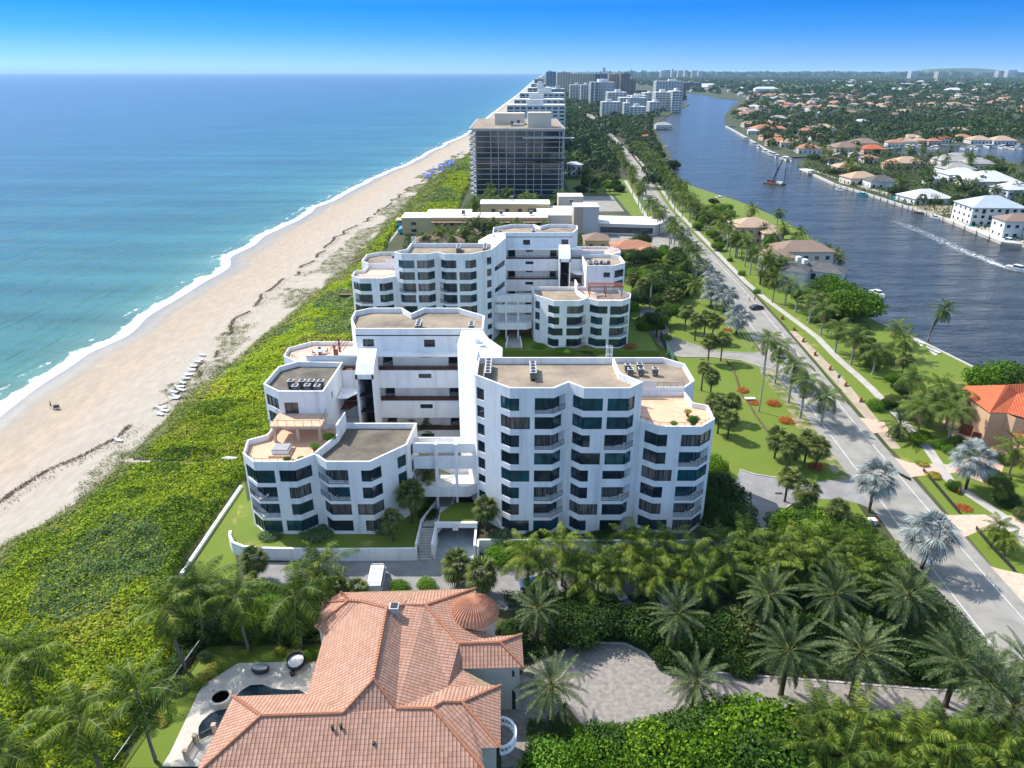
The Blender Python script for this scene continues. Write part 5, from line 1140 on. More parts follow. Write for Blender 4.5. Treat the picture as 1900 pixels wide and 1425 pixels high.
# ---------------- coconut palms on the left
for i,(px,py,h,sc,l,lean,la) in enumerate([(305,1130,9.3,1.0,'tall coconut palm leaning left over the sea grapes beside the villa lawn',1.6,2.6),(366,1090,9.0,1.0,'coconut palm behind the leaning one, left of the villa pool',0.5,1),(437,1108,8.4,0.9,'coconut palm with a slim curved trunk above the villa pool garden',0.9,2.4),
  (548,1104,9.0,1.12,'coconut palm with hanging yellow fronds left of the villa roof',0.2,0),(592,1052,8.6,1.0,'coconut palm against the car park just behind the villa roof',0.5,0.5),(254,1288,9.5,1.0,'coconut palm standing in the sea grapes left of the villa pool',0.6,2.2),(150,1335,9.0,1.05,'dark coconut palm in the bottom left sea grapes',0.5,3),(38,1222,8.0,1.1,'bushy coconut palm at the left edge of the view',0.3,0),(2,1400,9.0,0.9,'coconut palm cut by the bottom left corner',0.3,0),
  (763,778,8.5,0.85,'coconut palm in the courtyard of the nearest condominium',0.4,0),(788,800,7.4,0.7,'smaller yellow coconut palm in the courtyard of the nearest condominium',0.3,1),(794,872,7.5,0.72,'slim coconut palm in front of the white bridge between the blocks',0.4,2)]):
    palmpx('coconut',px,py,h,sc,l,lean=lean,la=la)
row=[(977,1027,6.5),(1043,1017,7.2),(1113,1033,6.2),(1172,1008,7.4),(1235,1013,6.4),(1280,1030,6.4),(1333,1011,7.2),(1382,1005,6.8),(1432,1012,6.3),(1497,999,6.0),(1556,1010,5.6),(1612,1025,6.0)]
for i,(px,py,h) in enumerate(row): palmpx('coconut',px,py,h,random.uniform(.84,.98),f'{ORD[i]} from the left of the coconut palms in the row below the white tower','coconut palms in a row below the tower',lean=random.uniform(0,.6),la=random.uniform(0,6))
row=[(1013,1062,5.6),(1068,1052,5.8),(1140,1058,5.6),(1196,1042,6.0),(1262,1060,5.6),(1345,1050,6.0),(1423,1050,6.0),(1468,1030,6.2),(1530,1040,6.0),(1588,1062,5.6),(1646,1052,6.0)]
for i,(px,py,h) in enumerate(row): palmpx('coconut',px,py,h,random.uniform(.7,.95),f'{ORD[i]} from the left of the second row of coconut palms beside the car park','second row of coconut palms by the car park',lean=random.uniform(0,.8),la=random.uniform(0,6))
row=[(1303,1078,5.5),(1090,1075,5.0),(1215,1070,5.2),(1640,1090,5.0),(1400,1060,5.0),(1500,1060,4.6)]
for i,(px,py,h) in enumerate(row): palmpx('coconut',px,py,h,random.uniform(.7,.85),f'{ORD[i]} of the short yellowish coconut palms tucked behind the row below the tower','short coconut palms behind the row')
row=[(1513,1325,5.5),(1552,1350,5.2),(1588,1338,5.0),(1622,1362,5.2),(1668,1385,5.0),(1705,1372,5.5),(1752,1352,6.0),(1795,1382,5.6),(1848,1400,5.4),(1890,1380,6.0),(1500,1390,4.5),(1570,1402,4.8),(1740,1412,5),(1640,1425,4.5)]
for i,(px,py,h) in enumerate(row): palmpx('coconut',px,py,h,random.uniform(.72,.9),f'{ORD[i]} from the left among the light green palms along the bottom right edge','light green palms along the bottom right edge')
# ---------------- date palms
row=[(1023,1270,5.2,1.0,'broad date palm beside the round turret side of the villa forecourt'),(1293,1265,5.2,0.9,'date palm on the far edge of the brick forecourt, right of its middle'),(997,1130,6.0,0.75,'slender date palm just right of the villa turret'),(1257,1140,6.5,0.95,'dark date palm in the planting behind the brick forecourt'),
 (1427,1103,7.0,1.0,'left date palm of the upper three beside the coast road'),(1550,1103,7.2,1.03,'middle date palm of the upper three beside the coast road'),(1687,1103,7.5,1.05,'right date palm of the upper three beside the coast road'),(1465,1207,7.2,1.12,'left date palm of the lower pair above the brick drive'),(1600,1210,7.4,1.14,'right date palm of the lower pair above the brick drive'),
 (1780,1228,7.0,1.12,'leftmost date palm of the dense clump by the road bend'),(1837,1265,7.5,1.1,'middle date palm of the dense clump by the road bend'),(1880,1315,8.0,1.1,'rightmost date palm of the dense clump by the road bend'),(1905,1230,6,1.0,'date palm cut by the right edge beside the road'),(1414,500,5.5,0.95,'lone date palm among hedges by the grey roofed house'),(1389,408,7,0.9,'date palm by the pink canal house'),(1417,424,7,0.9,'date palm with drooping crown by the tan roofed canal house'),(1670,787,3.2,0.95,'low date palm by the pink driveway')]
for px,py,h,sc,l in row: palmpx('date',px,py,h,sc,l)
# ---------------- cabbage palms
row=[(761,915,7.8,1.35,'big cabbage palm in front of the left block, nearest the steps'),(727,963,6.0,0.95,'small cabbage palm in front of the left block'),(901,942,6.3,1.15,'cabbage palm at the foot of the tall tower beside the garage'),(847,1048,3.8,1.35,'cabbage palm behind the villa roof, left of the turret'),(893,1062,4.2,1.3,'cabbage palm just behind the villa turret'),(470,1038,3.8,1.2,'shaggy cabbage palm at the left end of the retaining wall'),(623,1088,2.8,0.95,'low fan palm on the car park edge behind the villa, left one'),(664,1091,2.6,0.9,'low fan palm on the car park edge behind the villa, right one'),
 (1306,682,6.0,0.95,'left cabbage palm of the pair on the lawn behind the tower'),(1322,698,6.0,1.05,'right cabbage palm of the pair on the lawn behind the tower'),(1325,744,5.0,1.15,'back left cabbage palm of the lawn clump beside the tower terrace'),(1359,744,4.8,1.15,'back right cabbage palm of the lawn clump beside the tower terrace'),(1336,768,4.6,1.1,'front left cabbage palm of the lawn clump beside the tower terrace'),(1355,775,4.8,1.1,'front right cabbage palm of the lawn clump beside the tower terrace'),
 (1443,812,4.6,1.25,'first from the left of the four cabbage palms on the roadside lawn'),(1470,828,4.8,1.35,'second from the left of the four cabbage palms on the roadside lawn'),(1500,818,4.8,1.25,'third from the left of the four cabbage palms on the roadside lawn'),(1520,830,4.8,1.2,'fourth from the left of the four cabbage palms on the roadside lawn'),(1464,884,5.2,1.1,'cabbage palm at the kerb of the car park exit, left one'),(1498,908,4.6,1.3,'cabbage palm at the kerb of the car park exit, right one'),(1555,945,5,1.15,'cabbage palm rising out of the thicket beside the road')]
for px,py,h,sc,l in row: palmpx('sabal',px,py,h,sc,l,z=2.0 if px in(761,727,901) else 0)
row=[(1174,517),(1192,526),(1210,520),(1243,546),(1257,549),(1274,577),(1293,594),(1310,588),(1325,595),(1318,632),(1342,629)]
for i,(px,py) in enumerate(row): palmpx('sabal',px,py,6.2,1.25,f'{ORD[i]} from the left of the cabbage palms round the looping driveway','cabbage palms round the looping driveway')
# ---------------- silver palms
row=[(1226,391,6),(1245,416,6),(1268,434,6),(1304,496,6),(1324,515,5.5),(1322,538,5.5),(1347,547,5.8),(1370,587,5.4)]
for i,(px,py,h) in enumerate(row): palmpx('bismarck',px,py,h,1.25,f'{ORD[i]} from the back of the silver palms along the left side of the road','silver palms along the left side of the road')
for px,py,h,sc,l in [(1627,885,7,1.12,'silver palm overhanging the road at the car park exit'),(1728,990,6.5,1.3,'biggest silver palm, over the road next to the white pole'),(1808,850,6.5,1.2,'silver palm in front of the orange roofed house')]: palmpx('bismarck',px,py,h,sc,l)
# ---------------- royal palms
row=[(1462,528,8),(1482,542,7.5),(1508,556,8.5),(1530,578,8),(1557,612,7.5),(1588,629,8),(1627,657,6.5),(1695,706,6),(1712,764,6),(1751+18,737,8),(1773,768,7.5)]
for i,(px,py,h) in enumerate(row): palmpx('royal',px,py,h-1,1.0,f'{ORD[i]} royal palm, counted from the back, on the canal side of the road','royal palms on the canal side of the road')
row=[(1425,636,9.5),(1447,652,9.5),(1473,685,9.3),(1495,714,9.0),(1532,742,7.0)]
for i,(px,py,h) in enumerate(row): palmpx('royal',px,py,h-1,1.0,f'{ORD[i]} royal palm, counted from the back, in the red planting rings','royal palms in red planting rings')
palmpx('coconut',1754,574,9.5,0.85,'tall leaning coconut palm alone at the seawall of the canal lawn',lean=3.6,la=0.35)
palmpx('coconut',1888,830,6,0.85,'coconut palm at the right edge below the orange roofed house'); palmpx('coconut',1854,978,3.4,0.6,'small bright coconut palm on the roadside lawn island'); palmpx('coconut',1872,1000,3,0.5,'smallest palm on the roadside lawn island')
row=[(1433,492),(1436,444),(1369,441),(1358,437),(1380,440),(1397,468),(1397,386),(1445,397),(1455,421),(1452,487),(1440,515)]
for i,(px,py) in enumerate(row): palmpx('royal' if i%2 else 'coconut',px,py,8.5,0.9,f'{ORD[i]} of the tall palms round the canal side houses beyond the hedges','tall palms round the canal side houses')
for i,(px,py) in enumerate([(1488,447),(1500,452),(1512,455),(1535,462),(1552,470),(1560,480),(1475,440)]): palmpx('coconut',px,py,5,0.7,f'{ORD[i]} of the short palms on the canal bank behind the tiled house','short palms on the canal bank')
# roadside palms farther on
k=0
for y in np.arange(250,700,10):
    for off in (-13.5,5.5 if y>330 else None, 9.5):
        if off is None or random.random()<0.15: continue
        x=float(rdx(y))+off+random.uniform(-1.5,1.5)
        palm(random.choice(['royal','royal','coconut']),x,y+random.uniform(-4,4),random.uniform(7,11),0.9,'slim roadside palm along the far stretch of the coast road','palms along the far stretch of road'); k+=1
# ---------------- trees and shrubs near
T_=[(1232,520,7.5,11,'dark','big dark round tree right of the second condominium'),(1205,470,5.5,9,'dark','dark tree behind the second condominium, near the tan roofed house'),(1258,480,5,9,'dark','dark tree by the road behind the silver palms'),
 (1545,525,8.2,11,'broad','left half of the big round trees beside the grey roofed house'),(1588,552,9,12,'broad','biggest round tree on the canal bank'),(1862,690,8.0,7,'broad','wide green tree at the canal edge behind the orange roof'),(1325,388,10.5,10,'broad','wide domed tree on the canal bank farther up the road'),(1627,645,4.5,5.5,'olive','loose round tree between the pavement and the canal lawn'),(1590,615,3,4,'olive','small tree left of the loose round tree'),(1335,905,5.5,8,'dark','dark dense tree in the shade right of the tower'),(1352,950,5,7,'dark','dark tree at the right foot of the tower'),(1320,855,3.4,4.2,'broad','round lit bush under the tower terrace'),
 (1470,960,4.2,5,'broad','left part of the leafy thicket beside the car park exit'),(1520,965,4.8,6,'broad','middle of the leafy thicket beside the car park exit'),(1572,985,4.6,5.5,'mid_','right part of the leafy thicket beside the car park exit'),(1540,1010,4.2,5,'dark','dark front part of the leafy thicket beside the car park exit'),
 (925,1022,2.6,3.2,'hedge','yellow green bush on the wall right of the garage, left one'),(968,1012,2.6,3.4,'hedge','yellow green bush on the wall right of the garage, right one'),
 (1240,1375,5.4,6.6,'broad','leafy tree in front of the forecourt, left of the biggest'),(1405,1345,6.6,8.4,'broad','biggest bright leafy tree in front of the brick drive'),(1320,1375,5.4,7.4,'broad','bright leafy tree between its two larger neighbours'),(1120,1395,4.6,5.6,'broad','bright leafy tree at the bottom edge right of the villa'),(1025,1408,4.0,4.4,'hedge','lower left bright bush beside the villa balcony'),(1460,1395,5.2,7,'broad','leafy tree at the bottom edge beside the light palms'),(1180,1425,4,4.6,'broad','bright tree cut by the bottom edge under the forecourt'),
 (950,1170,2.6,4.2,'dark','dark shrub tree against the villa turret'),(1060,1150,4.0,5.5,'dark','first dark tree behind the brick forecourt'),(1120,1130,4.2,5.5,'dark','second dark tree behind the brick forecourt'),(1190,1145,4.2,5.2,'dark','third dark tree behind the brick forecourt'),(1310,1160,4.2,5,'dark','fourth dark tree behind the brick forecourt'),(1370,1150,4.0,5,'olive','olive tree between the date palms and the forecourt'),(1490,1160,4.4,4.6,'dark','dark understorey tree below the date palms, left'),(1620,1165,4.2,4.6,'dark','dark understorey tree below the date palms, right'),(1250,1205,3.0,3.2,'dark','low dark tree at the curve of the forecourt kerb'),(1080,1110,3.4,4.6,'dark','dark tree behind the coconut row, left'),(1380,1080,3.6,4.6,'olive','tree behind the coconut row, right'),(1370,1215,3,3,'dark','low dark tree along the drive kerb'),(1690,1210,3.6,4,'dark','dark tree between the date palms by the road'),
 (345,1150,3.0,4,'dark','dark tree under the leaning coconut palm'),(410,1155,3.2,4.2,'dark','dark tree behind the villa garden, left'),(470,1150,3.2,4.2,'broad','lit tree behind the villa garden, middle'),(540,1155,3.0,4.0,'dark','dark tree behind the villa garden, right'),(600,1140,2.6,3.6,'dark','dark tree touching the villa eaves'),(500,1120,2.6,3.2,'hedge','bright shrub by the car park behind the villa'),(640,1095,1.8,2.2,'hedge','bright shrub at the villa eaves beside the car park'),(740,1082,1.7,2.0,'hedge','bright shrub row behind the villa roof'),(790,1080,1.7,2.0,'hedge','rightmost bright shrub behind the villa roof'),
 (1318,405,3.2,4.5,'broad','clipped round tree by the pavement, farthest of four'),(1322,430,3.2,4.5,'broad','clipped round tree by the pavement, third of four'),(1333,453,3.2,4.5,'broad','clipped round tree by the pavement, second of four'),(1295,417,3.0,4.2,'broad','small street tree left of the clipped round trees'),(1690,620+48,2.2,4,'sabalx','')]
for px,py,R,h,k,l in T_:
    if not l: continue
    k={'mid_':'broad'}.get(k,k); treepx(px,py,R,h,k,l)
palmpx('sabal',1680,665,4.2,1.15,'single round cabbage palm on the canal lawn')
S_=[(570,1211,1.25,1.7,'hedge','clipped green ball shrub beside the white daybed'),(545,1208,1.1,1.2,'yellow','yellow shrub left of the clipped ball'),(520,1204,1.0,1.1,'yellow','yellow shrub in the middle of the garden bed'),(450,1210,0.9,0.9,'yellow','small yellow shrub at the tree foot behind the pool'),(395,1240,1.3,1.3,'yellow','yellow shrub left of the pool deck'),(368,1262,1.3,1.2,'yellow','lower yellow shrub left of the pool deck'),(380,1213,1.1,1.1,'shrub','spiky grey green plant at the top of the garden fence'),(332,1275,1.2,1.2,'shrub','spiky grey green plant halfway down the garden fence'),(300,1330,1.2,1.0,'yellow','yellow shrub at the lower end of the garden fence'),
 (1379,722,1.7,0.9,'red','red ground plants by the white pole'),(1436,745,1.9,1.0,'red','red planting ring of the back royal palm'),(1459,777,1.9,1.0,'red','red planting ring of the front royal palm'),(1515,862,1.8,0.9,'red','red shrub at the corner of the car park exit'),(1398,746,1.6,0.5,'red','low pink red bed by the white box'),(1350,610,1.6,0.8,'red','red bed under the silver palms, near one'),(1337,592,1.4,0.8,'red','red bed under the silver palms, far one'),(1732,880,1.5,0.9,'yellow','yellow shrub on the lawn island between the driveways'),(1712,858,1.4,0.9,'yellow','yellow shrub beside the low date palm'),(1788,940,1.6,0.5,'red','red mulch planting below the silver palm'),(1737,878,1.0,0.8,'red','red shrub beside the yellow one on the lawn island'),
 (1237,622,1.9,1.9,'hedge','dark clipped hedge ball at the driveway corner'),(1190,590,1.5,1.6,'dark','round shrub at the head of the looping driveway'),(500,990,2.0,1.0,'shrub','grey green bed at the left foot of the left block'),(590,985,3.0,1.0,'shrub','grey green bed below the middle of the left block'),(715,975,2.2,1.3,'shrub','grey green shrubs below the right of the left block'),(795,950,2.0,1.2,'dark','dark shrub left of the entrance walkway'),(930,990,2.2,1.3,'shrub','mixed shrubs at the left foot of the tower'),(1000,990,2.2,1.0,'dark','low dark shrubs along the foot of the tower, left'),(1120,990,3.0,1.0,'dark','low dark shrubs along the foot of the tower, right'),(850,952,2.0,0.9,'hedge','low hedge on the garage roof'),
 (1355,478,1.4,2.4,'hedge','clipped hedge block by the pavement, farthest of three'),(1377,503,1.6,2.6,'hedge','clipped hedge block by the pavement, middle of three'),(1405,537,1.5,2.2,'hedge','clipped hedge block by the pavement, nearest of three'),(1625,745,2.2,3.0,'hedge','square bright hedge by the road, left part'),(1650,742,2.2,3.2,'dark','square bright hedge by the road, right part'),(1745,818,1.6,2.2,'hedge','clipped hedge waves by the pink forecourt, left'),(1765,830,1.6,2.2,'hedge','clipped hedge waves by the pink forecourt, right'),(1716,800,1.3,1.8,'hedge','clipped hedge waves by the pink forecourt, farthest'),(1850,880,2.6,2.6,'dark','dark shrubs beside the pavement below the silver palm'),(1870,920,2.6,2.6,'dark','dark shrubs at the right edge beside the pavement'),(1510,592,2,1.4,'dark','low dark hedge along the pavement behind the royal palms'),(1075,1352,1.2,1.6,'hedge','clipped ball at the front kerb of the forecourt'),(1130,1352,1.3,1.6,'hedge','second clipped ball at the front kerb of the forecourt')]
for px,py,R,h,k,l in S_:
    z=2.0 if (480<px<1150 and 940<py<1000) else 0
    shrub(px,py,R,h,k,l,z=z,sx=1.0)
# ---------------- belts of trees between the buildings
def belt(name,P,n,R0,R1,h0,h1,kinds,label,group,big=True,pal=0.0):
    x,y=scatter(P,n); 
    for i in range(len(x)):
        R=random.uniform(R0,R1)
        if random.random()<pal: palm(random.choice(['coconut','royal']),x[i],y[i],random.uniform(h0,h1+2),0.85,label[1],group[1])
        else: tree(x[i],y[i],R,random.uniform(h0,h1),random.choice(kinds),label[0],group[0])
belt('',[(-44,290),(-46,330),(20,330),(20,270),(-4,262),(-6,240),(-30,238),(-44,240)],26,2.2,3.6,4,6,['dark','broad'],('green tree in the dense planting between the second condominium and the low hotel','coconut palm in the dense planting between the second condominium and the low hotel'),('trees between condominium and hotel','palms between condominium and hotel'),pal=0.5)
belt('',[(-44,300),(-44,332),(18,332),(18,315),(-30,300)],22,2,3,4,6,['dark','broad'],('green tree in the dense planting between the second condominium and the low hotel','coconut palm in the dense planting between the second condominium and the low hotel'),('trees between condominium and hotel','palms between condominium and hotel'),pal=0.85)
belt('',[(36,250),(62,246),(68,290),(62,300),(40,280)],12,2.5,4,5,8,['dark','broad'],('dark tree among the brown roofed bungalows beside the road','palm among the brown roofed bungalows beside the road'),('trees among the bungalows','palms among the bungalows'),pal=0.3)
belt('',[(-22,385),(30,385),(30,425),(-20,430)],30,2,3.2,4,7,['broad','dark'],('leafy tree at the foot of the glass tower','palm at the foot of the glass tower'),('trees at the foot of the glass tower','palms at the foot of the glass tower'),pal=0.65)
belt('',[(40,455),(68,455),(72,525),(40,525)],20,3,5,5,8,['dark','broad'],('tree round the glass tower car park','palm round the glass tower car park'),('trees round the glass tower car park','palms round the glass tower car park'),pal=0.3)
belt('',[(38,530),(70,530),(96,700),(105,1100),(112,1500),(45,1500),(40,800)],18,5,9,7,12,['farb','faro','farb'],('dark tree between the beach towers and the coast road','x'),('trees between beach towers and road','x'))
belt('',[(78,440),(112,490),(110,545),(122,620),(134,670),(150,793),(180,1000),(215,1180),(150,1200),(118,800),(98,560)],18,4,8,6,11,['farb','faro','farb'],('tree between the coast road and the canal beyond the domed tree','x'),('trees between the far road and the canal','x'))
belt('',[(90,300),(112,300),(120,400),(112,480),(95,470)],14,3.0,4.5,5,8,['dark','broad'],('tree on the canal bank garden behind the hedged pavement','palm on the canal bank garden behind the hedged pavement'),('trees on the canal bank gardens','palms on the canal bank gardens'),pal=0.35)
belt('',[(90,238),(110,246),(116,262),(128,290),(134,335),(92,335)],26,1.8,3.2,3,6,['dark','olive','broad'],('garden tree around the canal houses behind the hedged pavement','garden palm around the canal houses behind the hedged pavement'),('garden trees around the canal houses','garden palms around the canal houses'),pal=0.5)
belt('',[(96,180),(112,190),(104,235),(92,240)],8,1.4,2.6,2.5,4.5,['olive','dark'],('low tree between the pavement and the canal lawn','x'),('low trees by the canal lawn','x'))
belt('',[(84,150),(92,160),(96,120),(86,100),(79,112)],12,1.2,2.2,2,4,['olive','dark','broad'],('shrubby tree between the royal palms and the orange roofed house','x'),('shrubby trees by the orange roofed house','x'))

# planting at the foot of the second condominium
for px,py,R,h,k,l in [(1000,640,2.2,1.0,'hedge','low round bed right of the second condominium walkway'),(1045,648,2.4,1.1,'hedge','oval clipped bed in front of the second condominium low block'),(1085,655,2.4,1.2,'dark','dark oval bed in front of the second condominium low block'),(1120,660,1.8,1.4,'hedge','clipped ball near the roof ladder'),(1170,640,2.0,1.2,'red','brownish shrubs at the right foot of the second condominium'),(905,640,1.8,1.2,'dark','dark shrub left of the second condominium walkway'),(1222,600,2.2,2.6,'dark','tall dark shrub between the second condominium and its driveway')]: shrub(px,py,R,h,k,l,z=2.0 if px<1200 else 0)
for px,py,R,h,k,l in [(1190,440,5,7,'dark','dark tree beside the wide tan bungalow'),(1215,500,5,8,'dark','dark tree in front of the big dark round one'),(1262,520,5,8,'dark','dark tree right of the big dark round one'),(1230,470,5.5,8.5,'broad','leafy tree behind the big dark round one')]: treepx(px,py,R,h,k,l)
for px,py in ((1250,300),(1225,285),(1238,322),(1215,310)): treepx(px,py,6,8,'dark','dark tree on the canal bank near the moored yachts','trees near the moored yachts')

belt('',[(34,190),(50,200),(62,226),(64,262),(36,262),(33,215)],22,2.6,4.4,5,8.5,['dark','broad','dark'],('dark leafy tree massed beside the second condominium and the road','palm massed beside the second condominium and the road'),('trees massed beside the second condominium','palms massed beside the second condominium'),pal=0.25)
belt('',[(86,112),(112,122),(112,185),(92,232),(84,160)],16,1.4,2.4,2.5,4.5,['olive','dark'],('small tree among the royal palms by the canal lawn','palm among the royal palms by the canal lawn'),('small trees among the royal palms','extra palms among the royal palms'),pal=0.65)
# ================================================================ OTHER BUILDINGS
def XD(px,y,z=0): D=y*math.cos(PIT)+(H-z)*math.sin(PIT); return (px-952)*D/F
def ZT(py,y): v=(712.5-py)/F; return H+y*(v*math.cos(PIT)-math.sin(PIT))/(math.cos(PIT)+v*math.sin(PIT))
BM=dict(wht=mat('white_render',(0.62,0.62,0.60),(0.54,0.54,0.52),0.05,0.8),cream=mat('cream_render',(0.60,0.53,0.43),(0.54,0.47,0.37),0.05,0.8),yel=mat('yellow_render',(0.56,0.42,0.22),(0.5,0.37,0.19),0.1,0.8),
 peach=mat('peach_render',(0.55,0.36,0.22),(0.5,0.32,0.2),0.1,0.8),pink=mat('pink_render',(0.6,0.42,0.33),(0.55,0.38,0.3),0.1,0.8),tan=mat('tan_render',(0.46,0.37,0.28),(0.41,0.33,0.25),0.1,0.8),
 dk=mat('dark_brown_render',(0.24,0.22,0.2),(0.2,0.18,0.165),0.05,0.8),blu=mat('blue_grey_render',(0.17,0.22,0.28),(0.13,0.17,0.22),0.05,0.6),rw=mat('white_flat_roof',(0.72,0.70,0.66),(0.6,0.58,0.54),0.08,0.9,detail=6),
 hz=mat('grey_render',(0.42,0.43,0.43),(0.36,0.37,0.37),0.05,0.8))
def rmat(nm,a,b): return tilemat(nm,[a,b],0.5,0.5,0.25)
RM=dict(orange=rmat('orange_roof_tiles',(0.38,0.16,0.08),(0.50,0.24,0.13)),terr=rmat('terracotta_roof_tiles',(0.36,0.16,0.09),(0.48,0.23,0.14)),tan=rmat('tan_roof_tiles',(0.42,0.28,0.18),(0.52,0.37,0.25)),brown=rmat('brown_roof_tiles',(0.22,0.15,0.11),(0.31,0.22,0.165)),
 white=mat('white_metal_roof',(0.58,0.58,0.57),(0.5,0.5,0.5),0.3,0.5),grey=mat('grey_metal_roof',(0.40,0.45,0.5),(0.35,0.4,0.45),0.3,0.45),dgrey=mat('dark_slate_roof',(0.115,0.11,0.105),(0.07,0.07,0.07),0.8,0.8),lgrey=mat('light_grey_roof',(0.33,0.32,0.29),(0.27,0.26,0.24),0.4,0.8),blue=mat('blue_tarpaulin',(0.03,0.16,0.5),(0.05,0.2,0.6),0.5,0.5),red=rmat('red_roof_tiles',(0.45,0.1,0.04),(0.58,0.15,0.065)),pinkr=rmat('pink_roof_tiles',(0.5,0.27,0.2),(0.58,0.34,0.26)))
WIN=M['g1']
def hip(mb,cx,cy,w,d,rz,z,rise,over=0.7,gable=False):
    cs,sn=math.cos(rz),math.sin(rz); W2,D2=w/2+over,d/2+over
    f=lambda a,b,c:(cx+a*cs-b*sn,cy+a*sn+b*cs,c)
    if w>=d: r=(W2-D2) if not gable else W2; A,B=f(-r,0,z+rise),f(r,0,z+rise)
    else: r=(D2-W2) if not gable else D2; A,B=f(0,-r,z+rise),f(0,r,z+rise)
    c=[f(-W2,-D2,z),f(W2,-D2,z),f(W2,D2,z),f(-W2,D2,z)]
    if w>=d: Fs=[[c[0],c[1],B,A],[c[1],c[2],B],[c[2],c[3],A,B],[c[3],c[0],A]]
    else: Fs=[[c[0],c[1],A],[c[1],c[2],B,A],[c[2],c[3],B],[c[3],c[0],A,B]]
    for q in Fs: roof_face(mb,q)
    mb.face([c[0],c[1],c[2],c[3]],[(0,0)]*4)
def wrect(m,cx,cy,rz,a0,a1,b,z0,z1,side):
    """window rectangle on a wall of a rotated box; side 's' front, 'w' left, 'e' right"""
    cs,sn=math.cos(rz),math.sin(rz); f=lambda a,b_:(cx+a*cs-b_*sn,cy+a*sn+b_*cs)
    if side=='s': p,q=f(a0,b),f(a1,b)
    else: p,q=f(b,a0),f(b,a1)
    m.quad((*p,z0),(*q,z0),(*q,z1),(*p,z1))
def house(x,y,w,d,rz,h,roof,wallm,label,group=None,rise=None,wing=None,win=True,name='house',door=False,sill=True):
    t=thing(name,label,'house',group,loc=(x,y,0)); rise=rise or min(w,d)*0.24
    mb=MB(); mb.uv=[]; hip(mb,x,y,w,d,rz,h,rise)
    if wing:
        a,b,ww,dd,hh=wing; cs,sn=math.cos(rz),math.sin(rz); X=x+a*cs-b*sn; Y=y+a*sn+b*cs; hip(mb,X,Y,ww,dd,rz,hh,min(ww,dd)*0.24)
    mb.build('roof',RM[roof],t)
    mb=MB(); mb.box((x,y,0),(w,d,h-0.01),rz)
    if wing: mb.box((X,Y,0),(ww,dd,hh-0.01),rz)
    mb.build('wall',BM[wallm],t)
    if win:
        fl=max(1,int(h/3)); n=max(2,int(w/3.6)); n2=max(1,int(d/4.5))
        for k in range(fl):
            z=k*h/fl+0.9
            for i in range(n):
                a=-w/2+w*(i+0.5)/n; mb=MB(); wrect(mb,x,y,rz,a-0.8,a+0.8,-d/2-0.03,z if (i+k)%3 else z-0.8,z+1.4,'s'); mb.build('window',WIN,t)
            for i in range(n2):
                a=-d/2+d*(i+0.5)/n2; mb=MB(); wrect(mb,x,y,rz,a-0.7,a+0.7,-w/2-0.03,z,z+1.3,'w'); mb.build('window',WIN,t)
    return t
def hpx(px,py,wpx,roof,wallm,label,h=5.5,asp=0.7,rz=0.0,group=None,**k):
    x,y=G(px,py,h+1); D=y*math.cos(PIT)+(H-h)*math.sin(PIT); w=wpx*D/F
    return house(x,y,w,max(w*asp,8),rz,h,roof,wallm,label,group,**k)
# --- glass tower
gy=455; X0,X1=XD(873,gy,20),XD(1046,gy,20); zt=ZT(243,gy)
t=thing('glass_tower','twelve storey glass fronted tower on the beach with white slab edges and cream roof boxes','apartment block',loc=((X0+X1)/2,gy,0))
nb=[0.06,0.22,0.30,0.385,0.47,0.60,0.68,0.765,0.95,1.0]; fx=lambda f:X0+(X1-X0)*f
nfl=12; fh=zt/nfl; dp=100
fr=MB()
for k in range(nfl+1): fr.box(((X0+X1)/2+0.8,gy+dp/2,k*fh-0.15),(X1-X0-1.6,dp,0.35 if k<nfl else 1.0))
for f in nb: fr.box((fx(f),gy+0.3,0),(0.45,0.6,zt))
for j in range(9): fr.box((fx(0.98),gy+4+j*12,0),(1.2,1.0,zt))
fr.box(((X0+X1)/2,gy+dp/2,zt+0.5),(X1-X0+1.0,dp+1,0.9)); fr.build('frame',BM['hz'],t)
gm=[mat('tower_glass_a',(0.012,0.016,0.02),(0.03,0.035,0.04),0.4,0.06,spec=0.6,detail=6),mat('tower_glass_b',(0.012,0.014,0.014),(0.04,0.038,0.034),0.5,0.08,spec=0.6,detail=6),mat('tower_glass_c',(0.01,0.02,0.028),(0.02,0.035,0.05),0.4,0.05,spec=0.6)]
for k in range(nfl):
    for i in range(8):
        m=MB(); y=gy+0.9; 
        if k==6 and i>3: y=gy+4
        m.quad((fx(nb[i])+.2,y,k*fh+.2),(fx(nb[i+1])-.2,y,k*fh+.2),(fx(nb[i+1])-.2,y,(k+1)*fh-.15),(fx(nb[i])+.2,y,(k+1)*fh-.15)); m.build('window',gm[2] if i>3 and k<5 else gm[(k+i)%2],t)
cm=MB(); cm.box(((X0+X1)/2+1,gy+dp/2+1.5,0.1),(X1-X0-4.5,dp-3,zt-0.4)); cm.build('core',M['g1'],t)
for k in range(nfl):
    m=MB()
    for j in range(6):
        yb=gy+3+j*15; m.face([(X0+1,yb,k*fh+0.1),(X0-0.9,yb+2,k*fh+0.1),(X0-0.9,yb+9,k*fh+0.1),(X0+1,yb+12,k*fh+0.1)]); 
        for p,q in (((X0+1,yb),(X0-0.9,yb+2)),((X0-0.9,yb+2),(X0-0.9,yb+9)),((X0-0.9,yb+9),(X0+1,yb+12))): m.quad((*p,k*fh-.2),(*q,k*fh-.2),(*q,k*fh+1.1),(*p,k*fh+1.1))
    m.build('balcony',BM['wht'],t)
m=MB(); m.quad((X0,gy-.2,zt+1.42),(X1,gy-.2,zt+1.42),(X1,gy+dp,zt+1.42),(X0,gy+dp,zt+1.42)); m.build('roof',M['roofb'],t)
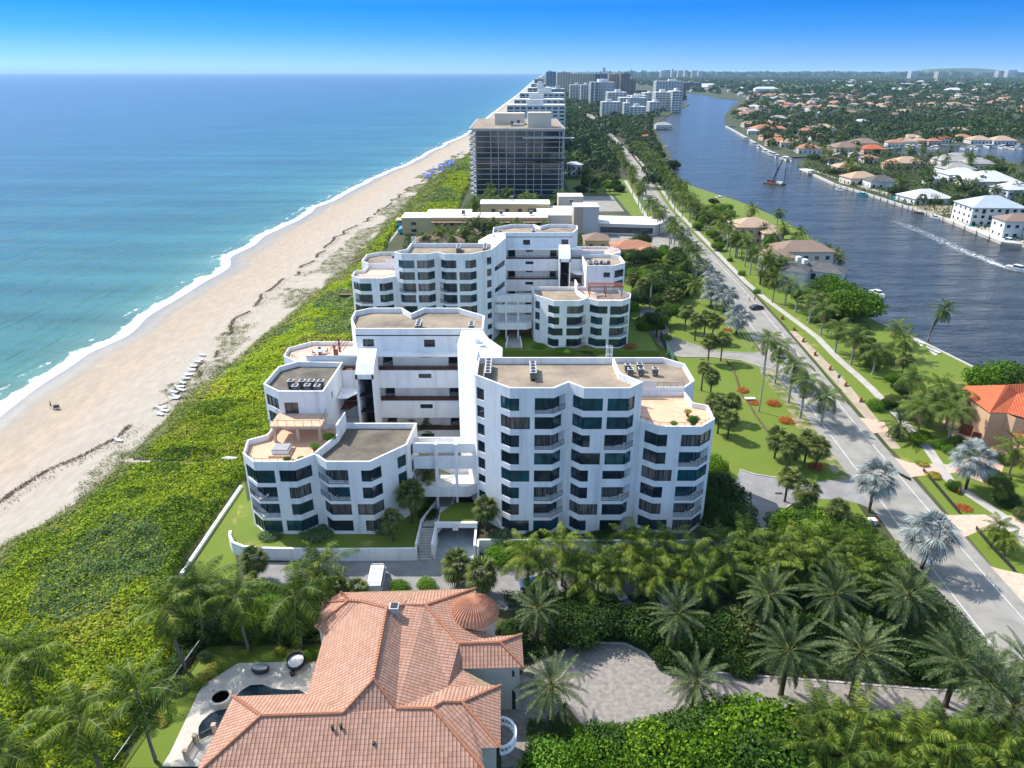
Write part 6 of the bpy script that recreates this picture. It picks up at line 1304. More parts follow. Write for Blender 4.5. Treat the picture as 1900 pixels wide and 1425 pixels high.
m=MB(); m.box((fx(0.42),gy+38,zt+1.4),(XD(976,gy+30,50)-XD(920,gy+30,50),14,7.0)); m.build('rooftop_box',BM['cream'],t)
m=MB(); m.box((fx(0.74),gy+14,zt+1.4),(XD(1021,gy+8,50)-XD(977,gy+8,50),12,8.5)); m.build('rooftop_box',BM['cream'],t)
m=MB(); m.box((fx(0.5),gy+20,zt+1.4),(8,5,1.4)); m.build('rooftop_plant',BM['hz'],t)
m=MB(); m.box((fx(0.83),gy-0.8,zt-1.3*fh),(X1-X0-26,3,0.4)); m.build('canopy',BM['wht'],t)
m=MB(); m.box((fx(0.74),gy-1.0,6.55*fh),((X1-X0)*.52,2.5,0.9)); m.build('dark_beam',M['dark'],t)
# --- block builder for the other towers
def block(px0,px1,pyt,y,dp,nf,wm,label,group=None,cols=8,name='apartment_tower',top=True,band=0.55,wn=None,side=True):
    z=ZT(pyt,y); x0,x1=XD(px0,y,z/2),XD(px1,y,z/2); t=thing(name,label,'apartment block',group,loc=((x0+x1)/2,y,0)); fh=z/nf
    m=MB(); m.box(((x0+x1)/2,y+dp/2,0),(x1-x0,dp,z))
    for i in range(cols+1):
        w=(x1-x0)/cols*0.32; xx=x0+(x1-x0)*i/cols; m.box((xx,y-0.3,0),(w if 0<i<cols else w*0.6,0.5,z-0.1))
    nd=max(2,int(dp/(x1-x0)*cols))
    for s in (x0-0.3,x1+0.3):
        for i in range(nd+1): m.box((s,y+dp*i/nd,0),(0.5,dp/nd*0.35,z-0.1))
    m.box(((x0+x1)/2,y+dp/2,z),(x1-x0+0.8,dp+0.8,0.9)); m.build('wall',BM[wm],t)
    for k in range(nf):
        b=MB(); zb=k*fh+fh*(1-band)*0.5; b.box(((x0+x1)/2,y+dp/2,zb),(x1-x0+0.7,dp+0.7,fh*band)); b.build('window_band',wn or WIN,t)
    r=MB(); r.quad((x0,y,z+.95),(x1,y,z+.95),(x1,y+dp,z+.95),(x0,y+dp,z+.95)); r.build('roof',BM['rw'],t)
    if top:
        m=MB(); m.box(((x0+x1)/2+(x1-x0)*random.uniform(-.15,.15),y+dp*0.4,z+.9),((x1-x0)*0.3,dp*0.3,min(5,fh*1.4))); m.build('rooftop_box',BM[wm],t)
    return t
block(942,1047,197,690,26,13,'wht','white terraced beach tower directly behind the glass tower',cols=9,band=0.4)
block(955,1046,186,760,26,14,'wht','second white terraced beach tower behind the glass tower',cols=8,band=0.4)
block(965,1047,174,960,30,14,'wht','third white beach tower behind the glass tower',cols=8,band=0.45)
block(980,1022,164,1150,30,15,'wht','narrow stepped white beach tower left of the third one',cols=5,band=0.45)
block(1022,1047,166,1250,30,14,'hz','narrow grey and white beach tower at the right of the third one',cols=4,band=0.5,wn=M['g2'])
block(986,1012,156,1550,30,16,'wht','small white beach tower farther along the shore',cols=4)
block(992,1008,147,2300,40,18,'hz','distant slim tower at the shoreline',cols=3)
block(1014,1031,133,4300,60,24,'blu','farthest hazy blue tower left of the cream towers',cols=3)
block(1034,1058,134.5,2650,45,22,'cream','tall cream tower, leftmost of the distant cream group',wn=M['g3'],cols=5,band=0.45)
block(1059,1080,137,2800,45,22,'cream','cream tower second from the left in the distant group',wn=M['g3'],cols=5,band=0.45)
block(1081,1103,137,2900,45,22,'cream','cream tower third from the left in the distant group',wn=M['g3'],cols=5,band=0.45)
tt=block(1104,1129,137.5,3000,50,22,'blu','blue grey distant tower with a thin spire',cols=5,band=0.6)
m=MB(); xx=XD(1121,3010,90); m.box((xx,3015,60),(10,10,26)); m.build('spire',BM['hz'],tt)
block(1130,1152,138,2500,40,20,'tan','tan distant tower right of the spire tower',wn=M['g3'],cols=5,band=0.45); block(1152,1168,137,2450,40,20,'dk','dark brown distant tower',wn=M['g3'],cols=4)
block(1169,1179,146,2700,40,18,'dk','small dark distant tower right of the brown one',wn=M['g3'],cols=3)
block(1058,1078,158,1950,30,12,'wht','white mid distance block, left of its taller pair',cols=4); block(1078,1097,158,1900,30,12,'wht','white mid distance block, right next to the tall white tower',cols=4,wn=M['g2'])
tt=block(1096,1110,153,1780,40,15,'wht','dark fronted left half of the tall white tower by the road',cols=2,band=0.7,top=False)
tt=block(1110,1140,153,1790,40,15,'wht','tall white tower by the road with a round rooftop drum',cols=7,band=0.4,top=False)
m=MB(); xx=XD(1118,1800,60); z=ZT(153,1790); m.lathe((xx,1805,z),[(12,0),(12,7),(0,7.5)],16); m.build('rooftop_drum',BM['wht'],tt)
P_=[(1117,1150,190,1290,25,8,'leftmost long white canal apartment block'),(1150,1199,182,1420,30,9,'long white apartment block behind the leftmost one'),(1128,1162,172,1560,40,9,'white apartment block with a rounded roof edge behind the canal blocks'),(1205,1223,190,1330,28,8,'narrow white canal apartment block facing the water'),(1168,1197,199,1230,22,6,'small five storey white block nearest the canal bend'),(1158,1169,192,1235,20,7,'blank pale end block beside the small five storey one'),(1195,1216,173,1750,40,9,'white apartment block half hidden in the canal cluster'),(1216,1247,172,1500,35,8,'blue white apartment block toward the tip of the bend'),(1247,1265,170,1480,45,8,'rightmost white apartment block at the tip of the bend'),(1165,1200,178,1700,30,8,'pale apartment block in the middle of the canal cluster')]
for a,b,c,d,e,f,l in P_: block(a,b,c,d,e,f,'wht',l,cols=max(3,int((b-a)/6)),band=0.38,wn=M['g4'])
block(1217,1266,151,2150,40,13,'wht','broad white tower behind the canal bend cluster',cols=9,band=0.42)
block(1268,1301,153,3300,60,9,'dk','long dark apartment block beyond the canal bend',cols=6)
for i,(a,b,c,y) in enumerate([(1226,1232,131,9000),(1233,1243,130,9000),(1246,1250,128.5,9200),(1258,1268,131,9000),(1270,1276,130.5,8500),(1284,1290,131,8800),(1296,1304,132,8800),(1740,1752,133,7000),(1870,1886,130,9000),(1852,1862,131.5,8000),(1690,1702,132.5,7500)]): block(a,b,c,y,60,12,'cream' if i%2 else 'wht','tiny pale building on the far horizon','buildings on the far horizon',cols=3,top=False)
for i in range(26):
    px=random.uniform(1290,1890); yy_=random.uniform(2600,6000); 
    block(px,px+random.uniform(9,26)*2600/yy_*1.2,ZT and 152-10*(yy_-2600)/3400-(2.5),yy_,40,4,'wht','low pale building among the distant trees of the mainland','low pale buildings among the distant trees',cols=3,top=False) if False else house(XD(px,yy_),yy_,random.uniform(40,90),30,0,random.uniform(8,14),'white','wht','low pale building among the distant trees of the mainland','low pale buildings among the distant trees',win=False)
# --- low yellow hotel
t=thing('hotel','low yellow hotel with flat white roofs, peach trim and turquoise sea balconies','hotel',loc=(-15,340,0))
m=MB(); m.box((-18,344,0),(68,13,7.4)); m.box((-13,371,0),(0.1,0.1,0.1)) if False else None; m.build('wall',BM['yel'],t)
m=MB(); m.box((-18,344,7.4),(68.6,13.6,0.5)); m.build('roof',BM['rw'],t)
m=MB(); m.box((-11,336.2,5.9),(54,2.6,0.25)); m.box((-11,337.2,7.0),(54.4,0.8,0.9)); m.build('gallery_roof',BM['peach'],t)
for i in range(15): m=MB(); m.box((-36+i*3.7,337.4,4.2),(1.5,0.2,1.5)); m.build('window',WIN,t)
for i in range(15): m=MB(); m.box((-36+i*3.7,337.4,0.9),(1.5,0.2,1.6)); m.build('window',WIN,t)
for z in (1.2,4.4): m=MB(); m.box((-46.5,337.4,z),(2.4,0.16,1.3)); m.build('window',M['g2'],t)
for z in (0.7,4.0): m=MB(); m.box((-53.2,340,z),(2.0,4.5,1.6)); m.build('balcony',mat('turquoise_panel',(0.02,0.35,0.5),rough=0.4),t)
m=MB(); m.box((-53.5,341,6.3),(3.2,7,0.3)); m.build('balcony_roof',BM['peach'],t)
t=thing('hotel_wing','yellow two storey hotel wing with a flat white roof and five windows','hotel',loc=(2,372,0))
m=MB(); m.box((1,375,0),(35,12,8.6)); m.build('wall',BM['yel'],t); m=MB(); m.box((1,375,8.6),(35.6,12.6,0.5)); m.build('roof',BM['rw'],t)
for x,w in ((-10,1.9),(-3,1.9),(3.5,1.9),(10.5,6),(16.5,2)): m=MB(); m.box((x,368.9,4.6),(w,0.16,1.9)); m.build('window',WIN,t)
t=thing('hotel_tower','square yellow hotel tower with a pale grey front and peach side','hotel',loc=(32,342,0))
m=MB(); m.box((34,342,0),(11.5,11,12.6)); m.build('wall',BM['tan'],t); m=MB(); m.box((36,336.3,0),(7.5,0.4,12.3)); m.build('panel',BM['hz'],t); m=MB(); m.box((34,342,12.6),(11.8,11.3,0.4)); m.build('roof',BM['rw'],t)
m=MB(); m.box((24,362,0),(24,26,6.6)); m.box((24,362,6.6),(24.4,26.4,0.3)); tag(m.build('hotel_hall',BM['rw']),'broad white flat roofed hotel hall behind the square tower','hotel')
m=MB(); m.box((30.5,392,0),(13,12,9.5)); m.box((30.5,392,9.5),(13.4,12.4,0.4)); tag(m.build('stair_block',BM['cream']),'small square cream block behind the hotel hall','building')
m=MB(); m.box((-33,378,0),(22,10,3.4)); m.box((-33,378,3.4),(23,11,0.4)); tag(m.build('beach_pavilion',BM['rw']),'low white beach pavilion left of the yellow wing','pavilion')
t=thing('restaurant','long white building with a sloping white roof beside the road','building',loc=(54,345,0)); m=MB(); m.prism([(40,338),(66,334),(72,342),(72,352),(41,356)],0,5.0); m.build('wall',BM['wht'],t); m=MB(); m.prism([(39.5,337),(66.4,333),(72.6,341.6),(72.6,352.6),(40.6,356.8)],5.0,5.35); m.build('roof',BM['rw'],t); m=MB(); m.quad((41,337.6,1),(65,333.9,1),(65,333.9,3.6),(41,337.6,3.6)); m.build('window',M['g1'],t)
# bungalows
hpx(815,441,90,'brown','cream','brown roofed bungalow behind the back left of the second condominium',h=3.6,asp=0.5)
hpx(868,424,34,'brown','pink','small brown pyramid roofed pavilion behind the second condominium',h=4.5,asp=1)
hpx(1106,437,44,'brown','yel','brown roofed bungalow right of the second condominium roof',h=4.0,asp=1.0)
hpx(1172,452,72,'terr','tan','wide tan and brown roofed bungalow beside the silver palms',h=4.0,asp=0.7,wing=(5,-8,9,9,3.6))
hpx(1065,300+2,28,'white','wht','white two storey block right of the glass tower',h=8,asp=0.6)
# --- canal side houses on the near bank
hpx(1395,412,70,'tan','pink','pale pink canal house with a tan roof among tall palms',h=7.5,asp=0.8,wing=(6,-8,8,9,6))
hpx(1487,455,98,'brown','cream','large canal house with a brown tiled hip roof',h=8,asp=0.62,wing=(-11,-6,10,12,7))
t=hpx(1516,492,96,'dgrey','wht','white house with dark slate gabled roof and dormers by the canal',h=6.5,asp=0.5,rz=-0.55,wing=(-6,-7,9,9,7.0))
for i,(a,b) in enumerate(((1482,478),(1494,483))):
    x,y=G(a,b,9.2); m=MB(); m.box((x,y,8.0),(1.5,2.2,1.6)); m.build('dormer',BM['wht'],t)
hpx(1527,548,28,'tan','cream','small tan roofed garage beside the big round canal trees',h=3.2,asp=0.8)
# orange roof house at the right edge
t=thing('house','orange tile roofed house with peach walls at the right edge by the canal','house',loc=(105,130,0))
FT=[[(1790,716,8.5),(1900,712,11.5),(1866,713,11.5),(1834,766,8.5)]]
mb=MB(); mb.uv=[]
pA,pB,pC,pD=G3(1786,722,7.5),G3(1862,715,10.5),G3(1836,766,7.5),G3(1868,766,7.5)
fs=[[G3(1784,727,7.5),G3(1790,716,8.5),G3(1866,714,11),G3(1836,766,7.5)],[G3(1866,714,11),G3(1874,714,11),G3(1888,730,9.6),G3(1868,766,7.5),G3(1836,766,7.5)],[G3(1874,714,11),G3(1866,714,11),G3(1990,706,11),G3(1990,800,7.5),G3(1868,766,7.5),G3(1888,731,9.6)],[G3(1861,794,4.2),G3(1882,785,5),G3(1990,785,5.5),G3(1990,860,3.5),G3(1925,835,3.6)]]
fs[0]=[G3(1784,727,7.5),G3(1790,716,8.2),G3(1866,714,11),G3(1836,766,7.5)]
for q in fs: roof_face(mb,q)
roof_face(mb,[G3(1815,783,3.6),G3(1833,778,4.2),G3(1832,791,3.2),G3(1819,790,3.2)]); mb.build('roof',RM['red'],t)
wl_=GL([(1792,729),(1838,767),(1868,767),(1885,775),(1990,800),(1990,712),(1860,716)],7.4)
mb=MB(); walls(mb,wl_,0,7.4); mb.poly(wl_,7.0); w2=GL([(1864,795),(1925,836),(1990,858),(1990,780),(1880,786)],3.8); walls(mb,w2,0,3.8); mb.build('wall',BM['peach'],t)
for a,b in ((1790,806),(1812,822)):
    x,y=G(a,b,0); m=MB(); m.box((x,y-0.25,0),(2.5,0.2,2.4),-0.7); m.build('garage_door',M['redwood'],t)
for a,b in ((1868,812),(1876,818),(1884,824)):
    x,y=G(a,b,1); m=MB(); m.box((x-1.2,y-1.0,0.5),(0.9,0.1,2.2),-0.6); m.build('window',WIN,t)
# --- peninsula and far bank houses
ZH=((1480,240),4.524)
HS=[(430,300,57,'tan','cream',5,'tan roofed house, first behind the peninsula tip'),(300,240,26,'terr','wht',5,'small white house at the peninsula tip'),(525,385,62,'tan','cream',5,'tan hip roofed house second from the peninsula tip'),(700,412,56,'dgrey','wht',6.5,'dark slate roofed house on the peninsula bank'),(1065,545,82,'white','wht',3.4,'single storey white roofed house beside the sandy plot'),(1620,615,104,'grey','wht',9,'big white house with a pale blue grey metal roof above the dock'),(1840,735,66,'brown','wht',8,'white house with a brown tiled roof at the right edge of the canal'),
 (1590,405,96,'white','cream',7,'large white metal roofed house at the back of the peninsula'),(1370,358,66,'white','wht',6,'pale blue white roofed house in the middle of the peninsula'),(1330,312,62,'lgrey','wht',6,'grey roofed house in the middle of the peninsula'),(1340,245,80,'lgrey','cream',6,'wide beige grey roofed house facing the basin'),(1510,268,56,'lgrey','cream',5,'second beige grey roofed house facing the basin'),(915,262,62,'tan','tan',5,'long tan roofed house near the basin'),(790,275,32,'terr','pink',5,'small pink roofed house near the basin'),(1830,475,70,'white','wht',8,'white house behind the palms at the right edge'),(600,225,30,'terr','cream',5,'small terracotta roofed house near the peninsula tip'),(1130,395,24,'grey','wht',4,'small grey flat house in the peninsula garden'),
 (90,145,46,'terr','wht',7,'two storey white house with terracotta roof on the far corner'),(390,135,54,'brown','cream',7,'two storey brown roofed house on the far corner'),(555,102,50,'brown','cream',6,'brown roofed house behind the two storey corner house'),(625,150,44,'red','peach',5,'orange red roofed house by the basin entrance'),(490,195,24,'lgrey','wht',6,'small grey turret roofed house by the basin entrance'),(900,88,40,'tan','cream',5,'tan roofed house at the basin, left of the yellow one'),(1022,82,26,'tan','yel',6,'yellow walled house at the basin'),(1140,86,26,'terr','tan',6,'terracotta roofed house at the basin, third from the left'),(1222,66,28,'red','wht',6,'red orange roofed white house at the basin'),(1380,56,34,'terr','wht',6,'terracotta roofed white house at the basin'),(1520,76,42,'tan','wht',4,'long tan roofed house at the basin, left of two'),(1712,80,46,'tan','wht',4,'long tan roofed house at the basin, right of two'),(812,98,30,'orange','wht',5,'orange roofed house at the left end of the basin'),(165,45,28,'terr','cream',6,'terracotta roofed house in the trees behind the far corner'),(1005,27,22,'brown','cream',6,'small brown roofed house in the trees behind the basin'),(1570,20,22,'tan','wht',7,'pale house in the trees behind the basin')]
for a,b,w,r,wl2,h,l in HS: hpx(1480+a/4.524,240+b/4.524,w*0.9,r,wl2,l,h=h if h>=8 else min(h,4.6),asp=0.75,rz=random.uniform(-.15,.15),wing=(w*0.08,-w*0.07,8,8,min(h,4.5)) if w>50 else None)
ZH2=((1150,130),5.43)
HS=[(1440,580,45,'orange','cream','long orange roofed house nearest the far bank point'),(1310,532,28,'tan','cream','tan roofed house nearest the far bank point'),(1545,535,32,'orange','cream','orange roofed house behind the long one'),(1520,655,38,'orange','pink','orange roofed bank house, third along the docks'),(1590,705,42,'orange','cream','orange roofed bank house, fourth along the docks'),(1725,715,40,'tan','cream','cream roofed bank house before the far corner'),(1250,388,22,'pinkr','cream','pink roofed house in the trees of the far point'),(1345,600,20,'white','wht','white roofed house squeezed between the orange ones'),(1705,542,22,'brown','cream','brown roofed house in the second row of the far bank'),(1620,480,24,'terr','pink','terracotta roofed house in the second row of the far bank'),(1870,600,30,'terr','cream','terracotta roofed house in the third row of the far bank')]
for a,b,w,r,wl2,l in HS: hpx(1150+a/5.43,130+b/5.43,w*0.95,r,wl2,l,h=4.6,asp=0.7,rz=random.uniform(-.2,.2))
hpx(1231,230,30,'lgrey','wht','grey roofed house on the near bank below the white blocks',h=5); hpx(1199,252,24,'red','wht','red roofed house in the trees of the near bank',h=6)
# --- the mainland suburb
MAIN=[(470,1100),(560,1000),(650,900),(3400,1500),(5200,6000),(1900,6000),(900,3300),(700,2500),(640,2000),(520,1650),(400,1400),(330,1120)]
x,y=scatter([(330,1110),(300,830),(420,830),(560,860),(700,870),(1000,1000),(1700,1900),(2300,3300),(900,3300),(660,2200),(640,1980),(510,1680),(390,1360)],520)
o=np.argsort(y); n=0
rl=['terr','terr','orange','tan','tan','tan','white','lgrey','brown','pinkr']
mh=[]
def msuburb(x,y):
    global n
    cols=[]
    for i in range(len(x)):
        r=random.choice(rl); rz=random.uniform(-.3,.3)
        if r not in SUB:
            hb=[]
            mb=MB(); mb.uv=[]; hip(mb,0,0,19,12,0,4.2,3.0); hip(mb,5,-6,9,9,0,4.0,2.2); me=mb.mesh('roof',RM[r]); mb=MB(); mb.box((0,0,0),(19,12,4.19)); mb.box((5,-6,0),(9,9,3.99)); me2=mb.mesh('wall',BM[random.choice(['wht','cream','wht'])]); SUB[r]=(me,me2)
        t=thing('house',f"small {dict(terr='terracotta',orange='orange',tan='tan',white='white',lgrey='grey',brown='brown',pinkr='pink')[r]} roofed house among the trees of the mainland suburb",'house','houses of the mainland suburb',loc=(x[i],y[i],0)); t.rotation_euler=(0,0,rz)
        s=random.uniform(0.8,1.35); link('roof',SUB[r][0],t,None,0,s); link('wall',SUB[r][1],t,None,0,s)
SUB={}
keep=[]
for i in o:
    if all((x[i]-x[j])**2+(y[i]-y[j])**2>21**2 for j in keep[-60:]): keep.append(i)
msuburb(x[keep][:280],y[keep][:280])
# blue tarpaulin roof
xb,yb=G(1517,192,5); house(xb,yb,34,20,0.1,5,'blue','wht','house with a bright blue tarpaulin roof in the mainland suburb')
# farther houses: one mass
x,y=scatter([(700,2000),(2300,2600),(6000,5500),(9000,11000),(1500,11000),(700,3600)],2600)
mb=MB(); mb2=MB()
for i in range(len(x)):
    s=random.uniform(0.8,1.8); w,d=20*s,13*s; mb.box((x[i],y[i],0),(w,d,5)); mb.cur=random.choice([1,1,2,3,3]); 
    q=mb.uv; X,Y=x[i],y[i]; A=(X-w/2,Y-d/2,5.01);B=(X+w/2,Y-d/2,5.01);C_=(X+w/2,Y+d/2,5.01);D_=(X-w/2,Y+d/2,5.01);E=(X-w/4,Y,8.5);F_=(X+w/4,Y,8.5)
    mb.face([A,B,F_,E]);mb.face([B,C_,F_]);mb.face([C_,D_,E,F_]);mb.face([D_,A,E]); mb.cur=0
tag(mb.build('distant_houses',[BM['wht'],mat('distant_terracotta',(0.4,0.2,0.13)),BM['rw'],mat('distant_grey_roof',(0.36,0.35,0.33))]),'mass of tiny far houses toward the horizon','houses',kind='stuff')
# tree canopy of the mainland: the nearest trees one by one, the rest one mass
x,y=scatter([(330,1100),(300,850),(470,840),(700,870),(900,1000),(800,1300),(390,1300)],12)
x2,y2=scatter([(232,570),(262,655),(350,690),(380,660),(420,640),(372,535),(385,460),(330,330),(232,330),(228,400)],110)
for i in range(len(x2)):
    if random.random()<0.45: palm('coconut' if i%2 else 'royal',x2[i],y2[i],random.uniform(7,11),1.0,'palm between the peninsula houses','palms between the peninsula houses')
    else: tree(x2[i],y2[i],random.uniform(3.5,6.5),random.uniform(5.5,9),random.choice(['dark','olive','farb']),'green tree between the peninsula houses','trees between the peninsula houses')
for i in range(len(x)): tree(x[i],y[i],random.uniform(5,10),random.uniform(7,12),random.choice(['farb','faro']),'dark tree among the first mainland houses behind the docks','trees among the first mainland houses',trunk=True)
def canopy(name,P,n,R,size,q,label,hmin=5):
    x,y=scatter(P,n); k=vn(x/90,y/90)*0.6+rng.random(n)[:len(x)]*0.6>0.32; x,y=x[k],y[k]; r=R*rng.uniform(0.6,1.5,len(x)); hh=hmin+r*0.6*rng.random(len(x))
    X=np.repeat(x,q);Y=np.repeat(y,q);Rr=np.repeat(r,q);Hh=np.repeat(hh,q); D=rng.normal(0,1,(len(X),3)); D[:,2]=np.abs(D[:,2])*1.0-0.25; D/=np.linalg.norm(D,axis=1)[:,None]
    Pp=np.stack([X,Y,Hh*0.7],1)+D*np.stack([Rr,Rr,Hh*0.6],1); V,Fq=leafquads(Pp,D,size,tilt=0.45,asp=0.8)
    ci=np.repeat((rng.random(len(x))<0.3).astype(int),q)
    tag(link(name,npmesh(name,V,Fq,[LF['far'],LF['mid']],mi=ci)),label,'tree canopy',kind='stuff')
canopy('mainland_canopy',[(330,1110),(300,830),(700,865),(1100,1100),(1700,1900),(2400,3300),(900,3300),(660,2150),(510,1690),(390,1370)],3200,6,1.7,46,'dark green tree canopy spread through the mainland suburb')
canopy('peninsula_canopy',[(236,570),(262,650),(350,690),(415,650),(372,535),(385,460),(330,330),(240,330),(232,400)],130,3.6,.6,110,'leafy garden canopy between the peninsula houses')
canopy('distant_canopy',[(700,2700),(2300,2300),(5000,4200),(12000,10000),(1700,12000),(760,4600),(700,3300)],9000,18,9,16,'hazy tree canopy reaching to the horizon')
canopy('distant_canopy',[(1500,10000),(14000,9000),(30000,22000),(1800,26000)],7000,60,34,12,'faint line of trees along the land horizon',hmin=14)
canopy('island_canopy',[(36,535),(72,535),(100,700),(115,1100),(120,1500),(45,1500),(38,800)],560,5,1.0,90,'dark tree canopy between the beach towers and the road')
canopy('island_canopy',[(84,470),(110,500),(110,545),(120,620),(130,670),(148,793),(178,1000),(213,1180),(150,1190),(120,800),(100,560)],520,4.5,1.0,90,'dark tree canopy on the canal side of the far road')
canopy('mainland_canopy',[(330,1100),(300,850),(276,860),(256,745),(262,685),(320,745),(370,765),(560,815),(700,870),(900,1000),(800,1300),(390,1300)],900,5,1.1,70,'tree canopy among the first mainland houses')
canopy('island_canopy',[(40,780),(100,800),(150,1000),(215,1200),(290,1440),(410,1840),(640,2900),(200,2900),(60,1500)],1500,6,2.0,26,'dark tree canopy along the barrier island beyond the beach towers')
m=MB(); n_=16
hx0,hx1=XD(1716,12500,60),XD(1860,12500,60)
prev=None
for i in range(n_+1):
    t_=i/n_; x=hx0+(hx1-hx0)*t_; z=ZT(134-7.5*math.sin(PI*t_)**0.4,12500); 
    if prev: 
        a,b=prev; m.quad((a,12300,0),(x,12300,0),(x,12500,z),(a,12500,b)); m.quad((a,12500,b),(x,12500,z),(x,12900,z),(a,12900,b)); m.quad((a,12900,b),(x,12900,z),(x,13400,0),(a,13400,0))
    prev=(x,z)
struct('hill',m,mat('grassy_hill',(0.08,0.11,0.05),(0.06,0.09,0.04),0.01,0.95))
# ================================================================ SMALL THINGS
def local(t,x,y,rz,z=0):
    c,s=math.cos(rz),math.sin(rz); return lambda p:(x+p[0]*c-p[1]*s,y+p[0]*s+p[1]*c,p[2]+z)
PNT=dict(white=mat('white_car_paint',(0.62,0.62,0.62),rough=0.25,spec=0.6),black=mat('black_car_paint',(0.02,0.02,0.022),rough=0.2,spec=0.6),blue=mat('blue_car_paint',(0.03,0.08,0.22),rough=0.25,spec=0.6),silver=mat('silver_car_paint',(0.35,0.36,0.38),rough=0.3,spec=0.6))
def car(x,y,rz,paint,label,van=False,group=None,name='parked_car'):
    t=thing(name,label,'van' if van else 'car',group,loc=(x,y,0)); T=local(t,x,y,rz,0.07); L=6.2 if van else 4.6; W=2.0 if van else 1.82; Hh=2.5 if van else 1.42
    prof=[(-L/2,0.35),(-L/2,1.0),(-L/2+.1,Hh-.1),(-L/2+.4,Hh),(L/2-1.5,Hh),(L/2-.7,1.25),(L/2-.05,1.0),(L/2,0.4)] if van else [(-L/2,0.35),(-L/2+.03,0.85),(-L/2+.5,0.95),(L/2-1.1,0.92),(L/2-.08,0.75),(L/2,0.38)]
    m=MB(T)
    for i in range(len(prof)):
        a,b=prof[i],prof[(i+1)%len(prof)]; m.quad((a[0],-W/2,a[1]),(b[0],-W/2,b[1]),(b[0],W/2,b[1]),(a[0],W/2,a[1]))
    for s in (-W/2,W/2): m.face([(a[0],s,a[1]) for a in prof])
    if van:
        for i in range(5): m.box((-2.4+i*1.05,0,Hh),(0.12,1.7,0.06))
    m.build('body',PNT[paint],t)
    if not van:
        m=MB(T); c=[(-1.75,0.93),(-1.25,1.40),(0.35,1.42),(1.15,0.93)]
        for i in range(3):
            a,b=c[i],c[i+1]; wa=W/2-0.08-(0.15 if a[1]>1.2 else 0); wb=W/2-0.08-(0.15 if b[1]>1.2 else 0); 
            if i!=1: m.quad((a[0],-wa,a[1]),(b[0],-wb,b[1]),(b[0],wb,b[1]),(a[0],wa,a[1]))
        for s in (-1,1): m.face([(c[0][0],s*(W/2-.08),c[0][1]),(c[1][0],s*(W/2-.23),c[1][1]),(c[2][0],s*(W/2-.23),c[2][1]),(c[3][0],s*(W/2-.08),c[3][1])])
        m.build('windows',M['g1'],t); m=MB(T); m.quad((-1.25,-W/2+.23,1.41),(0.35,-W/2+.23,1.43),(0.35,W/2-.23,1.43),(-1.25,W/2-.23,1.41)); m.build('roof',PNT[paint],t)
    else:
        m=MB(T); m.quad((L/2-1.47,-.85,Hh-.05),(L/2-.72,-.85,1.32),(L/2-.72,.85,1.32),(L/2-1.47,.85,Hh-.05)); m.build('windscreen',M['g1'],t)
        for s in (-1,1): m=MB(T); m.quad((-2.6,s*1.005,1.5),(1.6,s*1.005,1.5),(1.4,s*1.005,2.2),(-2.6,s*1.005,2.2)); m.build('side_windows',M['g1'],t)
    for a in (-L/2+.85,L/2-.9):
        for s in (-1,1):
            m=MB(T); m.tube([(a,s*(W/2-.2),0.33),(a,s*(W/2+.01),0.33)],0.33,12); m.build('wheel',M['dark'],t)
    return t
def cpx(px,py,rz,paint,label,**k): x,y=G(px,py,0.5); return car(x,y,rz,paint,label,**k)
cpx(700,1082,PI/2+.05,'white','white van with a ribbed roof parked behind the villa roof',van=True,name='van')
cpx(1150,1112,1.9,'white','white car half hidden by the coconut palms below the tower')
cpx(993,1085,0.1,'blue','blue car under the coconut palms right of the villa'); cpx(1228,1118,1.7,'silver','silver car between the coconut palms and date palms')
cpx(1450,668,-0.9,'white','white car turning out of the looping driveway',name='car'); cpx(1217,369,PI/2-.1,'white','white car driving on the road beyond the silver palms',name='car')
cpx(1203,446,PI/2,'white','white car parked beside the tan bungalow'); cpx(1196,436,PI/2,'black','dark car parked behind the white one at the bungalow')
cpx(1098,347,0.1,'blue','blue car in the glass tower car park'); cpx(1100,356,0.1,'black','black car in the glass tower car park, nearer one'); cpx(1068,349,0.05,'black','dark car beside the glass tower corner')
cpx(1160,322,PI/2,'silver','silver car on the far road',name='car')
cpx(1404,571,0.3,'black','black car under the palms at the slate roofed house')
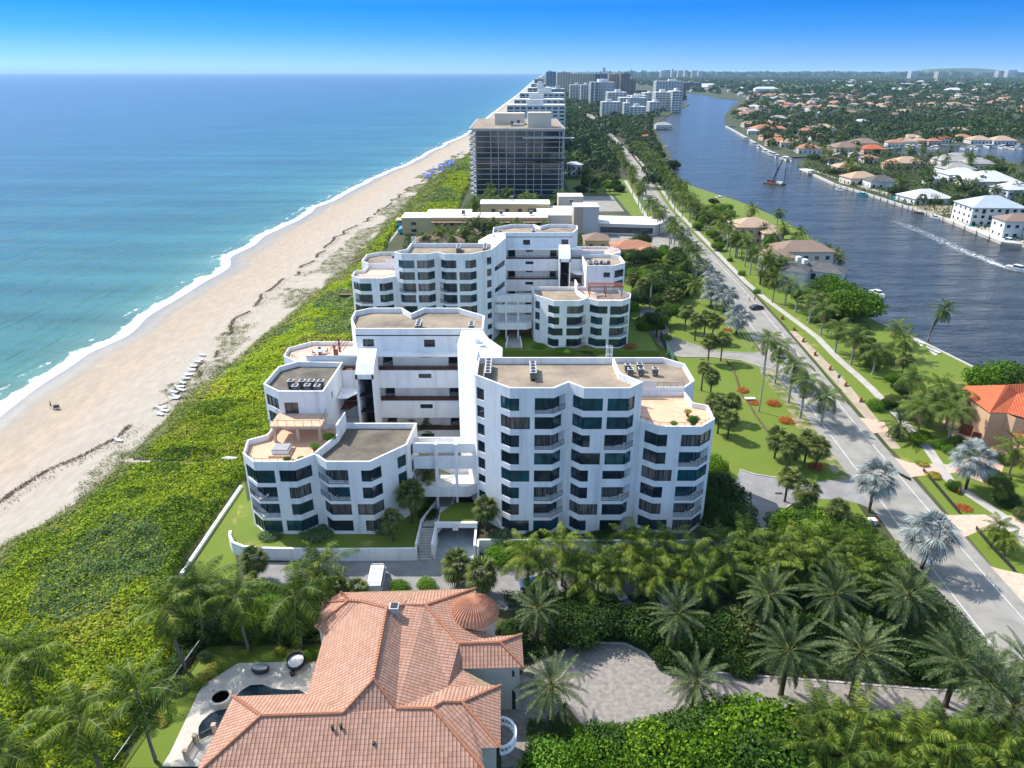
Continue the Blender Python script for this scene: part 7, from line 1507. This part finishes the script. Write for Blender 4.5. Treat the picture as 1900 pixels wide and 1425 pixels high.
# people: one skinned figure, walking
def person(x,y,z,rz,label,top,legs,hair=(0.05,0.03,0.02),stride=0.25,arm=0.3):
    me=bpy.data.meshes.new('body'); J=[];R=[];E=[]
    def add(p,r,par=None): J.append(p);R.append(r); i=len(J)-1; (E.append((par,i)) if par is not None else None); return i
    pel=add((0,0,0.95),.13); wa=add((0,0,1.12),.115,pel); chst=add((0,0.01,1.32),.15,wa); nk=add((0,0.01,1.48),.055,chst); hd=add((0,0.03,1.60),.095,nk); tp=add((0,0.03,1.70),.085,hd)
    for s in (-1,1):
        hp=add((s*.09,0,0.90),.095,pel); kn=add((s*.10,s*stride*.5+.03,0.50),.06,hp); an=add((s*.10,s*stride,0.09),.04,kn); add((s*.10,s*stride+.14,0.04),.035,an)
        sh=add((s*.19,0.0,1.41),.055,chst); el=add((s*.25,-s*arm*.35,1.14),.04,sh); wr=add((s*.25,-s*arm*.6+.08,0.92),.028,el); hn=add((s*.25,-s*arm*.65+.12,0.84),.03,wr)
    me.from_pydata([Vector(p) for p in J],E,[]); 
    o=bpy.data.objects.new('person',me); COL.objects.link(o); o.location=(x,y,z); o.rotation_euler=(0,0,rz); tag(o,label,'person')
    md=o.modifiers.new('skin','SKIN'); 
    sv=me.skin_vertices
    if not sv: 
        import bmesh; bm=bmesh.new(); bm.from_mesh(me); bm.verts.layers.skin.verify(); bm.to_mesh(me); bm.free(); sv=me.skin_vertices
    for i,r in enumerate(R): sv[0].data[i].radius=(r,r*.85)
    sv[0].data[0].use_root=True
    s=o.modifiers.new('sub','SUBSURF'); s.levels=1; s.render_levels=1
    me.materials.append(mat('skin',(0.42,0.25,0.17),rough=0.6))
    for nm,mt_,z0,z1,r0,r1 in (('shirt',top,1.0,1.46,.15,.2),('shorts',legs,0.62,1.02,.2,.16)):
        m=MB(); m.lathe((0,0.01,z0),[(r0,0),((r0+r1)/2,(z1-z0)/2),(r1,z1-z0-.05),(0.07,z1-z0)],12,1,.72); q=m.build(nm,mt_); q.parent=o
    m=MB(); m.lathe((0,0.01,1.62),[(.105,0),(.108,.06),(.07,.13),(0,.15)],10); q=m.build('hair',mat('dark_hair',hair,rough=.8)); q.parent=o
    return o
cb=lambda n,c: mat(n,c,rough=0.8)
x,y=G(1390,560,0); person(x,y,.07,2.9,'person in a white top walking along the road edge past the junction',cb('white_cloth',(.6,.6,.58)),cb('navy_cloth',(.03,.04,.1)))
x,y=G(1394,559,0); person(x+.9,y-.4,.07,3.0,'person in a red top walking beside the one in white',cb('red_cloth',(.45,.05,.04)),cb('black_cloth',(.03,.03,.03)))
x,y=G(96,758,-.9); person(x,y,-0.8,2.4,'person in a red top walking on the wet sand pushing a cart',cb('red_cloth',(.45,.05,.04)),cb('black_cloth',(.03,.03,.03)),stride=.3)
t=thing('beach_cart','small dark beach cart pushed by the walker on the wet sand','cart',loc=(x+1.4,y-.3,-.75)); m=MB(); m.box((x+1.4,y-.3,-.35),(1.0,.6,.5)); m.build('basket',M['dark'],t)
for a in (-.4,.4): m=MB(); m.tube([(x+1.4+a,y-.65,-.5),(x+1.4+a,y+.05,-.5)],.25,10); m.build('wheel',M['grey'],t)
x,y=G(804,312,-.6); person(x,y,-.6,0.4,'person standing alone near the water left of the blue umbrellas',cb('black_cloth',(.03,.03,.03)),cb('navy_cloth',(.03,.04,.1)))
# beach loungers
lp=thing('beach_lounger','x','sun lounger')
m=MB(); m.box((-0.3,0,0.32),(1.4,0.68,0.09)); kid(m.build('seat',M['wframe'],lp)); m=MB(); m.bar((0.4,0,0.36),(1.0,0,0.75),0.68,0.08); kid(m.build('backrest',M['wframe'],lp)); m=MB()
for a in (-.85,.35):
    for b in (-.28,.28): m.box((a,b,0),(.07,.07,.33))
kid(m.build('legs',M['wframe'],lp))
def bz(x,y): s=float(shx(y)); d=float(dux(y))+3; return -1.15+1.05*min(1,max(0,(x-s)/(d-s)))
first=True
spots=[(220,818,'lone white lounger lying apart on the sand nearest the camera'),(296,770,'white lounger just above the nearest sea grape edge'),(305,764,'second white lounger above the nearest sea grape edge'),(299,758,'third white lounger above the nearest sea grape edge')]
spots+= [(318+i*4+random.uniform(-4,8),742-i*6.2+random.uniform(-3,3),None) for i in range(14)]
for a,b,l in spots:
    x,y=G(a,b,-.2); z=bz(x,y)+.02; rz=random.uniform(2.6,3.4); l2=l or 'white beach lounger in the loose line along the edge of the dune plants'
    if first: first=False; lp.location=(x,y,z); lp.rotation_euler=(0,0,rz); tag(lp,l2)
    else: copy_thing(lp,(x,y,z),rz,1.15,l2,None if l else 'white beach loungers along the dune edge')
for i,p in enumerate(BALC):
    if p[1]<140 and i%3!=1: copy_thing(lp,p,random.uniform(-.5,.5),.8,'white chair on one of the railed balconies of the nearest condominium','balcony chairs of the nearest condominium')
# blue umbrellas with loungers farther along
up=thing('beach_umbrella','x','umbrella')
m=MB(); m.tube([(0,0,0),(0,0,2.3)],.04,6); kid(m.build('pole',M['wframe'],up)); m=MB(); m.lathe((0,0,1.9),[(1.5,0),(1.0,.28),(0,.55)],8); kid(m.build('canopy',mat('blue_canvas',(0.02,0.10,0.5),rough=.7),up))
first=True; lb='blue beach umbrella in the cluster on the sand below the glass tower'; gb='blue umbrellas below the glass tower'
for i in range(26):
    a=random.uniform(0,1); px=788+a*52+random.uniform(-5,5); py=330-a*24+random.uniform(-5,6); x,y=G(px,py,-.2); z=bz(x,y)
    if first: first=False; up.location=(x,y,z); tag(up,lb,group=gb)
    else: copy_thing(up,(x,y,z),random.uniform(0,1),random.uniform(1.0,1.35),lb,gb)
for i in range(26):
    a=random.uniform(0,1); px=792+a*50+random.uniform(-6,6); py=337-a*24+random.uniform(-5,6); x,y=G(px,py,-.2); copy_thing(lp,(x,y,bz(x,y)),3.1,1.2,'beach lounger among the blue umbrellas below the glass tower','loungers among the blue umbrellas')
# kayaks by the left block
for i,(px,py,c,l) in enumerate([(425,836,'wframe','white kayak lying nearest the white block on the sand path'),(428,842,'wframe','second white kayak on the sand path by the white block'),(422,848,'blu','pale blue kayak lying on the sand path'),(428,852,'wframe','white kayak at the front of the row on the sand path'),(380,848,'yel','yellow kayak lying in the sea grape gap')]):
    x,y=G(px,py,.3); m=MB(); pts=[(x-1.9+3.8*k/8,y+.1*math.sin(k),0.45) for k in range(9)]; m.tube(pts,[.03,.2,.33,.4,.42,.4,.33,.2,.03],8); tag(m.build('kayak',M[c] if c in M else BM[c]),l,'kayak')
# utility poles and wires
def pole(px,py,h,label,arm=True):
    x,y=G(px,py,0); t=thing('utility_pole',label,'pole',loc=(x,y,0)); m=MB(); m.tube([(x,y,0),(x,y,h)],[.17,.11],8); m.build('post',M['barkp'],t)
    if arm: m=MB(); m.box((x,y,h-.7),(2.4,.12,.12),.2); m.build('crossarm',M['grey'],t)
    for k in (-1,0,1):
        if arm: m=MB(); m.lathe((x+k*1.0,y+k*.2,h-.58),[(.06,0),(.07,.15),(0,.2)],6); m.build('insulator',M['wframe'],t)
    return (x,y,h)
p0=pole(1722,1068,10.5,'white utility pole hidden by the biggest silver palm'); p1=pole(1408,764,11,'tall pale utility pole on the lawn by the red beds'); p2=pole(1325,579,10,'utility pole among the silver palms'); p3=pole(1286,562,10.5,'utility pole at the edge of the dark round tree',False); p4=pole(1193,407,10,'utility pole beside the road near the restaurant')
pX=(63.5,25,10.5)
for i,(a,b) in enumerate(((pX,p0),(p0,p1),(p1,p2),(p2,p4))):
    for k,o in enumerate((-1,0,1)):
        m=MB(); q=[]
        for j in range(13): t_=j/12; q.append((a[0]+(b[0]-a[0])*t_+o,a[1]+(b[1]-a[1])*t_+o*.2,a[2]-.4+(b[2]-a[2])*t_-1.4*4*t_*(1-t_)))
        m.tube(q,.018,4,False); tag(m.build('power_line',M['grey']),f"{['left','middle','right'][k]} wire of the {['nearest','second','third','farthest'][i]} span of power lines beside the road",'wire')
# erosion sock and silt fences
def curve(name,pxs,r,mt_,label,cat,h=None):
    P=GL(pxs); m=MB()
    if h:
        for a,b in zip(P[:-1],P[1:]): m.bar((*a,h/2+.03),(*b,h/2+.03),.06,h)
    else: m.tube([(x,y,.15) for x,y in P],r,6)
    return tag(m.build(name,mt_),label,cat)
curve('erosion_sock',[(1346,668),(1358,682),(1366,702),(1374,730),(1388,748),(1400,768),(1412,785),(1425,803)],.22,mat('brown_sock',(0.12,0.09,0.05),(0.07,0.05,0.03),2,.9),'long brown erosion sock winding down the lawn','erosion sock')
curve('silt_fence',[(1650,862),(1662,878),(1679,888),(1690,893)],0,M['dark'],'black silt fence at the left end of the lawn island','silt fence',.6)
curve('silt_fence',[(1712,874),(1746,914),(1779,953)],0,M['dark'],'straight black silt fence under the silver palm','silt fence',.7)
curve('silt_fence',[(1810,982),(1840,1018),(1881,1061)],0,M['dark'],'straight black silt fence on the nearest lawn island','silt fence',.7)
orn=mat('orange_netting',(0.6,0.17,0.05),rough=.8)
for i,(a,b) in enumerate(((1452,592),(1474,613),(1491,634),(1513,659),(1541,686),(1570,716),(1780,915),(1850,905),(1845,1005),(1598,745))):
    x,y=G(a,b); m=MB(); m.bar((x-.7,y-.5,.5),(x+.5,y+.7,.5),.05,1.0); tag(m.build('safety_netting',orn),f'{ORD[i]} piece of orange safety netting beside the roadside palms','netting','orange safety netting pieces')
# green windscreen fence, signs, boxes
P=GL([(1225,628),(1236,652),(1249,676)]); t=thing('screen_fence','long green windscreen fence on the lawn right of the second condominium','fence',loc=(*P[0],0)); m=MB()
for a,b in zip(P[:-1],P[1:]): m.bar((*a,1.3),(*b,1.3),.08,2.4)
m.build('panel',mat('green_mesh',(0.05,0.13,0.09),rough=.8),t); m=MB()
for a in P: m.box((*a,0),(.15,.15,2.7))
m.build('posts',M['grey'],t)
x,y=G(1391,743); t=thing('bench','white flat bench on the lawn by the utility pole','bench',loc=(x,y,0)); m=MB(); m.box((x,y,.5),(2.4,1.0,.15)); m.build('seat',M['wframe'],t)
for s in (-.9,.9): m=MB(); m.box((x+s,y,0),(.2,.8,.5)); m.build('leg',M['conc'],t)
x,y=G(1554,712); t=thing('street_sign','small blue sign on a post beside the royal palms','sign',loc=(x,y,0)); m=MB(); m.box((x,y,0),(.08,.08,2.2)); m.build('post',M['grey'],t); m=MB(); m.box((x,y-.06,1.5),(.7,.04,.9)); m.build('sign_plate',M['poolb'],t)
x,y=G(1617,972); m=MB(); m.box((x,y,0),(1.2,.9,.9)); m.box((x,y,.9),(1.3,1.0,.08)); tag(m.build('utility_box',M['wframe']),'white utility box at the foot of the roadside silver palm','utility box')
x,y=G(1629,968); m=MB(); m.lathe((x,y,0),[(.25,0),(.22,.05),(.05,.75),(0,.76)],10); tag(m.build('traffic_cone',orn),'orange traffic cone beside the white utility box','cone')
for a,b,l in ((1445,916,'square dark drain grate in the car park exit'),(1303,667,'dark drain grate in the looping driveway')): x,y=G(a,b); m=MB(); m.box((x,y,.055),(1.3,.6,.02)); tag(m.build('drain_grate',M['dark']),l,'drain')
for a,b in ((1700,634),(1704,636),(1708,638),(1725,649),(1729,651),(1733,653),(1737,655)):
    x,y=G(a,b); copy_thing(lp,(x,y,.05),2.2,1,'lounge chair on the small white pads by the canal seawall','loungers at the canal seawall')
for P in ([(1696,632),(1703,629),(1716,639),(1709,643)],[(1722,650),(1729,646),(1742,656),(1735,660)]): sheet('seating_pad',GL(P),.05,M['stone'])
# wooden beach stairs
def bstairs(px0,py0,px1,py1,label):
    a=G(px0,py0,.3); b=G(px1,py1,1.8); t=thing('beach_boardwalk',label,'boardwalk',loc=(*a,0)); m=MB(); m.bar((*a,.2),((a[0]+b[0])/2,(a[1]+b[1])/2,1.8),1.5,.12); m.bar(((a[0]+b[0])/2,(a[1]+b[1])/2,1.8),(*b,1.9),1.5,.12); m.build('deck',M['wood'],t)
    for s in (-.75,.75):
        m=MB(); mid=((a[0]+b[0])/2,(a[1]+b[1])/2)
        for p,q,z0,z1 in ((a,mid,.2,1.8),(mid,b,1.8,1.9)):
            m.bar((p[0],p[1]+s,z0+1),(q[0],q[1]+s,z1+1),.1); m.bar((p[0],p[1]+s,z0+.5),(q[0],q[1]+s,z1+.5),.07)
            for k in range(5): f=k/4; m.bar((p[0]+(q[0]-p[0])*f,p[1]+(q[1]-p[1])*f+s,0),(p[0]+(q[0]-p[0])*f,p[1]+(q[1]-p[1])*f+s,z0+(z1-z0)*f+1),.1)
        m.build('handrail',M['wood'],t)
bstairs(602,554,662,546,'wooden boardwalk over the dune plants to the second condominium'); bstairs(650,488,690,480,'farther wooden boardwalk beside the rear terrace of the second condominium')
for i,(px,py,z,l) in enumerate([(860,399,8,'small unit on the long flat hotel roof, left'),(930,399,8,'small unit on the long flat hotel roof, middle'),(985,399,8,'small unit on the long flat hotel roof, right'),(950,372,9.2,'unit on the yellow wing roof'),(1060,378,7,'unit on the broad hotel hall roof'),(1075,385,7,'second unit on the broad hotel hall roof'),(950,232,43,'left unit on the glass tower roof'),(962,230,43,'right unit on the glass tower roof')]):
    x,y=G(px,py,z); copy_thing(acp,(x,y,z),0,1.6,l,'rooftop units beyond the condominiums')
# potted plants
def pot(T,x,y,z,s,kind,label):
    p=T((x,y,z)); t=thing('potted_plant',label,'plant',loc=p); m=MB(); m.lathe(p,[(.22*s,0),(.34*s,.55*s),(.3*s,.55*s),(0,.5*s)],12); m.build('pot',M['redwood'],t); link('foliage',random.choice(UT[kind]),t,(0,0,.95*s),random.uniform(0,6),(.75*s,.75*s,.65*s))
pot(TA,-29.9,103.6,14.3,1.5,'broad','tall potted shrub against the divider on the left terrace'); pot(TA,-31.6,100.8,14.3,1.2,'hedge','leafy potted plant beside the hot tub terrace edge'); pot(TA,-35.0,97.2,14.3,.9,'broad','small potted plant at the front edge of the left terrace'); pot(TA,-33.0,97.6,14.3,.8,'yellow','second small potted plant at the front edge of the left terrace')
pot(TA,27.4,97.6,20.4,1.4,'broad','big potted plant at the front right of the tan tower terrace'); pot(TA,24.4,97.3,20.4,.9,'hedge','small potted plant at the front middle of the tan tower terrace'); pot(TA,27.4,101.4,20.4,.9,'yellow','potted orange flowers at the back of the tan tower terrace')
# ---------------------------------------------------------------- boats
def hull(m,x,y,rz,L,Wd,z,h):
    c,s=math.cos(rz),math.sin(rz); f=lambda a,b,q:(x+a*c-b*s,y+a*s+b*c,q)
    S=[(-.5,.9),(-.2,1),(.15,.95),(.35,.6),(.5,.03)]
    for (a,w),(b,v) in zip(S[:-1],S[1:]):
        for sd in (-1,1):
            m.quad(f(a*L,sd*w*Wd/2,z+h),f(b*L,sd*v*Wd/2,z+h*1.12),f(b*L,sd*v*Wd*.3,z),f(a*L,sd*w*Wd*.35,z))
        m.quad(f(a*L,-w*Wd/2,z+h),f(b*L,-v*Wd/2,z+h*1.12),f(b*L,v*Wd/2,z+h*1.12),f(a*L,w*Wd/2,z+h))
    m.quad(f(-.5*L,-.45*Wd,z+h),f(-.5*L,.45*Wd,z+h),f(-.5*L,.32*Wd,z),f(-.5*L,-.32*Wd,z))
    return f
def boat(x,y,rz,L,label,group=None,mt_='wframe',top=True,name='motorboat'):
    t=thing(name,label,'boat',group,loc=(x,y,-.9)); m=MB(); f=hull(m,x,y,rz,L,L*.3,-.95,L*.11+.3); m.build('hull',M[mt_] if mt_ in M else PNT[mt_],t)
    m=MB(); z=-.95+L*.11+.3; p=f(-.03*L,0,z); m.box((p[0],p[1],z),(L*.36,L*.2,L*.06+.3),rz,.85); m.build('cabin',M['g1'] if top else M['wframe'],t)
    if top: m=MB(); m.box((p[0],p[1],z+L*.06+.35),(L*.34,L*.22,.1),rz); m.build('canopy',M['wframe'],t)
    return t
x,y=G(1890,500,-.3); boat(x,y,-1.15,9.5,'white speedboat throwing a long white wake on the canal','' or None,name='speedboat')
# wake: broken foam lying on the water
def foam_mat(nm,lo):
    m=bpy.data.materials.new(nm); m.use_nodes=True; n=m.node_tree; b=n.nodes['Principled BSDF']; b.inputs['Base Color'].default_value=(.62,.64,.64,1); b.inputs['Roughness'].default_value=.8
    g=n.nodes.new('ShaderNodeNewGeometry'); x=n.nodes.new('ShaderNodeTexNoise'); x.inputs['Scale'].default_value=.9; x.inputs['Detail'].default_value=7; x.inputs['Roughness'].default_value=.7
    a=n.nodes.new('ShaderNodeAttribute'); a.attribute_name='w'; ad=n.nodes.new('ShaderNodeMath'); r=n.nodes.new('ShaderNodeMapRange'); r.inputs['From Min'].default_value=lo; r.inputs['From Max'].default_value=lo+.2
    n.links.new(g.outputs['Position'],x.inputs[0]); n.links.new(x.outputs[0],ad.inputs[0]); n.links.new(a.outputs['Fac'],ad.inputs[1]); n.links.new(ad.outputs[0],r.inputs['Value']); n.links.new(r.outputs[0],b.inputs['Alpha']); return m
def wake(name,pxs,label,lo=.95):
    C_=[G(a,b,-.85) for a,b,_ in pxs]; V=[];A=[];n=len(C_); 
    for i,(x,y) in enumerate(C_):
        p=Vector(C_[max(0,i-1)]); q=Vector(C_[min(n-1,i+1)]); d=(q-p).normalized(); s=Vector((-d.y,d.x)); w=pxs[i][2]
        for k,(o,v) in enumerate(((-1,0),(-.5,.35),(0,.55-.25*i/n*1),(.5,.35),(1,0))): V.append((x+s.x*w*o,y+s.y*w*o,-.86)); A.append(v)
    i=np.arange(n-1)[:,None]*5+np.arange(4)[None,:]; Fc=np.stack([i,i+1,i+6,i+5],-1).reshape(-1,4)
    tag(link(name,npmesh(name,np.array(V),Fc,foam_mat(name,lo),attr={'w':A})),label,'wake',kind='stuff')
wake('boat_wake',[(1887,503,1.8),(1860,494,4),(1820,478,6),(1780,462,6.5),(1720,434,5.5),(1660,410,5)],'long pale foam wake behind the speedboat',.86)
wake('boat_wake',[(1462,353,2),(1475,356,4),(1500,362,5),(1530,370,6)],'faint foam behind the crane barge',1.0)
# crane barge
x,y=G(1437,342,-.9); t=thing('crane_barge','rust brown work barge with a black lattice crane and two tall spuds in mid canal','barge',loc=(x,y,-.9)); rz=-.9
f0=local(t,x,y,rz,-.9); f=lambda p:f0((p[0]*.58,p[1]*.58,p[2]*.62))
m=MB(f); m.box((0,0,-.1),(24,10,1.6)); m.build('hull',mat('rust',(0.17,0.08,0.045),(0.09,0.05,0.035),.6,.9),t)
m=MB(f); m.box((-4,0,1.5),(5,4,3.2)); m.build('cab',mat('rust_red',(0.16,0.06,0.04),rough=.7),t); m=MB(f); m.box((6,1,1.5),(7,4.5,1.8),.2); m.box((9,-2,1.5),(3,3,1.4)); m.build('deck_load',M['wframe'],t); m=MB(f); m.box((-9,2,1.5),(3,3,2.4)); m.build('winch',M['dark'],t)
m=MB(f)
A=Vector((-3,0,4)); B=Vector((5,3,27))
for dx,dy in ((-.6,-.6),(.6,-.6),(.6,.6),(-.6,.6)): m.bar(A+Vector((dx,dy,0)),B+Vector((dx*.3,dy*.3,0)),.3)
for k in range(14):
    a=A.lerp(B,k/14);b=A.lerp(B,(k+1)/14); s=.6*(1-k/20); m.bar(a+Vector((-s,-s,0)),b+Vector((s,-s,0)),.18); m.bar(a+Vector((s,s,0)),b+Vector((-s,s,0)),.18)
m.build('crane_boom',M['dark'],t)
for a,b,hh in ((3,-3.5,23),(10,3.5,18)): m=MB(f); m.tube([(a,b,0),(a,b,hh)],.35,8); m.build('spud',M['dark'],t)
# docks and moored boats
DK=[(219.3,500),(222.9,456),(224,412),(225.9,390),(221,330)]
k=0
for i in range(22):
    f_=i/21*4; j=min(int(f_),3); a,b=DK[j],DK[j+1]; q=f_-j; x=a[0]+(b[0]-a[0])*q; y=a[1]+(b[1]-a[1])*q
    m=MB(); m.tube([(x-1.6,y,-1.5),(x-1.6,y,1.3)],.28,7); tag(m.build('mooring_post',M['walk']),'pale mooring post along the peninsula seawall','post','mooring posts along the peninsula seawall')
for px,py,L,l,mt_ in [(1601,362,9,'teal hulled boat moored at the peninsula dock','poolb'),(1558,352,7,'small white boat moored near the peninsula tip','wframe'),(1735,404,6,'white boat moored beside the sandy plot','wframe'),(1872,448,8,'dark and white boat at the dock of the big white house','wframe'),(1252,312,16,'big white yacht moored on the near bank beyond the palms','wframe'),(1247,303,14,'second big yacht moored on the near bank','wframe'),(1236,274,9,'small white boat at the near bank bend','wframe'),(1335,360+9,8,'white boat behind the domed tree','wframe'),(1628,546,7,'small boat at the lift beside the big round canal trees','wframe')]:
    x,y=G(px,py,-.5); boat(x,y,-1.3,L,l,mt_=mt_)
for i in range(34):
    px=random.choice([random.uniform(1665,1890),random.uniform(1376,1470)]); 
    py=(274+random.uniform(-2,3)) if px>1600 else np.interp(px,[1366,1389,1422,1445,1470],[247,262,282,293,297])+random.uniform(0,2)
    x,y=G(px,py,-.5); boat(x,y,random.uniform(-2.0,-1.0),random.uniform(9,16),'white motorboat moored among many at the far bank docks','boats moored at the far bank docks')
x,y=G(1497,318,1.5); t=thing('boat_lift','white roofed boat lift at the tip of the peninsula','boat lift',loc=(x,y,0)); m=MB(); m.box((x,y,2.6),(7,10,.35),.3,.9); m.build('roof',M['wframe'],t)
for a in (-3,3):
    for b in (-4,4): m=MB(); m.box((x+a,y+b,-1.5),(.3,.3,4.2)); m.build('post',M['wood'],t)
for P,l in ((ZL(*ZH,[(1340,755),(1400,750),(1490,795),(1530,820),(1440,815)],.3),'pool'),(ZL(*ZH,[(1710,885),(1800,900),(1850,935),(1740,930)],.3),'pool'),(ZL(*ZH,[(740,565),(800,560),(850,585),(800,600)],.3),'pool'),(ZL(*ZH,[(330,415),(390,420),(390,435),(340,430)],.3),'pool')): sheet('house_pool',P,.32,M['poolb'])
sheet('pool_terrace',ZL(*ZH,[(1230,735),(1380,735),(1560,800),(1900,900),(1900,960),(1760,950),(1600,905),(1460,845)],.2),.28,M['stone'])
sheet('pool_terrace',ZL(*ZH,[(120,350),(600,510),(900,600),(880,560),(560,480),(300,400),(180,350)],.2),.2,M['stone'])
# ---------------------------------------------------------------- ground cover in the foreground gaps
def cover(P,n,size,h0,mats,label,excl=(),hn=.9,pr=None):
    x,y=scatter(P,n)
    for E_ in excl: k=~inpoly(x,y,E_); x,y=x[k],y[k]
    n=len(x); z=h0*(0.3+1.1*fbm(x*.35,y*.35,3))*rng.uniform(.5,1.05,n)+.03
    V,Fq=leafquads(np.stack([x,y,z],1),np.tile([0,0,1.],(n,1)),size,tilt=.6,asp=.7); mi=(vn(x*.3,y*.3)>.5).astype(int) if len(mats)>1 else None
    tag(link('ground_cover',npmesh('ground_cover',V,Fq,[LF[q] for q in mats],mi=mi)),label,'ground cover',kind='stuff')
FC=GL([(930,1430),(930,1290),(965,1235),(1060,1198),(1160,1193),(1215,1228),(1250,1241),(1500,1258),(1960,1300),(1960,1352),(1700,1337),(1500,1324),(1300,1304),(1170,1347),(1080,1352),(1050,1300),(975,1430)])
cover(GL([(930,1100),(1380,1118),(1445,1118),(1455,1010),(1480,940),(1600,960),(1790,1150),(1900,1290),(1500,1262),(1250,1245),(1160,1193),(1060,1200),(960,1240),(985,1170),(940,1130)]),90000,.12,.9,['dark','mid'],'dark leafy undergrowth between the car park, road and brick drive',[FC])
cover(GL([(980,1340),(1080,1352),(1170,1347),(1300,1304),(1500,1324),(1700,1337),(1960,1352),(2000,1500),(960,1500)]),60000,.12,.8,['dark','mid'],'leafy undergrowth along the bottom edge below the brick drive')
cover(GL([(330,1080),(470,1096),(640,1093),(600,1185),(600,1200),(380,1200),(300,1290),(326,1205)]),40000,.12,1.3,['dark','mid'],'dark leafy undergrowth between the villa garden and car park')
cover([(-5.4,94),(33,94),(33,95.2),(20,95.2),(9,94.8),(-2,95)],9000,.12,.7,['dark','shrub'],'thin strip of plants at the foot of the tower') if False else None
cover([(-44,262),(-50,335),(34,335),(36,290),(60,262),(60,246),(-4,262)],26000,.3,1.2,['mid','dark'],'mixed undergrowth between the second condominium and the hotel')
cover([(-30,378),(34,378),(34,450),(-24,450)],12000,.35,1.0,['mid','broad'],'undergrowth at the foot of the glass tower')
cover([(34,520),(76,520),(95,700),(100,900),(40,900)],20000,.5,1.5,['mid','dark'],'undergrowth between the far beach towers and the road')
cover([(228,250),(226,316),(226,387),(224,454),(228,584),(262,668),(350,698),(420,640),(372,535),(388,470),(380,330),(330,250)],40000,.6,1.2,['mid','olive'],'garden greenery of the peninsula')
# ---------------------------------------------------------------- haze
hz=MB(); hz.box((0,0,0),(2,2,2)); 
bx=bpy.data.objects.new('haze',None)
vv=[(x,y,z) for z in (-6,165) for x,y in ((-62000,-500),(50000,-500),(50000,47000),(-62000,47000))]
me=bpy.data.meshes.new('haze'); me.from_pydata(vv,[],[(0,3,2,1),(4,5,6,7),(0,1,5,4),(1,2,6,5),(2,3,7,6),(3,0,4,7)]); hm=bpy.data.materials.new('haze'); hm.use_nodes=True; n=hm.node_tree; n.nodes.remove(n.nodes['Principled BSDF']); pv=n.nodes.new('ShaderNodeVolumePrincipled'); pv.inputs['Color'].default_value=(0.5,0.74,1,1); pv.inputs['Density'].default_value=HAZE; pv.inputs['Anisotropy'].default_value=0.0; n.links.new(pv.outputs[0],n.nodes['Material Output'].inputs['Volume']); me.materials.append(hm)
if HAZE>0: tag(link('haze',me),None,None,kind='stuff')
